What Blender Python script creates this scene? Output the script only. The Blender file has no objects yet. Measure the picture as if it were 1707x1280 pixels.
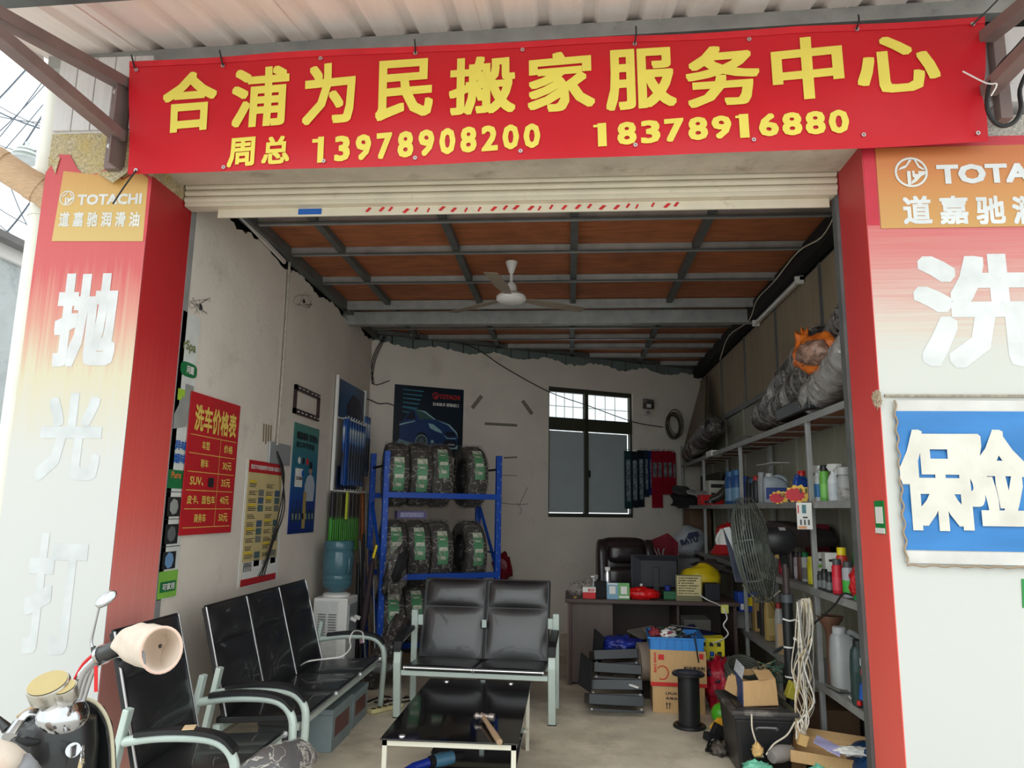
import bpy, math, random
from mathutils import Vector, Matrix, Euler, noise
R = random.Random(7)
PI = math.pi
SC = bpy.context.scene
COL = bpy.context.collection
V = Vector

# ------------------------------------------------------------ camera
FPX = 1210.0
_d = V((948-853.5, -(849-640), -FPX)).normalized()
_u = V((102, 7062, -FPX)); _u = (_u - _d*_u.dot(_d)).normalized()
_r = _d.cross(_u)
M3 = Matrix((_r, _d, _u))                       # camera axes -> world
CAM = V((0, 0, 1.55))
cd = bpy.data.cameras.new('camera'); cam = bpy.data.objects.new('camera', cd); COL.objects.link(cam)
cam.matrix_world = Matrix.Translation(CAM) @ M3.to_4x4()
cd.sensor_fit = 'HORIZONTAL'; cd.sensor_width = 36; cd.lens = FPX/1707*36; cd.clip_start = .02; cd.clip_end = 400
SC.camera = cam

# ------------------------------------------------------------ world: bright overcast sky
w = bpy.data.worlds.new('overcast'); SC.world = w; w.use_nodes = True
nt = w.node_tree; bg = nt.nodes['Background']
tc = nt.nodes.new('ShaderNodeTexCoord'); nz = nt.nodes.new('ShaderNodeTexNoise'); nz.inputs['Scale'].default_value = 2.2; nz.inputs['Detail'].default_value = 5
cr = nt.nodes.new('ShaderNodeValToRGB')
cr.color_ramp.elements[0].position = .3; cr.color_ramp.elements[0].color = (.80, .94, 1.0, 1)
cr.color_ramp.elements[1].position = .7; cr.color_ramp.elements[1].color = (1.0, 1.0, .99, 1)
nt.links.new(tc.outputs['Generated'], nz.inputs['Vector']); nt.links.new(nz.outputs['Fac'], cr.inputs['Fac']); nt.links.new(cr.outputs['Color'], bg.inputs['Color'])
bg.inputs['Strength'].default_value = 1.25
# a veiled sun behind the cloud: wide disc, weak
sl = bpy.data.lights.new('veiled_sun', 'SUN'); sl.energy = .45; sl.angle = math.radians(60); sl.color = (1, .97, .92)
so = bpy.data.objects.new('veiled_sun', sl); COL.objects.link(so); so.rotation_euler = (math.radians(52), 0, math.radians(-14))
SC.view_settings.view_transform = 'Standard'; SC.view_settings.look = 'None'
SC.view_settings.gamma = 1; SC.view_settings.use_curve_mapping = False
SC.view_settings.exposure = .68
SC.cycles.max_bounces = 10; SC.cycles.diffuse_bounces = 7; SC.cycles.transparent_max_bounces = 12

# ------------------------------------------------------------ unprojection onto real planes of the place
def ray(px, py): return M3 @ V((px-853.5, -(py-640), -FPX))
def hit(px, py, n, k):
    q = ray(px, py); n = V(n); return CAM + q*((k-n.dot(CAM))/n.dot(q))
def hx(px, py, x): return hit(px, py, (1, 0, 0), x)
def hy(px, py, y): return hit(px, py, (0, 1, 0), y)
def hz(px, py, z=0): return hit(px, py, (0, 0, 1), z)
LX, RX, CZ, FY = -2.36, 1.92, 3.6, 3.7          # left wall, right wall, ceiling, facade front
BA = V((4.25, 2.3, 0)).normalized(); BN = V((-BA.y, BA.x, 0)); BK = BN.dot(V((-2.3, 8.4, 0)))   # skewed back wall
def hb(px, py, off=0): return hit(px, py, BN, BK-off)
BZ = math.atan2(BA.y, BA.x)

# ------------------------------------------------------------ materials
MATS = {}
def mat(name, col, rough=.6, metal=0, var=.12, vs=6, bump=0, bs=60, coat=0, alpha=1, trans=0, spec=.5, emit=None, ior=1.45, stain=None, streak=None):
    if name in MATS: return MATS[name]
    m = bpy.data.materials.new(name); m.use_nodes = True; MATS[name] = m
    t = m.node_tree; b = t.nodes['Principled BSDF']; N = t.nodes.new; Lk = t.links.new
    b.inputs['Roughness'].default_value = rough; b.inputs['Metallic'].default_value = metal
    b.inputs['Coat Weight'].default_value = coat; b.inputs['Alpha'].default_value = alpha
    b.inputs['Transmission Weight'].default_value = trans; b.inputs['IOR'].default_value = ior
    b.inputs['Specular IOR Level'].default_value = spec
    tcn = N('ShaderNodeTexCoord'); n = N('ShaderNodeTexNoise'); n.inputs['Scale'].default_value = vs; n.inputs['Detail'].default_value = 6
    Lk(tcn.outputs['Object'], n.inputs['Vector'])
    if streak:
        mp = N('ShaderNodeMapping'); mp.inputs['Scale'].default_value = streak
        Lk(tcn.outputs['Object'], mp.inputs['Vector']); Lk(mp.outputs['Vector'], n.inputs['Vector'])
    r = N('ShaderNodeValToRGB'); e = r.color_ramp.elements
    e[0].position = .3; e[1].position = .7
    e[0].color = (*[c*(1-var) for c in col], 1); e[1].color = (*[min(1, c*(1+var)) for c in col], 1)
    Lk(n.outputs['Fac'], r.inputs['Fac']); out = r.outputs['Color']
    if stain:
        n2 = N('ShaderNodeTexNoise'); n2.inputs['Scale'].default_value = stain[1]; n2.inputs['Detail'].default_value = 8; n2.inputs['Roughness'].default_value = .7
        Lk(tcn.outputs['Object'], n2.inputs['Vector'])
        r2 = N('ShaderNodeValToRGB'); r2.color_ramp.elements[0].position = stain[2]; r2.color_ramp.elements[1].position = stain[2]+.18
        r2.color_ramp.elements[0].color = (0, 0, 0, 1); r2.color_ramp.elements[1].color = (stain[3],)*3+(1,)
        mx = N('ShaderNodeMixRGB'); mx.inputs['Color2'].default_value = (*stain[0], 1)
        Lk(n2.outputs['Fac'], r2.inputs['Fac']); Lk(r2.outputs['Color'], mx.inputs['Fac']); Lk(out, mx.inputs['Color1']); out = mx.outputs['Color']
    Lk(out, b.inputs['Base Color'])
    if bump:
        n3 = N('ShaderNodeTexNoise'); n3.inputs['Scale'].default_value = bs; n3.inputs['Detail'].default_value = 4
        bp = N('ShaderNodeBump'); bp.inputs['Strength'].default_value = bump; bp.inputs['Distance'].default_value = .02
        Lk(tcn.outputs['Object'], n3.inputs['Vector']); Lk(n3.outputs['Fac'], bp.inputs['Height']); Lk(bp.outputs['Normal'], b.inputs['Normal'])
    if emit: b.inputs['Emission Color'].default_value = (*col, 1); b.inputs['Emission Strength'].default_value = emit
    return m
def gradmat(name, stops, z0, z1, rough=.6, axis='Z', streak=(60, 60, 1.5), sv=.06, bump=0, bs=60):
    """a print whose colour runs with height (object space)"""
    m = bpy.data.materials.new(name); m.use_nodes = True; MATS[name] = m
    t = m.node_tree; b = t.nodes['Principled BSDF']; N = t.nodes.new; Lk = t.links.new
    b.inputs['Roughness'].default_value = rough
    g = N('ShaderNodeTexCoord'); s = N('ShaderNodeSeparateXYZ'); Lk(g.outputs['Object'], s.inputs[0])
    mr = N('ShaderNodeMapRange'); mr.inputs['From Min'].default_value = z0; mr.inputs['From Max'].default_value = z1
    Lk(s.outputs[axis], mr.inputs['Value'])
    n = N('ShaderNodeTexNoise'); n.inputs['Scale'].default_value = 1; n.inputs['Detail'].default_value = 5
    mp = N('ShaderNodeMapping'); mp.inputs['Scale'].default_value = streak; Lk(g.outputs['Object'], mp.inputs['Vector']); Lk(mp.outputs['Vector'], n.inputs['Vector'])
    ma = N('ShaderNodeMath'); ma.operation = 'MULTIPLY_ADD'; ma.inputs[1].default_value = sv*2; Lk(n.outputs['Fac'], ma.inputs[0])
    sb = N('ShaderNodeMath'); sb.operation = 'SUBTRACT'; sb.inputs[1].default_value = sv; Lk(mr.outputs[0], sb.inputs[0]); Lk(sb.outputs[0], ma.inputs[2])
    r = N('ShaderNodeValToRGB'); e = r.color_ramp.elements
    while len(e) < len(stops): e.new(.5)
    for i, (p, c) in enumerate(stops): e[i].position = p; e[i].color = (*c, 1)
    Lk(ma.outputs[0], r.inputs['Fac']); Lk(r.outputs['Color'], b.inputs['Base Color'])
    if bump:
        n3 = N('ShaderNodeTexNoise'); n3.inputs['Scale'].default_value = bs; bp = N('ShaderNodeBump'); bp.inputs['Strength'].default_value = bump; bp.inputs['Distance'].default_value = .02
        Lk(g.outputs['Object'], n3.inputs['Vector']); Lk(n3.outputs['Fac'], bp.inputs['Height']); Lk(bp.outputs['Normal'], b.inputs['Normal'])
    return m
def filmmat(name, col, lo, hi, sc=7):
    m = bpy.data.materials.new(name); m.use_nodes = True; MATS[name] = m
    t = m.node_tree; b = t.nodes['Principled BSDF']; N = t.nodes.new; Lk = t.links.new
    b.inputs['Base Color'].default_value = (*col, 1); b.inputs['Roughness'].default_value = .18; b.inputs['Specular IOR Level'].default_value = .7
    g = N('ShaderNodeTexCoord'); n = N('ShaderNodeTexNoise'); n.inputs['Scale'].default_value = sc; n.inputs['Detail'].default_value = 5; n.inputs['Distortion'].default_value = 1.6
    Lk(g.outputs['Object'], n.inputs['Vector']); r = N('ShaderNodeValToRGB'); e = r.color_ramp.elements
    e[0].position = .40; e[0].color = (lo,)*3+(1,); e[1].position = .70; e[1].color = (lo*1.6,)*3+(1,)
    for p_, c_ in ((.475, lo), (.497, hi), (.52, lo)): q = e.new(p_); q.color = (c_, c_, c_, 1)
    Lk(n.outputs['Fac'], r.inputs['Fac']); Lk(r.outputs['Color'], b.inputs['Alpha'])
    bp = N('ShaderNodeBump'); bp.inputs['Strength'].default_value = .9; bp.inputs['Distance'].default_value = .03; Lk(n.outputs['Fac'], bp.inputs['Height']); Lk(bp.outputs['Normal'], b.inputs['Normal'])
    return m
def S(r, g, b):   # sRGB 0-255 -> linear
    f = lambda c: (c/255/12.92) if c <= 10 else ((c/255+.055)/1.055)**2.4
    return (f(r), f(g), f(b))

# ------------------------------------------------------------ mesh builder
class MB:
    def __init__(s): s.v = []; s.f = []
    def add(s, vs, fs):
        k = len(s.v); s.v += [V(p) for p in vs]; s.f += [tuple(k+i for i in f) for f in fs]; return s
    def box(s, x0, x1, y0, y1, z0, z1):
        return s.add([(x, y, z) for x in (x0, x1) for y in (y0, y1) for z in (z0, z1)],
                     [(0, 1, 3, 2), (4, 6, 7, 5), (0, 4, 5, 1), (2, 3, 7, 6), (0, 2, 6, 4), (1, 5, 7, 3)])
    def obox(s, c, sz, rot=(0, 0, 0), taper=1):
        m = Euler(rot).to_matrix() if not isinstance(rot, Matrix) else rot
        a, b, h = sz[0]/2, sz[1]/2, sz[2]/2
        vs = [V(c) + m @ V((x*(taper if z < 0 else 1), y*(taper if z < 0 else 1), z)) for x in (-a, a) for y in (-b, b) for z in (-h, h)]
        return s.add(vs, [(0, 1, 3, 2), (4, 6, 7, 5), (0, 4, 5, 1), (2, 3, 7, 6), (0, 2, 6, 4), (1, 5, 7, 3)])
    def bar(s, p0, p1, w, h, up=(0, 0, 1)):
        p0, p1 = V(p0), V(p1); d = (p1-p0).normalized(); u = V(up)
        if abs(d.dot(u)) > .98: u = V((0, 1, 0))
        x = d.cross(u).normalized()*w/2; z = x.cross(d).normalized()*h/2
        vs = [p+a*x+b*z for p in (p0, p1) for a, b in ((-1, -1), (1, -1), (1, 1), (-1, 1))]
        return s.add(vs, [(0, 3, 2, 1), (4, 5, 6, 7), (0, 1, 5, 4), (1, 2, 6, 5), (2, 3, 7, 6), (3, 0, 4, 7)])
    def rings(s, rs, cap=True, closed=False):
        n = len(rs[0]); k = len(s.v)
        for r in rs: s.v += [V(p) for p in r]
        m = len(rs)
        for i in range(m if closed else m-1):
            j = (i+1) % m
            for q in range(n): s.f.append((k+i*n+q, k+i*n+(q+1) % n, k+j*n+(q+1) % n, k+j*n+q))
        if cap and not closed: s.f.append(tuple(k+q for q in range(n))[::-1]); s.f.append(tuple(k+(m-1)*n+q for q in range(n)))
        return s
    def cyl(s, p0, p1, r0, r1=None, n=16, cap=True):
        p0, p1 = V(p0), V(p1); r1 = r0 if r1 is None else r1; d = (p1-p0).normalized()
        u = V((0, 0, 1)) if abs(d.z) < .9 else V((1, 0, 0)); x = d.cross(u).normalized(); y = d.cross(x)
        return s.rings([[p+(x*math.cos(2*PI*i/n)+y*math.sin(2*PI*i/n))*r for i in range(n)] for p, r in ((p0, r0), (p1, r1))], cap)
    def lathe(s, c, prof, n=20, ax='Z', cap=True):
        c = V(c)
        def P(a, b, h): return {'Z': V((a, b, h)), 'X': V((h, a, b)), 'Y': V((a, h, -b))}[ax]
        return s.rings([[c+P(r*math.cos(2*PI*i/n), r*math.sin(2*PI*i/n), h) for i in range(n)] for r, h in prof], cap)
    def tube(s, pts, r, n=8, closed=False, smooth=0):
        pts = [V(p) for p in pts]
        if smooth:
            if isinstance(r, (list, tuple)):
                q = []
                for i in range(len(r)-1): q += [r[i]+(r[i+1]-r[i])*j/smooth for j in range(smooth)]
                r = q+[r[-1]]
            pts = spline(pts, smooth, closed)
        rs = []; m = len(pts); px = None
        for i, p in enumerate(pts):
            a = pts[(i-1) % m] if closed or i > 0 else p; b = pts[(i+1) % m] if closed or i < m-1 else p
            d = (b-a); d = d.normalized() if d.length > 1e-9 else V((0, 0, 1))
            if px is None: u = V((0, 0, 1)) if abs(d.z) < .9 else V((1, 0, 0)); x = d.cross(u).normalized()
            else: x = (px-d*px.dot(d)); x = x.normalized() if x.length > 1e-6 else d.orthogonal().normalized()
            px = x; y = d.cross(x); rr = r[i] if isinstance(r, (list, tuple)) else r
            rs.append([p+(x*math.cos(2*PI*q/n)+y*math.sin(2*PI*q/n))*rr for q in range(n)])
        return s.rings(rs, not closed, closed)
    def torus(s, c, Rr, prof, ax=(1, 0, 0), n=28, a0=0, a1=2*PI):
        """prof: list of (radial offset, axial offset) closed section"""
        ax = V(ax).normalized(); u = V((0, 0, 1)) if abs(ax.z) < .9 else V((0, 1, 0)); x = (u-ax*u.dot(ax)).normalized(); y = ax.cross(x); c = V(c)
        full = abs(a1-a0-2*PI) < 1e-6; m = n if full else n+1; rs = []
        for i in range(m):
            t = a0+(a1-a0)*i/n; e = x*math.cos(t)+y*math.sin(t)
            rs.append([c+e*(Rr+p)+ax*q for p, q in prof])
        return s.rings(rs, True, full)
    def prism(s, pts, vec):
        pts = [V(p) for p in pts]; n = len(pts); vec = V(vec)
        return s.add(pts+[p+vec for p in pts], [tuple(range(n))[::-1], tuple(range(n, 2*n))]+[(i, (i+1) % n, n+(i+1) % n, n+i) for i in range(n)])
    def grid(s, f, nu, nv, cu=False):
        vs = [f(i/nu, j/nv) for j in range(nv+1) for i in range(nu+1)]
        return s.add(vs, [(j*(nu+1)+i, j*(nu+1)+i+1, (j+1)*(nu+1)+i+1, (j+1)*(nu+1)+i) for j in range(nv) for i in range(nu)])
    def blob(s, c, rad, amp=.2, fr=2.0, seed=0, nu=20, nv=12, flat=None):
        c = V(c); sd = V((seed*3.1, seed*1.7, seed)); rs = []
        for j in range(nv+1):
            th = PI*min(.97, max(.03, j/nv)); ring = []
            for i in range(nu):
                ph = 2*PI*i/nu; d = V((math.sin(th)*math.cos(ph), math.sin(th)*math.sin(ph), math.cos(th)))
                k = 1+amp*noise.noise(d*fr+sd)*2+amp*.5*noise.noise(d*fr*2.7+sd)
                p = V((d.x*rad[0]*k, d.y*rad[1]*k, d.z*rad[2]*k))
                if flat is not None: p.z = max(p.z, -rad[2]*flat)
                ring.append(c+p)
            rs.append(ring)
        return s.rings(rs[::-1])
    def sheet(s, pts, th=.002):
        """flat polygon with a thickness along its normal (towards the back)"""
        pts = [V(p) for p in pts]; n = (pts[1]-pts[0]).cross(pts[-1]-pts[0]).normalized()
        return s.prism(pts, -n*th)
def spline(pts, k, closed=False):
    out = []; m = len(pts); rng = range(m if closed else m-1)
    g = lambda i: pts[i % m] if closed else pts[max(0, min(m-1, i))]
    for i in rng:
        p0, p1, p2, p3 = g(i-1), g(i), g(i+1), g(i+2)
        for j in range(k):
            t = j/k; out.append(.5*((2*p1)+(p2-p0)*t+(2*p0-5*p1+4*p2-p3)*t*t+(3*p1-p0-3*p2+p3)*t**3))
    if not closed: out.append(pts[-1])
    return out

def setp(o, label=None, cat=None, group=None, kind=None):
    for k, v in (('label', label), ('category', cat), ('group', group), ('kind', kind)):
        if v: o[k] = v
    return o
def mesh_of(name, mb, m, smooth=False, off=V((0, 0, 0))):
    me = bpy.data.meshes.new(name); me.from_pydata([v-off for v in mb.v], [], mb.f)
    if m: me.materials.append(m)
    if smooth:
        me.polygons.foreach_set('use_smooth', [True]*len(me.polygons))
        if smooth != 'full': me.set_sharp_from_angle(angle=math.radians(38))
    me.update(); return me
def fin(o, bevel):
    if bevel:
        b = o.modifiers.new('bevel', 'BEVEL'); b.width = bevel; b.segments = 2; b.limit_method = 'ANGLE'; b.angle_limit = math.radians(40)
def E(name, label, cat, loc=(0, 0, 0), rz=0, group=None, kind=None):
    o = bpy.data.objects.new(name, None); COL.objects.link(o); o.location = loc; o.rotation_euler = (0, 0, rz); o.empty_display_size = .1
    setp(o, label, cat, group, kind); return o
LOCAL = [False]
def worldoff(p):
    o = V((0, 0, 0))
    while p is not None: o += p.location; p = p.parent
    return o
def P(name, mb, m, parent=None, smooth=False, bevel=0, label=None, local=False, kind=None):
    """a part: geometry in world coordinates (parents unrotated) unless local"""
    off = V((0, 0, 0)) if (local or parent is None) else worldoff(parent)
    o = bpy.data.objects.new(name, mesh_of(name, mb, m, smooth, off)); COL.objects.link(o); o.parent = parent
    fin(o, bevel); setp(o, label, kind=kind); return o
def T(name, mb, m, label, cat, smooth=False, bevel=0, group=None, kind=None):
    """a thing that is one mesh; origin goes to its base"""
    lo = V([min(v[i] for v in mb.v) for i in range(3)]); hi = V([max(v[i] for v in mb.v) for i in range(3)])
    c = V(((lo.x+hi.x)/2, (lo.y+hi.y)/2, lo.z))
    o = bpy.data.objects.new(name, mesh_of(name, mb, m, smooth, c)); COL.objects.link(o); o.location = c
    fin(o, bevel); setp(o, label, cat, group, kind); return o
def dup(root, loc, rz=None, label=None):
    r = root.copy(); COL.objects.link(r); r.location = loc
    if rz is not None: r.rotation_euler = (0, 0, rz)
    if label: r['label'] = label
    for ch in list(root.children):
        c = ch.copy(); COL.objects.link(c); c.parent = r
        for g in ch.children:
            q = g.copy(); COL.objects.link(q); q.parent = c
    return r
_TC = {}
def text(parent, s, m, o, ux, uy, w, h, bold=.012, name='lettering', fn=None, local=False, th=.0, sub=0):
    """lettering fitted into w x h with its lower left corner at o"""
    if s not in _TC:
        c = bpy.data.curves.new('t', 'FONT'); c.body = s; c.size = 1; c.resolution_u = 2
        t = bpy.data.objects.new('t', c); COL.objects.link(t)
        dg = bpy.context.evaluated_depsgraph_get(); me = bpy.data.meshes.new_from_object(t.evaluated_get(dg))
        vs = [v.co.copy() for v in me.vertices]; fs = [tuple(p.vertices) for p in me.polygons]
        bpy.data.objects.remove(t); bpy.data.curves.remove(c); bpy.data.meshes.remove(me)
        _TC[s] = (vs, fs)
    vs, fs = _TC[s]
    x0 = min(v.x for v in vs)-bold; x1 = max(v.x for v in vs)+bold; y0 = min(v.y for v in vs)-bold; y1 = max(v.y for v in vs)+bold
    ux = V(ux).normalized(); uy = V(uy).normalized(); o = V(o); nn = ux.cross(uy).normalized()
    mb = MB(); dirs = [(0, 0)]
    if bold > 0: dirs += [(bold*a, bold*b) for a, b in ([(i/2, j/2) for i in range(-2, 3) for j in range(-2, 3) if max(abs(i), abs(j)) == 2] if h > .2 else ((-1, -1), (1, -1), (1, 1), (-1, 1), (0, 1), (0, -1), (1, 0), (-1, 0)) if h > .09 else ((-1, -1), (1, 1), (1, -1), (-1, 1)))]
    for i, (ax_, ay_) in enumerate(dirs):
        pts = [o+ux*((v.x+ax_-x0)/(x1-x0)*w)+uy*((v.y+ay_-y0)/(y1-y0)*h)+nn*(i*.00004) for v in vs]
        if fn: pts = [fn(p)+nn*(i*.00004) for p in pts]
        mb.add(pts, fs)
    return P(name, mb, m, parent, local=local)
# ============================================================ materials of the place
plaster = mat('plaster', S(222, 213, 200), .9, var=.07, vs=2, bump=.15, bs=30, stain=(S(172, 162, 148), 3.0, .56, .5))
plaster2 = mat('plaster_back', S(226, 217, 204), .9, var=.06, vs=2, bump=.15, bs=30, stain=(S(178, 168, 154), 2.2, .58, .45))
dark = mat('dark_gap', S(28, 28, 28), .9)  # near-black: shade of gaps and recesses put into the colour
floor_m = mat('concrete_floor', S(216, 206, 184), .7, var=.16, vs=3, bump=.1, bs=20, stain=(S(164, 152, 132), 2.6, .48, .6))
ply = mat('plywood', S(172, 104, 66), .6, var=.24, vs=2.5, streak=(1.5, 9, 1), stain=(S(112, 62, 38), 1.8, .5, .5))
rail = mat('galvanised_rail', S(168, 170, 168), .45, .35, var=.15, vs=8, stain=(S(92, 88, 80), 6, .6, .6))
raild = mat('dull_rail', S(100, 103, 102), .55, .3, var=.15, vs=8)
board = mat('cement_board', S(148, 134, 112), .8, var=.1, vs=2, streak=(8, 8, .8), stain=(S(112, 98, 76), 1.6, .55, .6))
block = mat('grey_block', S(112, 122, 118), .85, var=.15, vs=5, bump=.2)
white_m = mat('white_sheet', S(214, 208, 203), .5, var=.04, vs=3)
roofm = mat('awning_sheet', S(240, 228, 222), .5, var=.06, vs=2.2, streak=(6, .8, 1), spec=.4, stain=(S(196, 172, 156), 2.0, .58, .4))
brown = mat('rusty_angle', S(128, 110, 106), .6, .2, var=.12, vs=7)
concrete = mat('lintel_concrete', S(196, 186, 168), .9, var=.12, vs=6, bump=.3, bs=25, stain=(S(120, 108, 88), 5, .55, .6))
pebble = mat('pebble_dash', S(190, 176, 144), .95, var=.35, vs=60, bump=.9, bs=90, stain=(S(206, 176, 96), 4, .45, .6))
cream = mat('cream_slat', S(214, 204, 182), .45, var=.06, vs=5, stain=(S(150, 136, 110), 9, .6, .6))
black = mat('black_plastic', S(30, 31, 33), .4, var=.1)
blackm = mat('black_matt', S(24, 24, 26), .8, var=.1)
leather = mat('black_leather', S(26, 26, 28), .42, var=.2, vs=12, bump=.06, bs=120, coat=.35, spec=.9, stain=(S(52, 54, 57), 7, .6, .4))
chrome = mat('chrome', (.50, .50, .51), .13, 1, var=.02)
steel = mat('brushed_steel', (.6, .6, .6), .3, .9, var=.06)
palem = mat('pale_green_steel', S(186, 200, 192), .4, .1, var=.05, stain=(S(130, 140, 134), 14, .62, .5))
greym = mat('grey_steel', S(168, 172, 172), .4, .35, var=.06)
whitep = mat('white_plastic', S(226, 226, 222), .4, var=.03)
blue = mat('blue_rack', S(22, 74, 172), .42, var=.1, stain=(S(20, 50, 120), 8, .6, .5))
redp = mat('red_plastic', S(196, 26, 28), .4, var=.08)
yellowp = mat('yellow_plastic', S(228, 204, 24), .4, var=.06)
greenp = mat('green_plastic', S(30, 130, 60), .4, var=.06)
bluep = mat('blue_plastic', S(28, 84, 170), .4, var=.08)
silverp = mat('silver_plastic', S(160, 164, 164), .35, .3, var=.05)
carton = mat('cardboard', S(196, 160, 112), .8, var=.06, vs=4, streak=(30, 30, 3), bump=.05)
paper = mat('paper', S(226, 226, 220), .8, var=.03)
rubber = mat('tyre_rubber', S(34, 33, 34), .75, var=.15, vs=20, bump=.2, bs=60)
film = filmmat('plastic_film', S(190, 182, 172), .10, .75)
wrapdark = mat('dark_wrap_glints', S(62, 58, 56), .28, .1, var=.35, vs=9, bump=.9, bs=14, stain=(S(200, 200, 200), 20, .55, .85))  # stain slot paints bright highlight specks into the wrap colour
gold = mat('gold_plastic', S(170, 140, 84), .4, .4, var=.1)
wire_m = mat('cable_black', S(30, 30, 30), .5)
wire_w = mat('cable_cream', S(206, 198, 180), .6, var=.15, vs=30)
red_print = mat('red_print', S(186, 32, 40), .5, var=.05)
gold_ink = mat('gold_ink', S(226, 196, 96), .6, var=.04)
white_ink = mat('white_ink', S(228, 226, 220), .6, var=.03)
dark_ink = mat('dark_ink', S(36, 36, 38), .6)
green_ink = mat('green_ink', S(28, 112, 62), .6)
red_ink = mat('red_ink', S(200, 40, 40), .6)
blue_ink = mat('blue_ink', S(30, 90, 170), .6)

# ============================================================ the setting
def STR(name, mb, m, parent=None, **k):
    o = P(name, mb, m, parent, **k)
    if parent is None: o['kind'] = 'structure'
    return o
ground = STR('ground', MB().box(-14, 12, -9, FY, -.12, -.001), mat('street_concrete', S(204, 200, 190), .85, var=.1, vs=1.5, bump=.1))
STR('floor', MB().add([(LX-.3, FY, 0), (RX+.3, FY, 0), (RX+.3, 11, 0), (LX-.3, 8.75, 0), (LX-.3, FY, -.12), (RX+.3, FY, -.12), (RX+.3, 11, -.12), (LX-.3, 8.75, -.12)],
    [(0, 1, 2, 3), (7, 6, 5, 4), (0, 4, 5, 1), (1, 5, 6, 2), (2, 6, 7, 3), (3, 7, 4, 0)]), floor_m)
# left wall: plaster with a ragged top edge, dark gap behind it
def ragged(p0, p1, z, n, amp, seed):
    rr = random.Random(seed); return [V(p0).lerp(V(p1), i/n)+V((0, 0, z+rr.uniform(-amp, amp)+.03*math.sin(i*.35))) for i in range(n+1)]
CL = hx(622, 600, LX); CLY = 8.367
top = ragged((LX, 4.13, 0), (LX, CLY, 0), 3.53, 90, .02, 1)
mb = MB(); mb.prism([(LX, CLY, -.1), (LX, 4.13, -.1)]+top, (-.06, 0, 0))
wl = STR('wall_left', mb, plaster)
P('backing', MB().box(LX-.3, LX-.08, FY+.43, 8.9, -.1, 3.8), dark, wl)  # near-black slab, painted shade of the recess above the plaster
BL = V((LX, CLY, 0)); BR = V((RX, BL.y+(RX-LX)*BA.y/BA.x, 0))
# back wall with a window opening: slabs around the hole
wq = [hb(915, 645), hb(1052, 655), hb(915, 860), hb(1045, 862)]
def bs(p): return (p-BL).dot(BA)
ws0 = bs(wq[0]); ws1 = bs(wq[1])+.03; wz0, wz1 = 1.45, 3.16
BLEN = (BR-BL).length
def bp(s, z, off=0): return BL+BA*s+V((0, 0, z))-BN*off     # off>0 : into the room
mb = MB()
def slab(mb, s0, s1, z0, z1, o0=-.14, o1=0):
    vs = [bp(s, z, o) for s in (s0, s1) for o in (o0, o1) for z in (z0, z1)]
    mb.add(vs, [(0, 1, 3, 2), (4, 6, 7, 5), (0, 4, 5, 1), (2, 3, 7, 6), (0, 2, 6, 4), (1, 5, 7, 3)])
slab(mb, -.2, ws0, -.1, 3.0); slab(mb, ws1, BLEN+.2, -.1, 3.0); slab(mb, ws0, ws1, -.1, wz0)
tp = ragged(BL-BA*.1, BR+BA*.1, 3.5, 120, .016, 3)
mb.prism([bp(BLEN+.1, wz1), bp(-.1, wz1)]+tp, BN*.14)
slab(mb, -.2, ws0, 3.0, wz1); slab(mb, ws1, BLEN+.2, 3.0, wz1)
wb = STR('wall_back', mb, plaster2)
s = 0.02
while s < BLEN:
    l = R.uniform(.2, .3); mb = MB(); slab(mb, s+.006, min(s+l, BLEN)-.006, 3.44, 3.6+.02, -.12, -.03-R.uniform(0, .012)); P('block', mb, block, wb, bevel=.004); s += l
mb = MB(); slab(mb, -.2, BLEN+.3, 3.3, 3.9, -.3, -.15); P('backing', mb, dark, wb)
# right wall: tall boards with battens above a rail, pale sheet below
wr = STR('wall_right', MB().box(RX+.03, RX+.12, FY+.34, 11.0, -.1, 3.8), dark)
ys = [4.04, 4.28, 5.5, 6.72, 7.94, 9.16, 10.38, 11.0]
for a, b in zip(ys, ys[1:]):
    P('board', MB().box(RX, RX+.03, a+.015, b-.015, 2.7, 3.44), board, wr, bevel=.003)
    P('batten', MB().box(RX-.012, RX+.01, b-.02, b+.02, 2.68, 3.44), raild, wr)
lower = mat('green_grey_sheet', S(150, 150, 132), .7, var=.08, vs=3, streak=(8, 8, 1))
y = 4.04
while y < 11:
    P('sheet', MB().box(RX, RX+.03, y+.01, min(y+.9, 11)-.01, 0, 2.68), lower, wr); 
    P('rib', MB().box(RX-.02, RX+.01, y+.43, y+.47, 0, 2.68), lower, wr); y += .9
P('rail', MB().box(RX-.03, RX+.01, 4.04, 11, 2.66, 2.71), raild, wr)
# ceiling: plywood cells in a steel grid
ce = STR('ceiling', MB().box(LX-.5, RX+.4, FY+.05, 11.5, 3.74, 3.8), dark)
lx = [LX+.04, -1.86, -.91, .04, 1.0, RX-.04]
cy = [4.25, 4.94, 5.60, 6.37, 7.05, 7.43, 8.10, 8.66, 9.17, 9.75, 10.3, 10.85]
for i in range(5):
    for a, b in zip(cy, cy[1:]):
        P('plywood_panel', MB().box(lx[i]+.004, lx[i+1]-.004, a+.004, b-.004, 3.655+R.uniform(0, .005), 3.668), ply, ce)
    P('plywood_panel', MB().box(lx[i]+.004, lx[i+1]-.004, 4.0, 4.246, 3.655, 3.668), ply, ce)
for x in lx: P('ceiling_rail', MB().box(x-.028, x+.028, 4.0, 11.3, 3.6, 3.654), raild, ce)
for y in cy:
    if y == 7.43 or y == 7.05: continue
    P('ceiling_rail', MB().box(LX+.02, RX-.02, y-.02, y+.02, 3.59, 3.654), rail, ce)
    P('rail_lip', MB().box(LX+.02, RX-.02, y-.045, y-.02, 3.588, 3.594), raild, ce)
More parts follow.
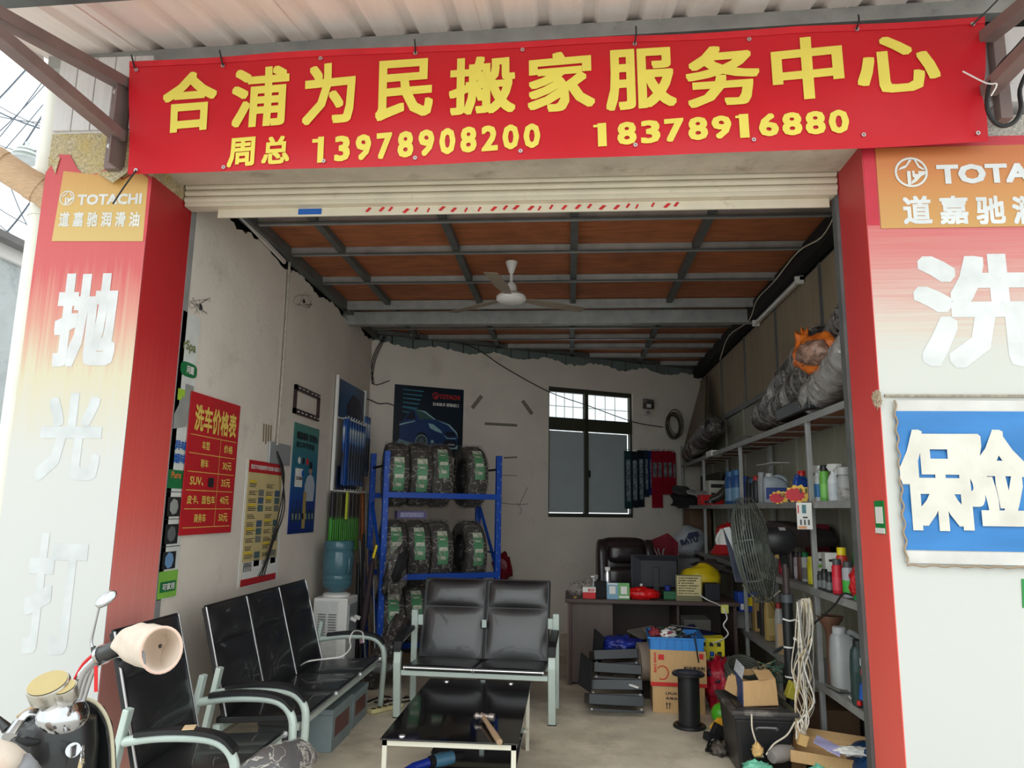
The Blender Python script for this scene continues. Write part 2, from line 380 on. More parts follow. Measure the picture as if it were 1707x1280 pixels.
P('main_beam', MB().box(LX-.05, RX+.05, 7.36, 7.46, 3.46, 3.6), rail, ce, bevel=.004)
P('main_beam', MB().box(LX+.02, RX-.02, 7.12, 7.17, 3.56, 3.65), rail, ce, bevel=.004)
P('edge_beam_or_gap', MB().box(LX+.0, LX+.07, 4.1, 8.5, 3.56, 3.64), raild, ce)
P('edge_beam_or_gap', MB().box(RX-.10, RX, 4.1, 10.7, 3.47, 3.62), blackm, ce)  # no beam here: black strip painting the dark gap between boards and ceiling
mb = MB(); vs = [bp(s_, z_, o_) for s_ in (0, BLEN) for o_ in (.0, .06) for z_ in (3.6, 3.65)]
mb.add(vs, [(0, 1, 3, 2), (4, 6, 7, 5), (0, 4, 5, 1), (2, 3, 7, 6), (0, 2, 6, 4), (1, 5, 7, 3)]); P('edge_beam_or_gap', mb, raild, ce)
# pale fallen strip along the left wall top
P('trim_strip', MB().bar((LX+.03, 4.35, 3.60), (LX+.03, 5.55, 3.52), .02, .03), white_m, ce)

# facade pillars
sign_l = gradmat('faded_print_left', [(.0, S(190, 192, 190)), (.50, S(192, 192, 188)), (.64, S(196, 188, 160)), (.72, S(198, 140, 122)), (.80, S(192, 84, 84)), (1, S(190, 66, 72))], 0, 3.55, .55)
sign_r = gradmat('faded_print_right', [(.0, S(192, 194, 190)), (.66, S(192, 192, 184)), (.70, S(196, 186, 172)), (.80, S(196, 124, 118)), (.90, S(194, 78, 86)), (1, S(186, 36, 52))], 0, 3.55, .55, streak=(1.5, 1.5, 60))
reveal_l = gradmat('faded_red_left', [(0, S(236, 176, 166)), (.25, S(232, 154, 144)), (.45, S(226, 98, 88)), (.72, S(190, 42, 46)), (1, S(166, 28, 34))], 0, 3.45, .5)
reveal_r = gradmat('faded_red_right', [(0, S(240, 106, 92)), (.4, S(232, 90, 80)), (.65, S(200, 62, 60)), (1, S(176, 48, 50))], 0, 3.5, .5)
plx = -3.0
pl = STR('wall_front_left', MB().box(plx, LX, FY, FY+.43, -.1, 3.66), pebble)
P('wall_face', MB().box(plx+.01, LX-.08, FY+.0, FY+.3, 3.66, 4.14), mat('weathered_boards', S(206, 202, 200), .7, var=.06, vs=3, streak=(14, 14, 1), stain=(S(120, 112, 110), 5, .6, .7)), pl)
for i in range(5):
    P('fascia_board', MB().box(plx+.01+i*.115, plx+.12+i*.115, FY-.02, FY+.0, 3.67, 4.13), MATS['weathered_boards'], pl, bevel=.004)
pr_ = STR('wall_front_right', MB().box(1.54, 3.6, FY, FY+.34, -.1, 3.62), mat('pebble_grey', S(184, 178, 168), .95, var=.3, vs=60, bump=.9, bs=90))
for i in range(9): P('fascia_board', MB().box(1.56+i*.225, 1.78+i*.225, FY-.03, FY+.3, 3.68, 4.11), MATS['weathered_boards'], pr_, bevel=.004)
# left print: torn upper edge
A = lambda px, py, y=FY-.006: hy(px, py, y)
pts = [A(-40, 1400), A(180, 1400), A(247, 296), A(232, 283), A(205, 298), A(180, 280), A(160, 289), A(140, 292), A(128, 280), A(117, 258), A(100, 257), A(90, 300)]
pts = [V((plx-.005, FY-.006, -.02)), V((LX+.003, FY-.006, -.02)), V((LX+.003, FY-.006, 3.37))]+pts[3:11]+[V((plx-.005, FY-.006, 3.42))]
T1 = E('pillar_poster', 'tall sun-faded red to white vinyl print, torn at the top, on the left pillar', 'poster', (-2.7, FY, 0))
P('vinyl', MB().sheet(pts, .004), sign_l, T1)
P('inner_face', MB().box(LX, LX+.004, FY-.006, FY+.43, 0, 3.38), reveal_l, T1, smooth=False)
P('edge_band', MB().box(LX-.05, LX+.002, FY-.0085, FY-.0065, 3.0, 3.37), mat('red_band', S(190, 60, 66), .5), T1)
ogold = gradmat('orange_gold', [(0, S(194, 168, 104)), (.5, S(196, 160, 88)), (1, S(190, 132, 66))], 2.9, 3.5, .5)
q = [A(86, 402, FY-.009), A(238, 402, FY-.009), A(247, 297, FY-.009), A(232, 286, FY-.009), A(205, 300, FY-.009), A(180, 283, FY-.009), A(160, 291, FY-.009), A(106, 285, FY-.009)]
P('gold_panel', MB().sheet(q, .002), ogold, T1)
P('torn_flap', MB().sheet([A(250, 260, FY-.02), A(188, 305, FY-.05), A(160, 287, FY-.012), A(200, 282, FY-.012)][::-1], .002), pebble, T1)
P('torn_flap', MB().sheet([A(80, 262, FY-.02), A(92, 290, FY-.012), A(100, 262, FY-.012)], .002), pebble, T1)
def logo(parent, c, r, m, ux, uy, n):
    c, ux, uy, n = V(c), V(ux), V(uy), V(n); mb = MB(); N = 28
    ring = []
    for i in range(N+1):
        t = 2*PI*i/N; ring.append(c+(ux*math.cos(t)+uy*math.sin(t))*r)
    for i in range(N):
        t0, t1 = 2*PI*i/N, 2*PI*(i+1)/N; e0, e1 = ux*math.cos(t0)+uy*math.sin(t0), ux*math.cos(t1)+uy*math.sin(t1)
        mb.add([c+e0*r*.86, c+e0*r, c+e1*r, c+e1*r*.86], [(0, 1, 2, 3)])
    F = lambda x, y: c+ux*x*r+uy*y*r
    for poly in ([(-.06, .88), (.12, .88), (-.3, .3), (-.8, .14), (-.62, .34), (-.28, .5)], [(.2, .85), (.34, .8), (.52, .42), (.82, .2), (.74, .12), (.44, .3)],
                 [(-.26, .08), (-.04, .08), (-.04, -.84), (-.26, -.82)], [(.06, .1), (.2, .1), (.2, -.12), (.42, -.12), (.42, .06), (.86, .06), (.84, -.16), (.56, -.3), (.3, -.6), (-.02, -.8), (-.02, -.62), (.18, -.4), (.06, -.3)]):
        mb.add([F(*p) for p in poly], [tuple(range(len(poly)))])
    return P('emblem', mb, m, parent)
X3, Z3, NY = (1, 0, 0), (0, 0, 1), (0, -1, 0)
fade = mat('faded_white_ink', S(204, 204, 198), .6)
logo(T1, A(112, 330, FY-.0102), .045, fade, X3, Z3, NY)
def txt_px(parent, s, m, x0, y0, x1, y1, y=FY-.0102, bold=.02, **k):
    """lettering between pixel corners (lower left, upper right) on the plane Y=y"""
    a = A(x0, y1, y); b = A(x1, y0, y); c = A(x0, y0, y)
    return text(parent, s, m, (a.x, y, a.z), X3, Z3, b.x-a.x, b.z-a.z, bold, **k)
txt_px(T1, 'TOTACHI', fade, 128, 322, 237, 342, bold=.035)
for i, ch in enumerate('道嘉驰润滑油'): txt_px(T1, ch, fade, 97+i*23.4, 353, 117+i*23.4, 378, bold=.03)
txt_px(T1, '抛', mat('white_letter_left', S(200, 201, 200), .5), 82, 455, 205, 612, y=FY-.0072, bold=.04)
ghost = mat('ghost_ink', S(193, 196, 196), .6)
txt_px(T1, '光', ghost, 56, 655, 178, 800, y=FY-.0070, bold=.03)
txt_px(T1, '打', ghost, 30, 890, 150, 1090, y=FY-.0070, bold=.03)
# right prints
T2 = E('wall_poster', 'large faded red to white vinyl print with an orange panel on the right pillar', 'poster', (2.2, FY, 0))
P('vinyl', MB().box(1.54, 3.5, FY-.008, FY-.003, -.02, 3.50), sign_r, T2)
P('inner_face', MB().box(1.536, 1.54, FY-.008, FY+.34, 0, 3.47), reveal_r, T2)
P('edge_band', MB().box(1.542, 1.60, FY-.0105, FY-.0085, 3.02, 3.5), mat('red_band2', S(188, 42, 58), .5), T2)
g2 = gradmat('orange_gold_right', [(0, S(190, 150, 84)), (.6, S(192, 130, 70)), (1, S(188, 106, 56))], 2.93, 3.42, .5, streak=(1, 1, 70))
a = A(1467, 381, FY-.011); b = A(1457, 247, FY-.011)
P('orange_panel', MB().box(1.605, 3.3, FY-.0125, FY-.009, a.z, b.z), g2, T2)
logo(T2, A(1519, 287, FY-.016), .083, fade, X3, Z3, NY)
wi = mat('white_letter_right', S(206, 208, 206), .5, stain=(S(170, 162, 158), 14, .62, .4))
a = A(1563, 307, FY-.016); b = A(1775, 270, FY-.016); text(T2, 'TOTACHI', wi, a, X3, Z3, b.x-a.x+.1, b.z-a.z, .04)
for i, ch in enumerate('道嘉驰润滑'): 
    txt_px(T2, ch, wi, 1507+i*61, 326, 1551+i*61, 374, y=FY-.0138, bold=.03)
txt_px(T2, '洗', wi, 1532, 422, 1745, 614, y=FY-.0095, bold=.03)
P('sheet_seam', MB().box(1.56, 3.4, FY-.02, FY-.009, A(1500, 662).z, A(1500, 662).z+.012), mat('dirty_seam', S(150, 140, 124), .9, var=.3, vs=40), T2)
T3 = E('vinyl_banner', 'blue vinyl banner with white border and two white characters on the right wall', 'banner', (2.1, FY, 1.3))
zb0, zb1 = A(1500, 938).z, A(1500, 668).z
def rip(p, s=1): return p+V((0, -.004*math.sin(p.x*7+p.z*19)-.003*math.sin(p.z*41+p.x*5), 0))
mb = MB().grid(lambda u, v: rip(V((1.60+1.6*u, FY-.022, zb0+(zb1-zb0)*v))), 40, 24); P('white_border', mb, mat('white_vinyl', S(198, 196, 190), .5), T3, smooth='full')
bz0, bz1 = A(1505, 916).z, A(1505, 686).z; bx0 = A(1497, 800).x
bl = mat('blue_vinyl', S(46, 116, 178), .45, var=.1, vs=3, streak=(1, 1, 4))
mb = MB().grid(lambda u, v: rip(V((bx0+1.4*u, FY-.026, bz0+(bz1-bz0)*v))), 40, 24); P('blue_field', mb, bl, T3, smooth='full')
for ch, x0, x1 in (('保', 1507, 1601), ('险', 1607, 1702)):
    a = A(x0, 884, FY-.0345); b = A(x1, 716, FY-.0345); text(T3, ch, mat('cream_white', S(204, 200, 188), .5), a, X3, Z3, b.x-a.x, b.z-a.z, .045)
P('stitching', MB().tube([(1.6+.02*i, FY-.03+.003*math.sin(i*2), zb0-.01+.004*math.sin(i*1.3)) for i in range(90)], .005, 5), mat('frayed_cord', S(150, 132, 110), .9), T3)
P('stitching', MB().tube([(1.6+.006*math.sin(i), FY-.03, zb0+(zb1-zb0)*i/60) for i in range(61)], .005, 5), MATS['frayed_cord'], T3)
P('knot', MB().blob(A(1462, 665, FY-.03), (.02, .015, .035), .5, 4, 3), MATS['frayed_cord'], T3)
T4 = E('payment_sticker', 'small green and white payment sticker on the red face of the right pillar', 'sticker', (1.5, FY, 1.5))
c0, c1 = hx(1447, 835, 1.534), hx(1461, 889, 1.534)
ym = (c0.y+c1.y)/2
P('card', MB().box(1.531, 1.535, FY+.02, FY+.13, c1.z, c0.z), greenp, T4)
P('white_window', MB().box(1.5285, 1.531, FY+.035, FY+.115, c1.z+.05, c0.z-.03), paper, T4)
P('white_foot', MB().box(1.5285, 1.531, FY+.022, FY+.128, c1.z+.002, c1.z+.028), paper, T4)
T('green_notice', MB().sheet([A(1703, 965, FY-.012), A(1760, 965, FY-.012), A(1760, 1013, FY-.012), A(1705, 1013, FY-.012)][::-1], .003), greenp, 'green corner of a notice at the right edge of the white wall', 'sticker')

# lintel and rolling shutter above the opening
lt = STR('wall_front_top', MB().box(LX-.02, 1.56, FY+.02, FY+.30, 3.47, 4.02), concrete)
sh = STR('door_1', MB().box(LX, 1.54, FY+.44, FY+.62, 3.5, 3.62), raild)
for i in range(4):
    z = 3.37+i*.042
    mb = MB().rings([[V((x, FY+.34+.018*math.cos(t)+.0, z+.02*math.sin(t)+.02)) for t in [2*PI*k/10 for k in range(10)]] for x in (LX+.01, 1.53)])
    P('slat', mb, cream, sh, smooth=True)
P('bottom_bar', MB().box(LX+.01, 1.53, FY+.33, FY+.42, 3.345, 3.372), cream, sh, bevel=.004)
P('bottom_strip', MB().box(LX+.2, 1.50, FY+.38, FY+.395, 3.29, 3.345), cream, sh, bevel=.003)
P('track', MB().box(LX-.03, LX+.005, FY+.43, FY+.49, 0, 3.42), rail, sh)
P('track', MB().box(1.52, 1.58, FY+.345, FY+.41, 0, 3.42), raild, sh)
rr = random.Random(5)
for i in range(26):
    x = A(610+i*20.5, 310, 4.08).x+rr.uniform(-.01, .01); w_ = rr.uniform(.02, .05); z = 3.30+rr.uniform(0, .015)
    P('paint_mark', MB().add([(x, FY+.378, z), (x+w_*.4, FY+.378, z-.005), (x+w_, FY+.378, z+.022), (x+w_*.55, FY+.378, z+.026)], [(0, 1, 2, 3)]), red_ink, sh)
P('blue_label', MB().box(A(500, 320, 4.08).x, A(538, 320, 4.08).x, FY+.374, FY+.3795, 3.30, 3.335), blue_ink, sh)

# ============================================================ awning
SL = .22
def az(y, z0=4.215): return z0-SL*(3.8-y)
aw = E('awning', 'corrugated white sheet awning sloping down over the shop front', 'awning', (0, 3.7, 4.2))
mb = MB(); x = -3.155; prof = []
while x < 3.2:
    prof += [(x, 0), (x+.155, 0), (x+.178, .035), (x+.232, .035)]; x += .255
for y0, y1 in ((2.3, 4.3),):
    vs = []; n = len(prof)
    for y in (y0, y1):
        for px_, h in prof: vs.append((px_, y, az(y)+h))
    for y in (y0, y1):
        for px_, h in prof: vs.append((px_, y, az(y)+h+.003))
    fs = [(i, i+1, n+i+1, n+i) for i in range(n-1)]+[(2*n+i, 3*n+i, 3*n+i+1, 2*n+i+1) for i in range(n-1)]
    mb.add(vs, fs)
P('roof_sheet', mb, roofm, aw)
# lapped rims every few sheets
for k in (2, 6, 10, 14, 18): 
    xx = -3.155+.255*k+.09; mb = MB(); 
    mb.add([(xx, 2.3, az(2.3)-.002), (xx+.012, 2.3, az(2.3)-.006), (xx+.012, 4.25, az(4.25)-.006), (xx, 4.25, az(4.25)-.002)], [(0, 1, 2, 3)])
    P('sheet_lap', mb, roofm, aw)
P('wall_beam', MB().box(-3.12, 3.2, 3.74, 3.82, az(3.78)-.095, az(3.78)-.005), rail, aw, bevel=.003)
P('rib_gap_fill', MB().box(-2.9, 3.2, 3.83, 4.1, 4.0, 4.45), dark, aw)  # near-black block, darkness of the open rib ends put into its colour
a0, a1 = hy(45, 17, 3.1), hy(300, -3, 3.1)
P('outer_beam', MB().box(-3.16, 3.2, 2.98, 3.04, az(2.98)-.065, az(2.98)-.004), raild, aw, bevel=.003)
P('edge_trim', MB().bar((-3.17, 2.3, az(2.3)-.02), (-3.17, 3.75, az(3.75)-.02), .03, .09), white_m, aw)
for _c in aw.children:
    for _v in _c.data.vertices: _v.co.z += .027*(_v.co.x+2.6)
def brace(label, pa, pb, w_=.075):
    mb = MB().bar(pa, pb, w_, w_*.9); return mb
br = E('awning_bracket', 'brown steel bracket with two struts bolted to the left end of the shop front', 'bracket', (-2.5, 3.7, 3.5))
P('strut', MB().bar(hy(207, 140, 3.64), V((-2.62, 1.2, 3.34)), .085, .06), brown, br, bevel=.003)
pB = hy(200, 228, 3.63); P('strut', MB().bar(pB, V((pB.x-.02, 1.2, pB.z+.02)), .075, .06), brown, br, bevel=.003)
zt, zb = hy(200, 140, 3.66).z, hy(190, 283, 3.66).z
P('wall_plate', MB().box(-2.62, -2.545, 3.64, 3.70, zb, zt), brown, br, bevel=.003); P('wall_plate', MB().box(-2.545, -2.535, 3.56, 3.70, zb, zt), brown, br)
for zz in (zb+.12, zt-.08): P('bolt', MB().cyl((-2.58, 3.64, zz), (-2.58, 3.61, zz), .016, n=6), steel, br)
b2 = E('awning_bracket', 'brown steel bracket with two struts at the right end of the shop front', 'bracket', (2.3, 3.7, 3.5))
for (q0, q1, ww) in (((1638, 62), (1740, -40), .08), ((1640, 152), (1740, 60), .08)):
    a = hy(*q0, 3.6); b = hy(*q1, 3.2); a.x += .02; d = (b-a); b = a+V((.08, -1.9, -.28 if q0[1] < 100 else .12)); P('strut', MB().bar(a, b, ww, .06), brown, b2, bevel=.003)
b = hy(1668, 38, 3.65); 
P('wall_plate', MB().box(2.2, 2.26, 3.6, 3.66, 3.55, 4.05), brown, b2, bevel=.003)
pts = [hy(1712, 60, 3.5), hy(1690, 85, 3.5), hy(1668, 108, 3.5), hy(1650, 140, 3.52), hy(1645, 175, 3.5), hy(1655, 200, 3.5), hy(1672, 210, 3.5), hy(1692, 202, 3.5), hy(1702, 180, 3.5), hy(1700, 150, 3.52), hy(1712, 120, 3.5)]
T('power_cable', MB().tube(pts, .011, 8, smooth=4), wire_m, 'thick black cable looped below the right bracket, beside the red banner', 'cable', smooth=True)
T('tie_strap', MB().tube([hy(1605, 119, 3.56), hy(1645, 139, 3.5), hy(1662, 140, 3.47), hy(1652, 160, 3.5)], .004, 5, smooth=3), whitep, 'white plastic strap tied at the right end of the red banner', 'strap')

# ============================================================ main red banner
bn = E('red_banner', 'long red vinyl banner with yellow characters and phone numbers, tied across the shop front', 'banner', (-.2, 3.62, 3.4))
c00, c10, c11, c01 = [hy(*q, 3.62) for q in ((216, 293), (1643, 239), (1637, 33), (219, 105))]
def bw(u, v):
    p = c00*(1-u)*(1-v)+c10*u*(1-v)+c11*u*v+c01*(1-u)*v
    top = -.022*abs(math.sin(u*PI*4.9+.3))*max(0, v-.8)/.2*.5
    y = 3.60+.007*math.sin(u*9+v*2)+.005*math.sin(u*23+v*5)+.004*math.sin(v*7-u*13)
    tug = .02*math.exp(-((u-1)/.02)**2)*math.exp(-((v-.38)/.12)**2)
    bend = -.01*math.sin(PI*u)*(1-v)
    return V((p.x-tug, y, p.z+top*.5+bend))
banner_m = mat('red_vinyl', S(196, 22, 36), .38, var=.05, vs=2.5, spec=.5)
P('vinyl', MB().grid(bw, 120, 14), banner_m, bn, smooth='full')
P('top_hem', MB().grid(lambda u, v: bw(u, .945+.055*v)+V((0, -.003, 0)), 120, 2), mat('red_hem', S(206, 36, 48), .35), bn, smooth='full')
yel = mat('yellow_ink', S(232, 214, 92), .5, var=.04)
def onb(p):
    # find u,v for a point given by its flat x,z
    u = (p.x-c00.x)/(c10.x-c00.x); 
    for _ in range(2):
        zl = c00.z*(1-u)+c10.z*u; zh = c01.z*(1-u)+c11.z*u; v = (p.z-zl)/(zh-zl)
        xl = c00.x*(1-v)+c01.x*v; xr = c10.x*(1-v)+c11.x*v; u = (p.x-xl)/(xr-xl)
    b = bw(u, v); return V((p.x, b.y-.006, p.z))
def banner_text(s, x0, y0, x1, y1, bold, sk=.0):
    """x0,y0 = lower left px, x1,y1 = upper right px of one character block"""
    a = hy(x0, y0, 3.6); b = hy(x1, y1, 3.6); tilt = .052
    w_ = b.x-a.x; h_ = b.z-a.z-w_*tilt
    u_ = V((1, 0, tilt)); 
    text(bn, s, yel, a, (1, 0, tilt), (-.02, 0, 1), w_, h_, bold, fn=onb)
for ch, x0, y0, x1, y1 in (('合', 268, 222, 367, 117), ('浦', 383, 215, 486, 109), ('为', 503, 210, 597, 104), ('民', 626, 204, 726, 97), ('搬', 749, 197, 861, 90), ('家', 880, 190, 992, 84),
                       ('服', 1011, 186, 1126, 77), ('务', 1146, 182, 1266, 70), ('中', 1291, 169, 1403, 58), ('心', 1431, 160, 1560, 56)):
    banner_text(ch, x0, y0, x1, y1, .027)
for ch, x0, y0, x1, y1 in (('周', 378, 280, 428, 228), ('总', 436, 276, 486, 226)): banner_text(ch, x0, y0, x1, y1, .03)
for s_, xa, ya, xb, yb in (('13978908200', 522, 272, 902, 250), ('18378916880', 990, 246, 1416, 222)):
    n_ = len(s_); pt_ = (xb-xa)/(n_-.18)
    for i, ch in enumerate(s_):
        x_ = xa+pt_*i; y_ = ya+(yb-ya)*i/(n_-1); one = ch == '1'
        banner_text(ch, x_+(7 if one else 0), y_, x_+(7+pt_*.36 if one else pt_*.80), y_-(44 if xa < 900 else 41), .02 if one else .033)
        if one: banner_text('-', x_-1, y_-33, x_+9, y_-(40 if xa < 900 else 38), .0)
for i, (x, y) in enumerate(((228, 117), (372, 110), (536, 100), (693, 90), (871, 84), (1058, 74), (1249, 65), (1428, 50), (1620, 42), (227, 284), (373, 279), (540, 269), (692, 263), (868, 254), (1059, 243), (1256, 234), (1441, 223), (1629, 223))):
    p = onb(hy(x, y, 3.6)); P('eyelet', MB().lathe(p+V((0, -.003, 0)), [(.004, 0), (.011, 0), (.012, .004), (.004, .004)], 12, 'Y', cap=False), steel, bn)
for i, (x, y, x2, y2) in enumerate(((224, 112, 219, 92), (371, 108, 366, 84), (692, 88, 691, 66), (1058, 72, 1060, 44), (1428, 48, 1431, 25), (1620, 42, 1665, -2), (227, 284, 188, 340))):
    a = hy(x, y, 3.585); b = hy(x2, y2, 3.6 if i < 6 else 3.56)
    P('tie', MB().tube([a, a.lerp(b, .5)+V((.004, -.008, 0)), b], .0045, 6, smooth=3), wire_m, bn)

# ============================================================ outside, left of the pillar
dp = E('drain_pipe', 'white plastic drain pipe running down the corner of the left pillar', 'pipe', (-3.12, 3.93, 0))
P('pipe', MB().cyl((-3.14, 3.88, 0), (-3.14, 3.88, 4.3), .07, n=20), mat('pvc', S(226, 226, 216), .35, var=.04), dp, smooth=True)
for z in (3.22, 3.45): P('collar', MB().cyl((-3.14, 3.88, z), (-3.14, 3.88, z+.05), .078, n=20), MATS['pvc'], dp, smooth=True)
e1 = hy(88, 330, 3.8); e0 = hy(-60, 235, 3.55); e2 = hy(-300, 90, 3.3)
tp_ = mat('brown_tape', S(196, 164, 132), .6, var=.12, vs=8, streak=(3, 3, 20), bump=.4, bs=12)
wp = E('wrapped_pipe', 'thick pipe wrapped in tan tape joining the white drain pipe', 'pipe', e1)
P('pipe', MB().tube([e2, e0, e1], .085, 18), tp_, wp, smooth=True)
d_ = (e1-e0).normalized()
for k, t in enumerate((.0, .08, .3)): P('tape_band', MB().cyl(e1-d_*(t+.045), e1-d_*t, .09, n=18), tp_, wp, smooth=True)
# neighbour's house
nb_m = mat('grey_render', S(186, 190, 188), .95, var=.12, vs=4, bump=.3, bs=20, stain=(S(126, 128, 128), 2, .5, .7))
nh = E('neighbour_house', 'grey rendered house wall with a shallow eave, far left behind the pipe', 'building', (-7, 8, 0))
P('wall', MB().box(-9, -5.6, 4.4, 9.5, 0, 4.05), nb_m, nh)
P('eave', MB().box(-9, -5.42, 4.3, 9.6, 4.05, 4.12), mat('eave_dark', S(110, 106, 104), .8), nh)
P('fascia', MB().box(-5.6, -5.55, 4.35, 9.55, 3.92, 4.05), white_m, nh)
P('side_wall', MB().box(-5.6, -5.2, 9.2, 12, 0, 3.6), nb_m, nh)
# overhead wires
tr = random.Random(3)
wires = [((0, 155), (85, 60)), ((0, 250), (110, 120)), ((0, 168), (80, 205)), ((0, 178), (80, 208)), ((0, 185), (85, 196)), ((0, 220), (70, 130)), ((20, 262), (80, 170)), ((0, 232), (40, 242)), ((0, 338), (60, 370)), ((10, 380), (50, 330)), ((0, 365), (54, 402)), ((26, 320), (54, 380)), ((0, 422), (50, 434)), ((0, 210), (60, 150))]
for i, (a, b) in enumerate(wires):
    pa = hy(*a, 8.5); pb = hy(*b, 8.5); d = pb-pa; pa2, pb2 = pa-d*.8, pb+d*.8
    pts = [pa2.lerp(pb2, t/8)+V((0, 0, -.10*math.sin(PI*t/8))) for t in range(9)]
    T('overhead_wire', MB().tube(pts, .007 if i % 3 else .012, 6), mat('wire_grey', S(96, 104, 112), .6), 'thin grey overhead wire crossing the sky left of the shop', 'wire', group='overhead wires left of the shop')
ins = E('insulator', 'stacked ceramic insulator on the overhead line above the tan pipe', 'insulator', hy(43, 262, 8.5))
c = hy(43, 262, 8.5); P('ceramic', MB().lathe(c+V((0, 0, -.05)), [(.06, 0), (.17, .0), (.18, .03), (.1, .05), (.16, .07), (.15, .1), (.08, .12), (.12, .14), (.1, .17), (.03, .2), (.03, .26)], 18), mat('ceramic', S(196, 200, 196), .4), ins, smooth=True)
# ============================================================ window in the back wall
wn = STR('window_1', MB().add([bp(s_, z_, -.06) for s_ in (ws0, ws1) for z_ in (wz0, wz0+.02)], [(0, 2, 3, 1)]), dark)
wfm = mat('window_frame_metal', S(62, 62, 50), .6, var=.15)
def wbar(s0, s1, z0, z1, o0, o1, m, nm='frame', par=None):
    mb = MB(); slab(mb, s0, s1, z0, z1, o0, o1); return P(nm, mb, m, par or wn)
wm = bs(hb(980, 700)); zt = hb(980, 650).z; zm0, zm1 = hb(980, 715).z, hb(980, 702).z
wR = ws1
for (a_, b_) in ((ws0, ws0+.03), (wR-.03, wR)): wbar(a_, b_, wz0, wz1, -.1, -.04, wfm)
wbar(ws0, wR, wz0, wz0+.05, -.1, -.04, wfm); wbar(ws0, wR, wz1-.06, wz1, -.1, -.04, wfm)
wbar(ws0, wR, zm0-.03, zm1+.03, -.1, -.03, wfm); wbar(wm-.025, wm+.025, wz0, wz1, -.1, -.03, wfm)
sash = mat('white_board', S(176, 184, 186), .5, var=.03)
for a_, b_ in ((ws0+.04, wm-.03), (wm+.03, wR-.06)):
    wbar(a_, b_, wz0+.06, zm0-.04, -.085, -.07, sash, 'blind_board')
    wbar(a_, b_, zm1+.03, wz1-.06, -.10, -.096, mat('window_glass', (.9, .95, .95), .05, alpha=.25), 'pane')
    n = 4
    for k in range(1, 4): s_ = a_+(b_-a_)*k/n; P('bar', MB().cyl(bp(s_, zm1, -.125), bp(s_, wz1-.05, -.125), .006, n=8), whitep, wn)
wbar(ws0, wR, zm1+.19, zm1+.2, -.13, -.12, whitep, 'bar')
P('latch', MB().obox(bp(wm+.04, hb(985, 790).z, -.03), (.02, .02, .09), (0, 0, BZ)), black, wn)

# ============================================================ left wall: posters, frame, plate
def onL(x, y, off=.004): return hx(x, y, LX+off)
LY = (0, 1, 0)
def wallsheet(nm, label, cat, y0, y1, z0, z1, m, th=.004, grp=None):
    t = E(nm, label, cat, (LX, (y0+y1)/2, z0), group=grp); P('sheet', MB().box(LX+.001, LX+.001+th, y0, y1, z0, z1), m, t); return t
def rectL(t, y0, y1, z0, z1, m, nm='picture', off=.007): return P(nm, MB().add([(LX+off, y0, z0), (LX+off, y1, z0), (LX+off, y1, z1), (LX+off, y0, z1)], [(0, 1, 2, 3)]), m, t)
def tL(t, s, m, y0, y1, z0, z1, bold=.02, off=.009, nm='lettering'): return text(t, s, m, (LX+off, y0, z0), LY, Z3, y1-y0, z1-z0, bold, name=nm)
# price list
y0, y1, z0, z1 = 4.30, 4.985, 1.36, 2.245
pl_ = wallsheet('price_list', 'red price list poster with gold characters and a ruled table on the left wall', 'poster', y0, y1, z0, z1, red_print)
tL(pl_, '洗车价格表', gold_ink, y0+.06, y1-.05, z1-.24, z1-.07, .03)
rows = [('车型', '价格'), ('轿车', '30元'), ('SUV、', '35元'), ('皮卡、面包车', '40元'), ('商务车', '50元')]
zr = [z1-.265-.115*i for i in range(6)]
for z in zr: rectL(pl_, y0+.03, y1-.03, z-.002, z+.002, gold_ink, 'rule')
ym = y0+.43
rectL(pl_, ym-.002, ym+.002, zr[-1], zr[0], gold_ink, 'rule')
for (a_, b_), z in zip(rows, zr):
    wa = .05*len(a_) if len(a_) < 6 else .36
    if a_ == 'SUV、': wa = .17
    ca = (y0+.03+ym)/2 if a_ != 'SUV、' else (y0+.15)
    tL(pl_, a_, gold_ink, ca-wa/2, ca+wa/2, z-.085, z-.03, .02); cb = (ym+y1-.03)/2; tL(pl_, b_, gold_ink, cb-.065, cb+.065, z-.085, z-.03, .02)
rectL(pl_, y0+.30, y0+.37, zr[2]-.09, zr[2]-.03, dark_ink, 'patch', .01)
for _c in pl_.children: _c.location.x += .012
# detergent advert nearest the pillar: tall print partly behind the shutter track
y0, y1, z0, z1 = 4.14, 4.36, 1.0, 2.72
ad = wallsheet('product_poster', 'tall white and green car-care poster with photo panels beside the shutter track', 'poster', y0, y1-.01, z0, z1, mat('poster_white', S(214, 218, 212), .35))
tL(ad, 'rSpa', mat('olive_ink', S(120, 128, 80), .6), y0+.03, y1-.04, 2.47, 2.55, .02)
P('badge', MB().add([(LX+.008, y0+.12+.10*math.copysign(abs(math.cos(q))**.6, math.cos(q)), 2.37+.045*math.copysign(abs(math.sin(q))**.6, math.sin(q))) for q in [2*PI*i/24 for i in range(24)]], [tuple(range(24))]), green_ink, ad)
tL(ad, '问题', white_ink, y0+.09, y1-.045, 2.345, 2.395, .03, .012)
rectL(ad, y0+.02, y0+.1, 2.17, 2.24, mat('lime_ink', S(160, 200, 60), .5)); rectL(ad, y0+.1, y1-.02, 2.12, 2.28, mat('grey_ink', S(150, 152, 148), .6))
P('photo', MB().add([(LX+.008, y0, 1.99), (LX+.008, y0+.15, 2.02), (LX+.008, y0+.17, 2.16), (LX+.008, y0+.08, 2.20), (LX+.008, y0, 2.08)], [(0, 1, 2, 3, 4)]), MATS['grey_ink'], ad)
tL(ad, '异味', blue_ink, y0+.04, y1-.04, 1.87, 1.93, .03); tL(ad, '烟味', blue_ink, y0+.04, y1-.04, 1.79, 1.85, .03)
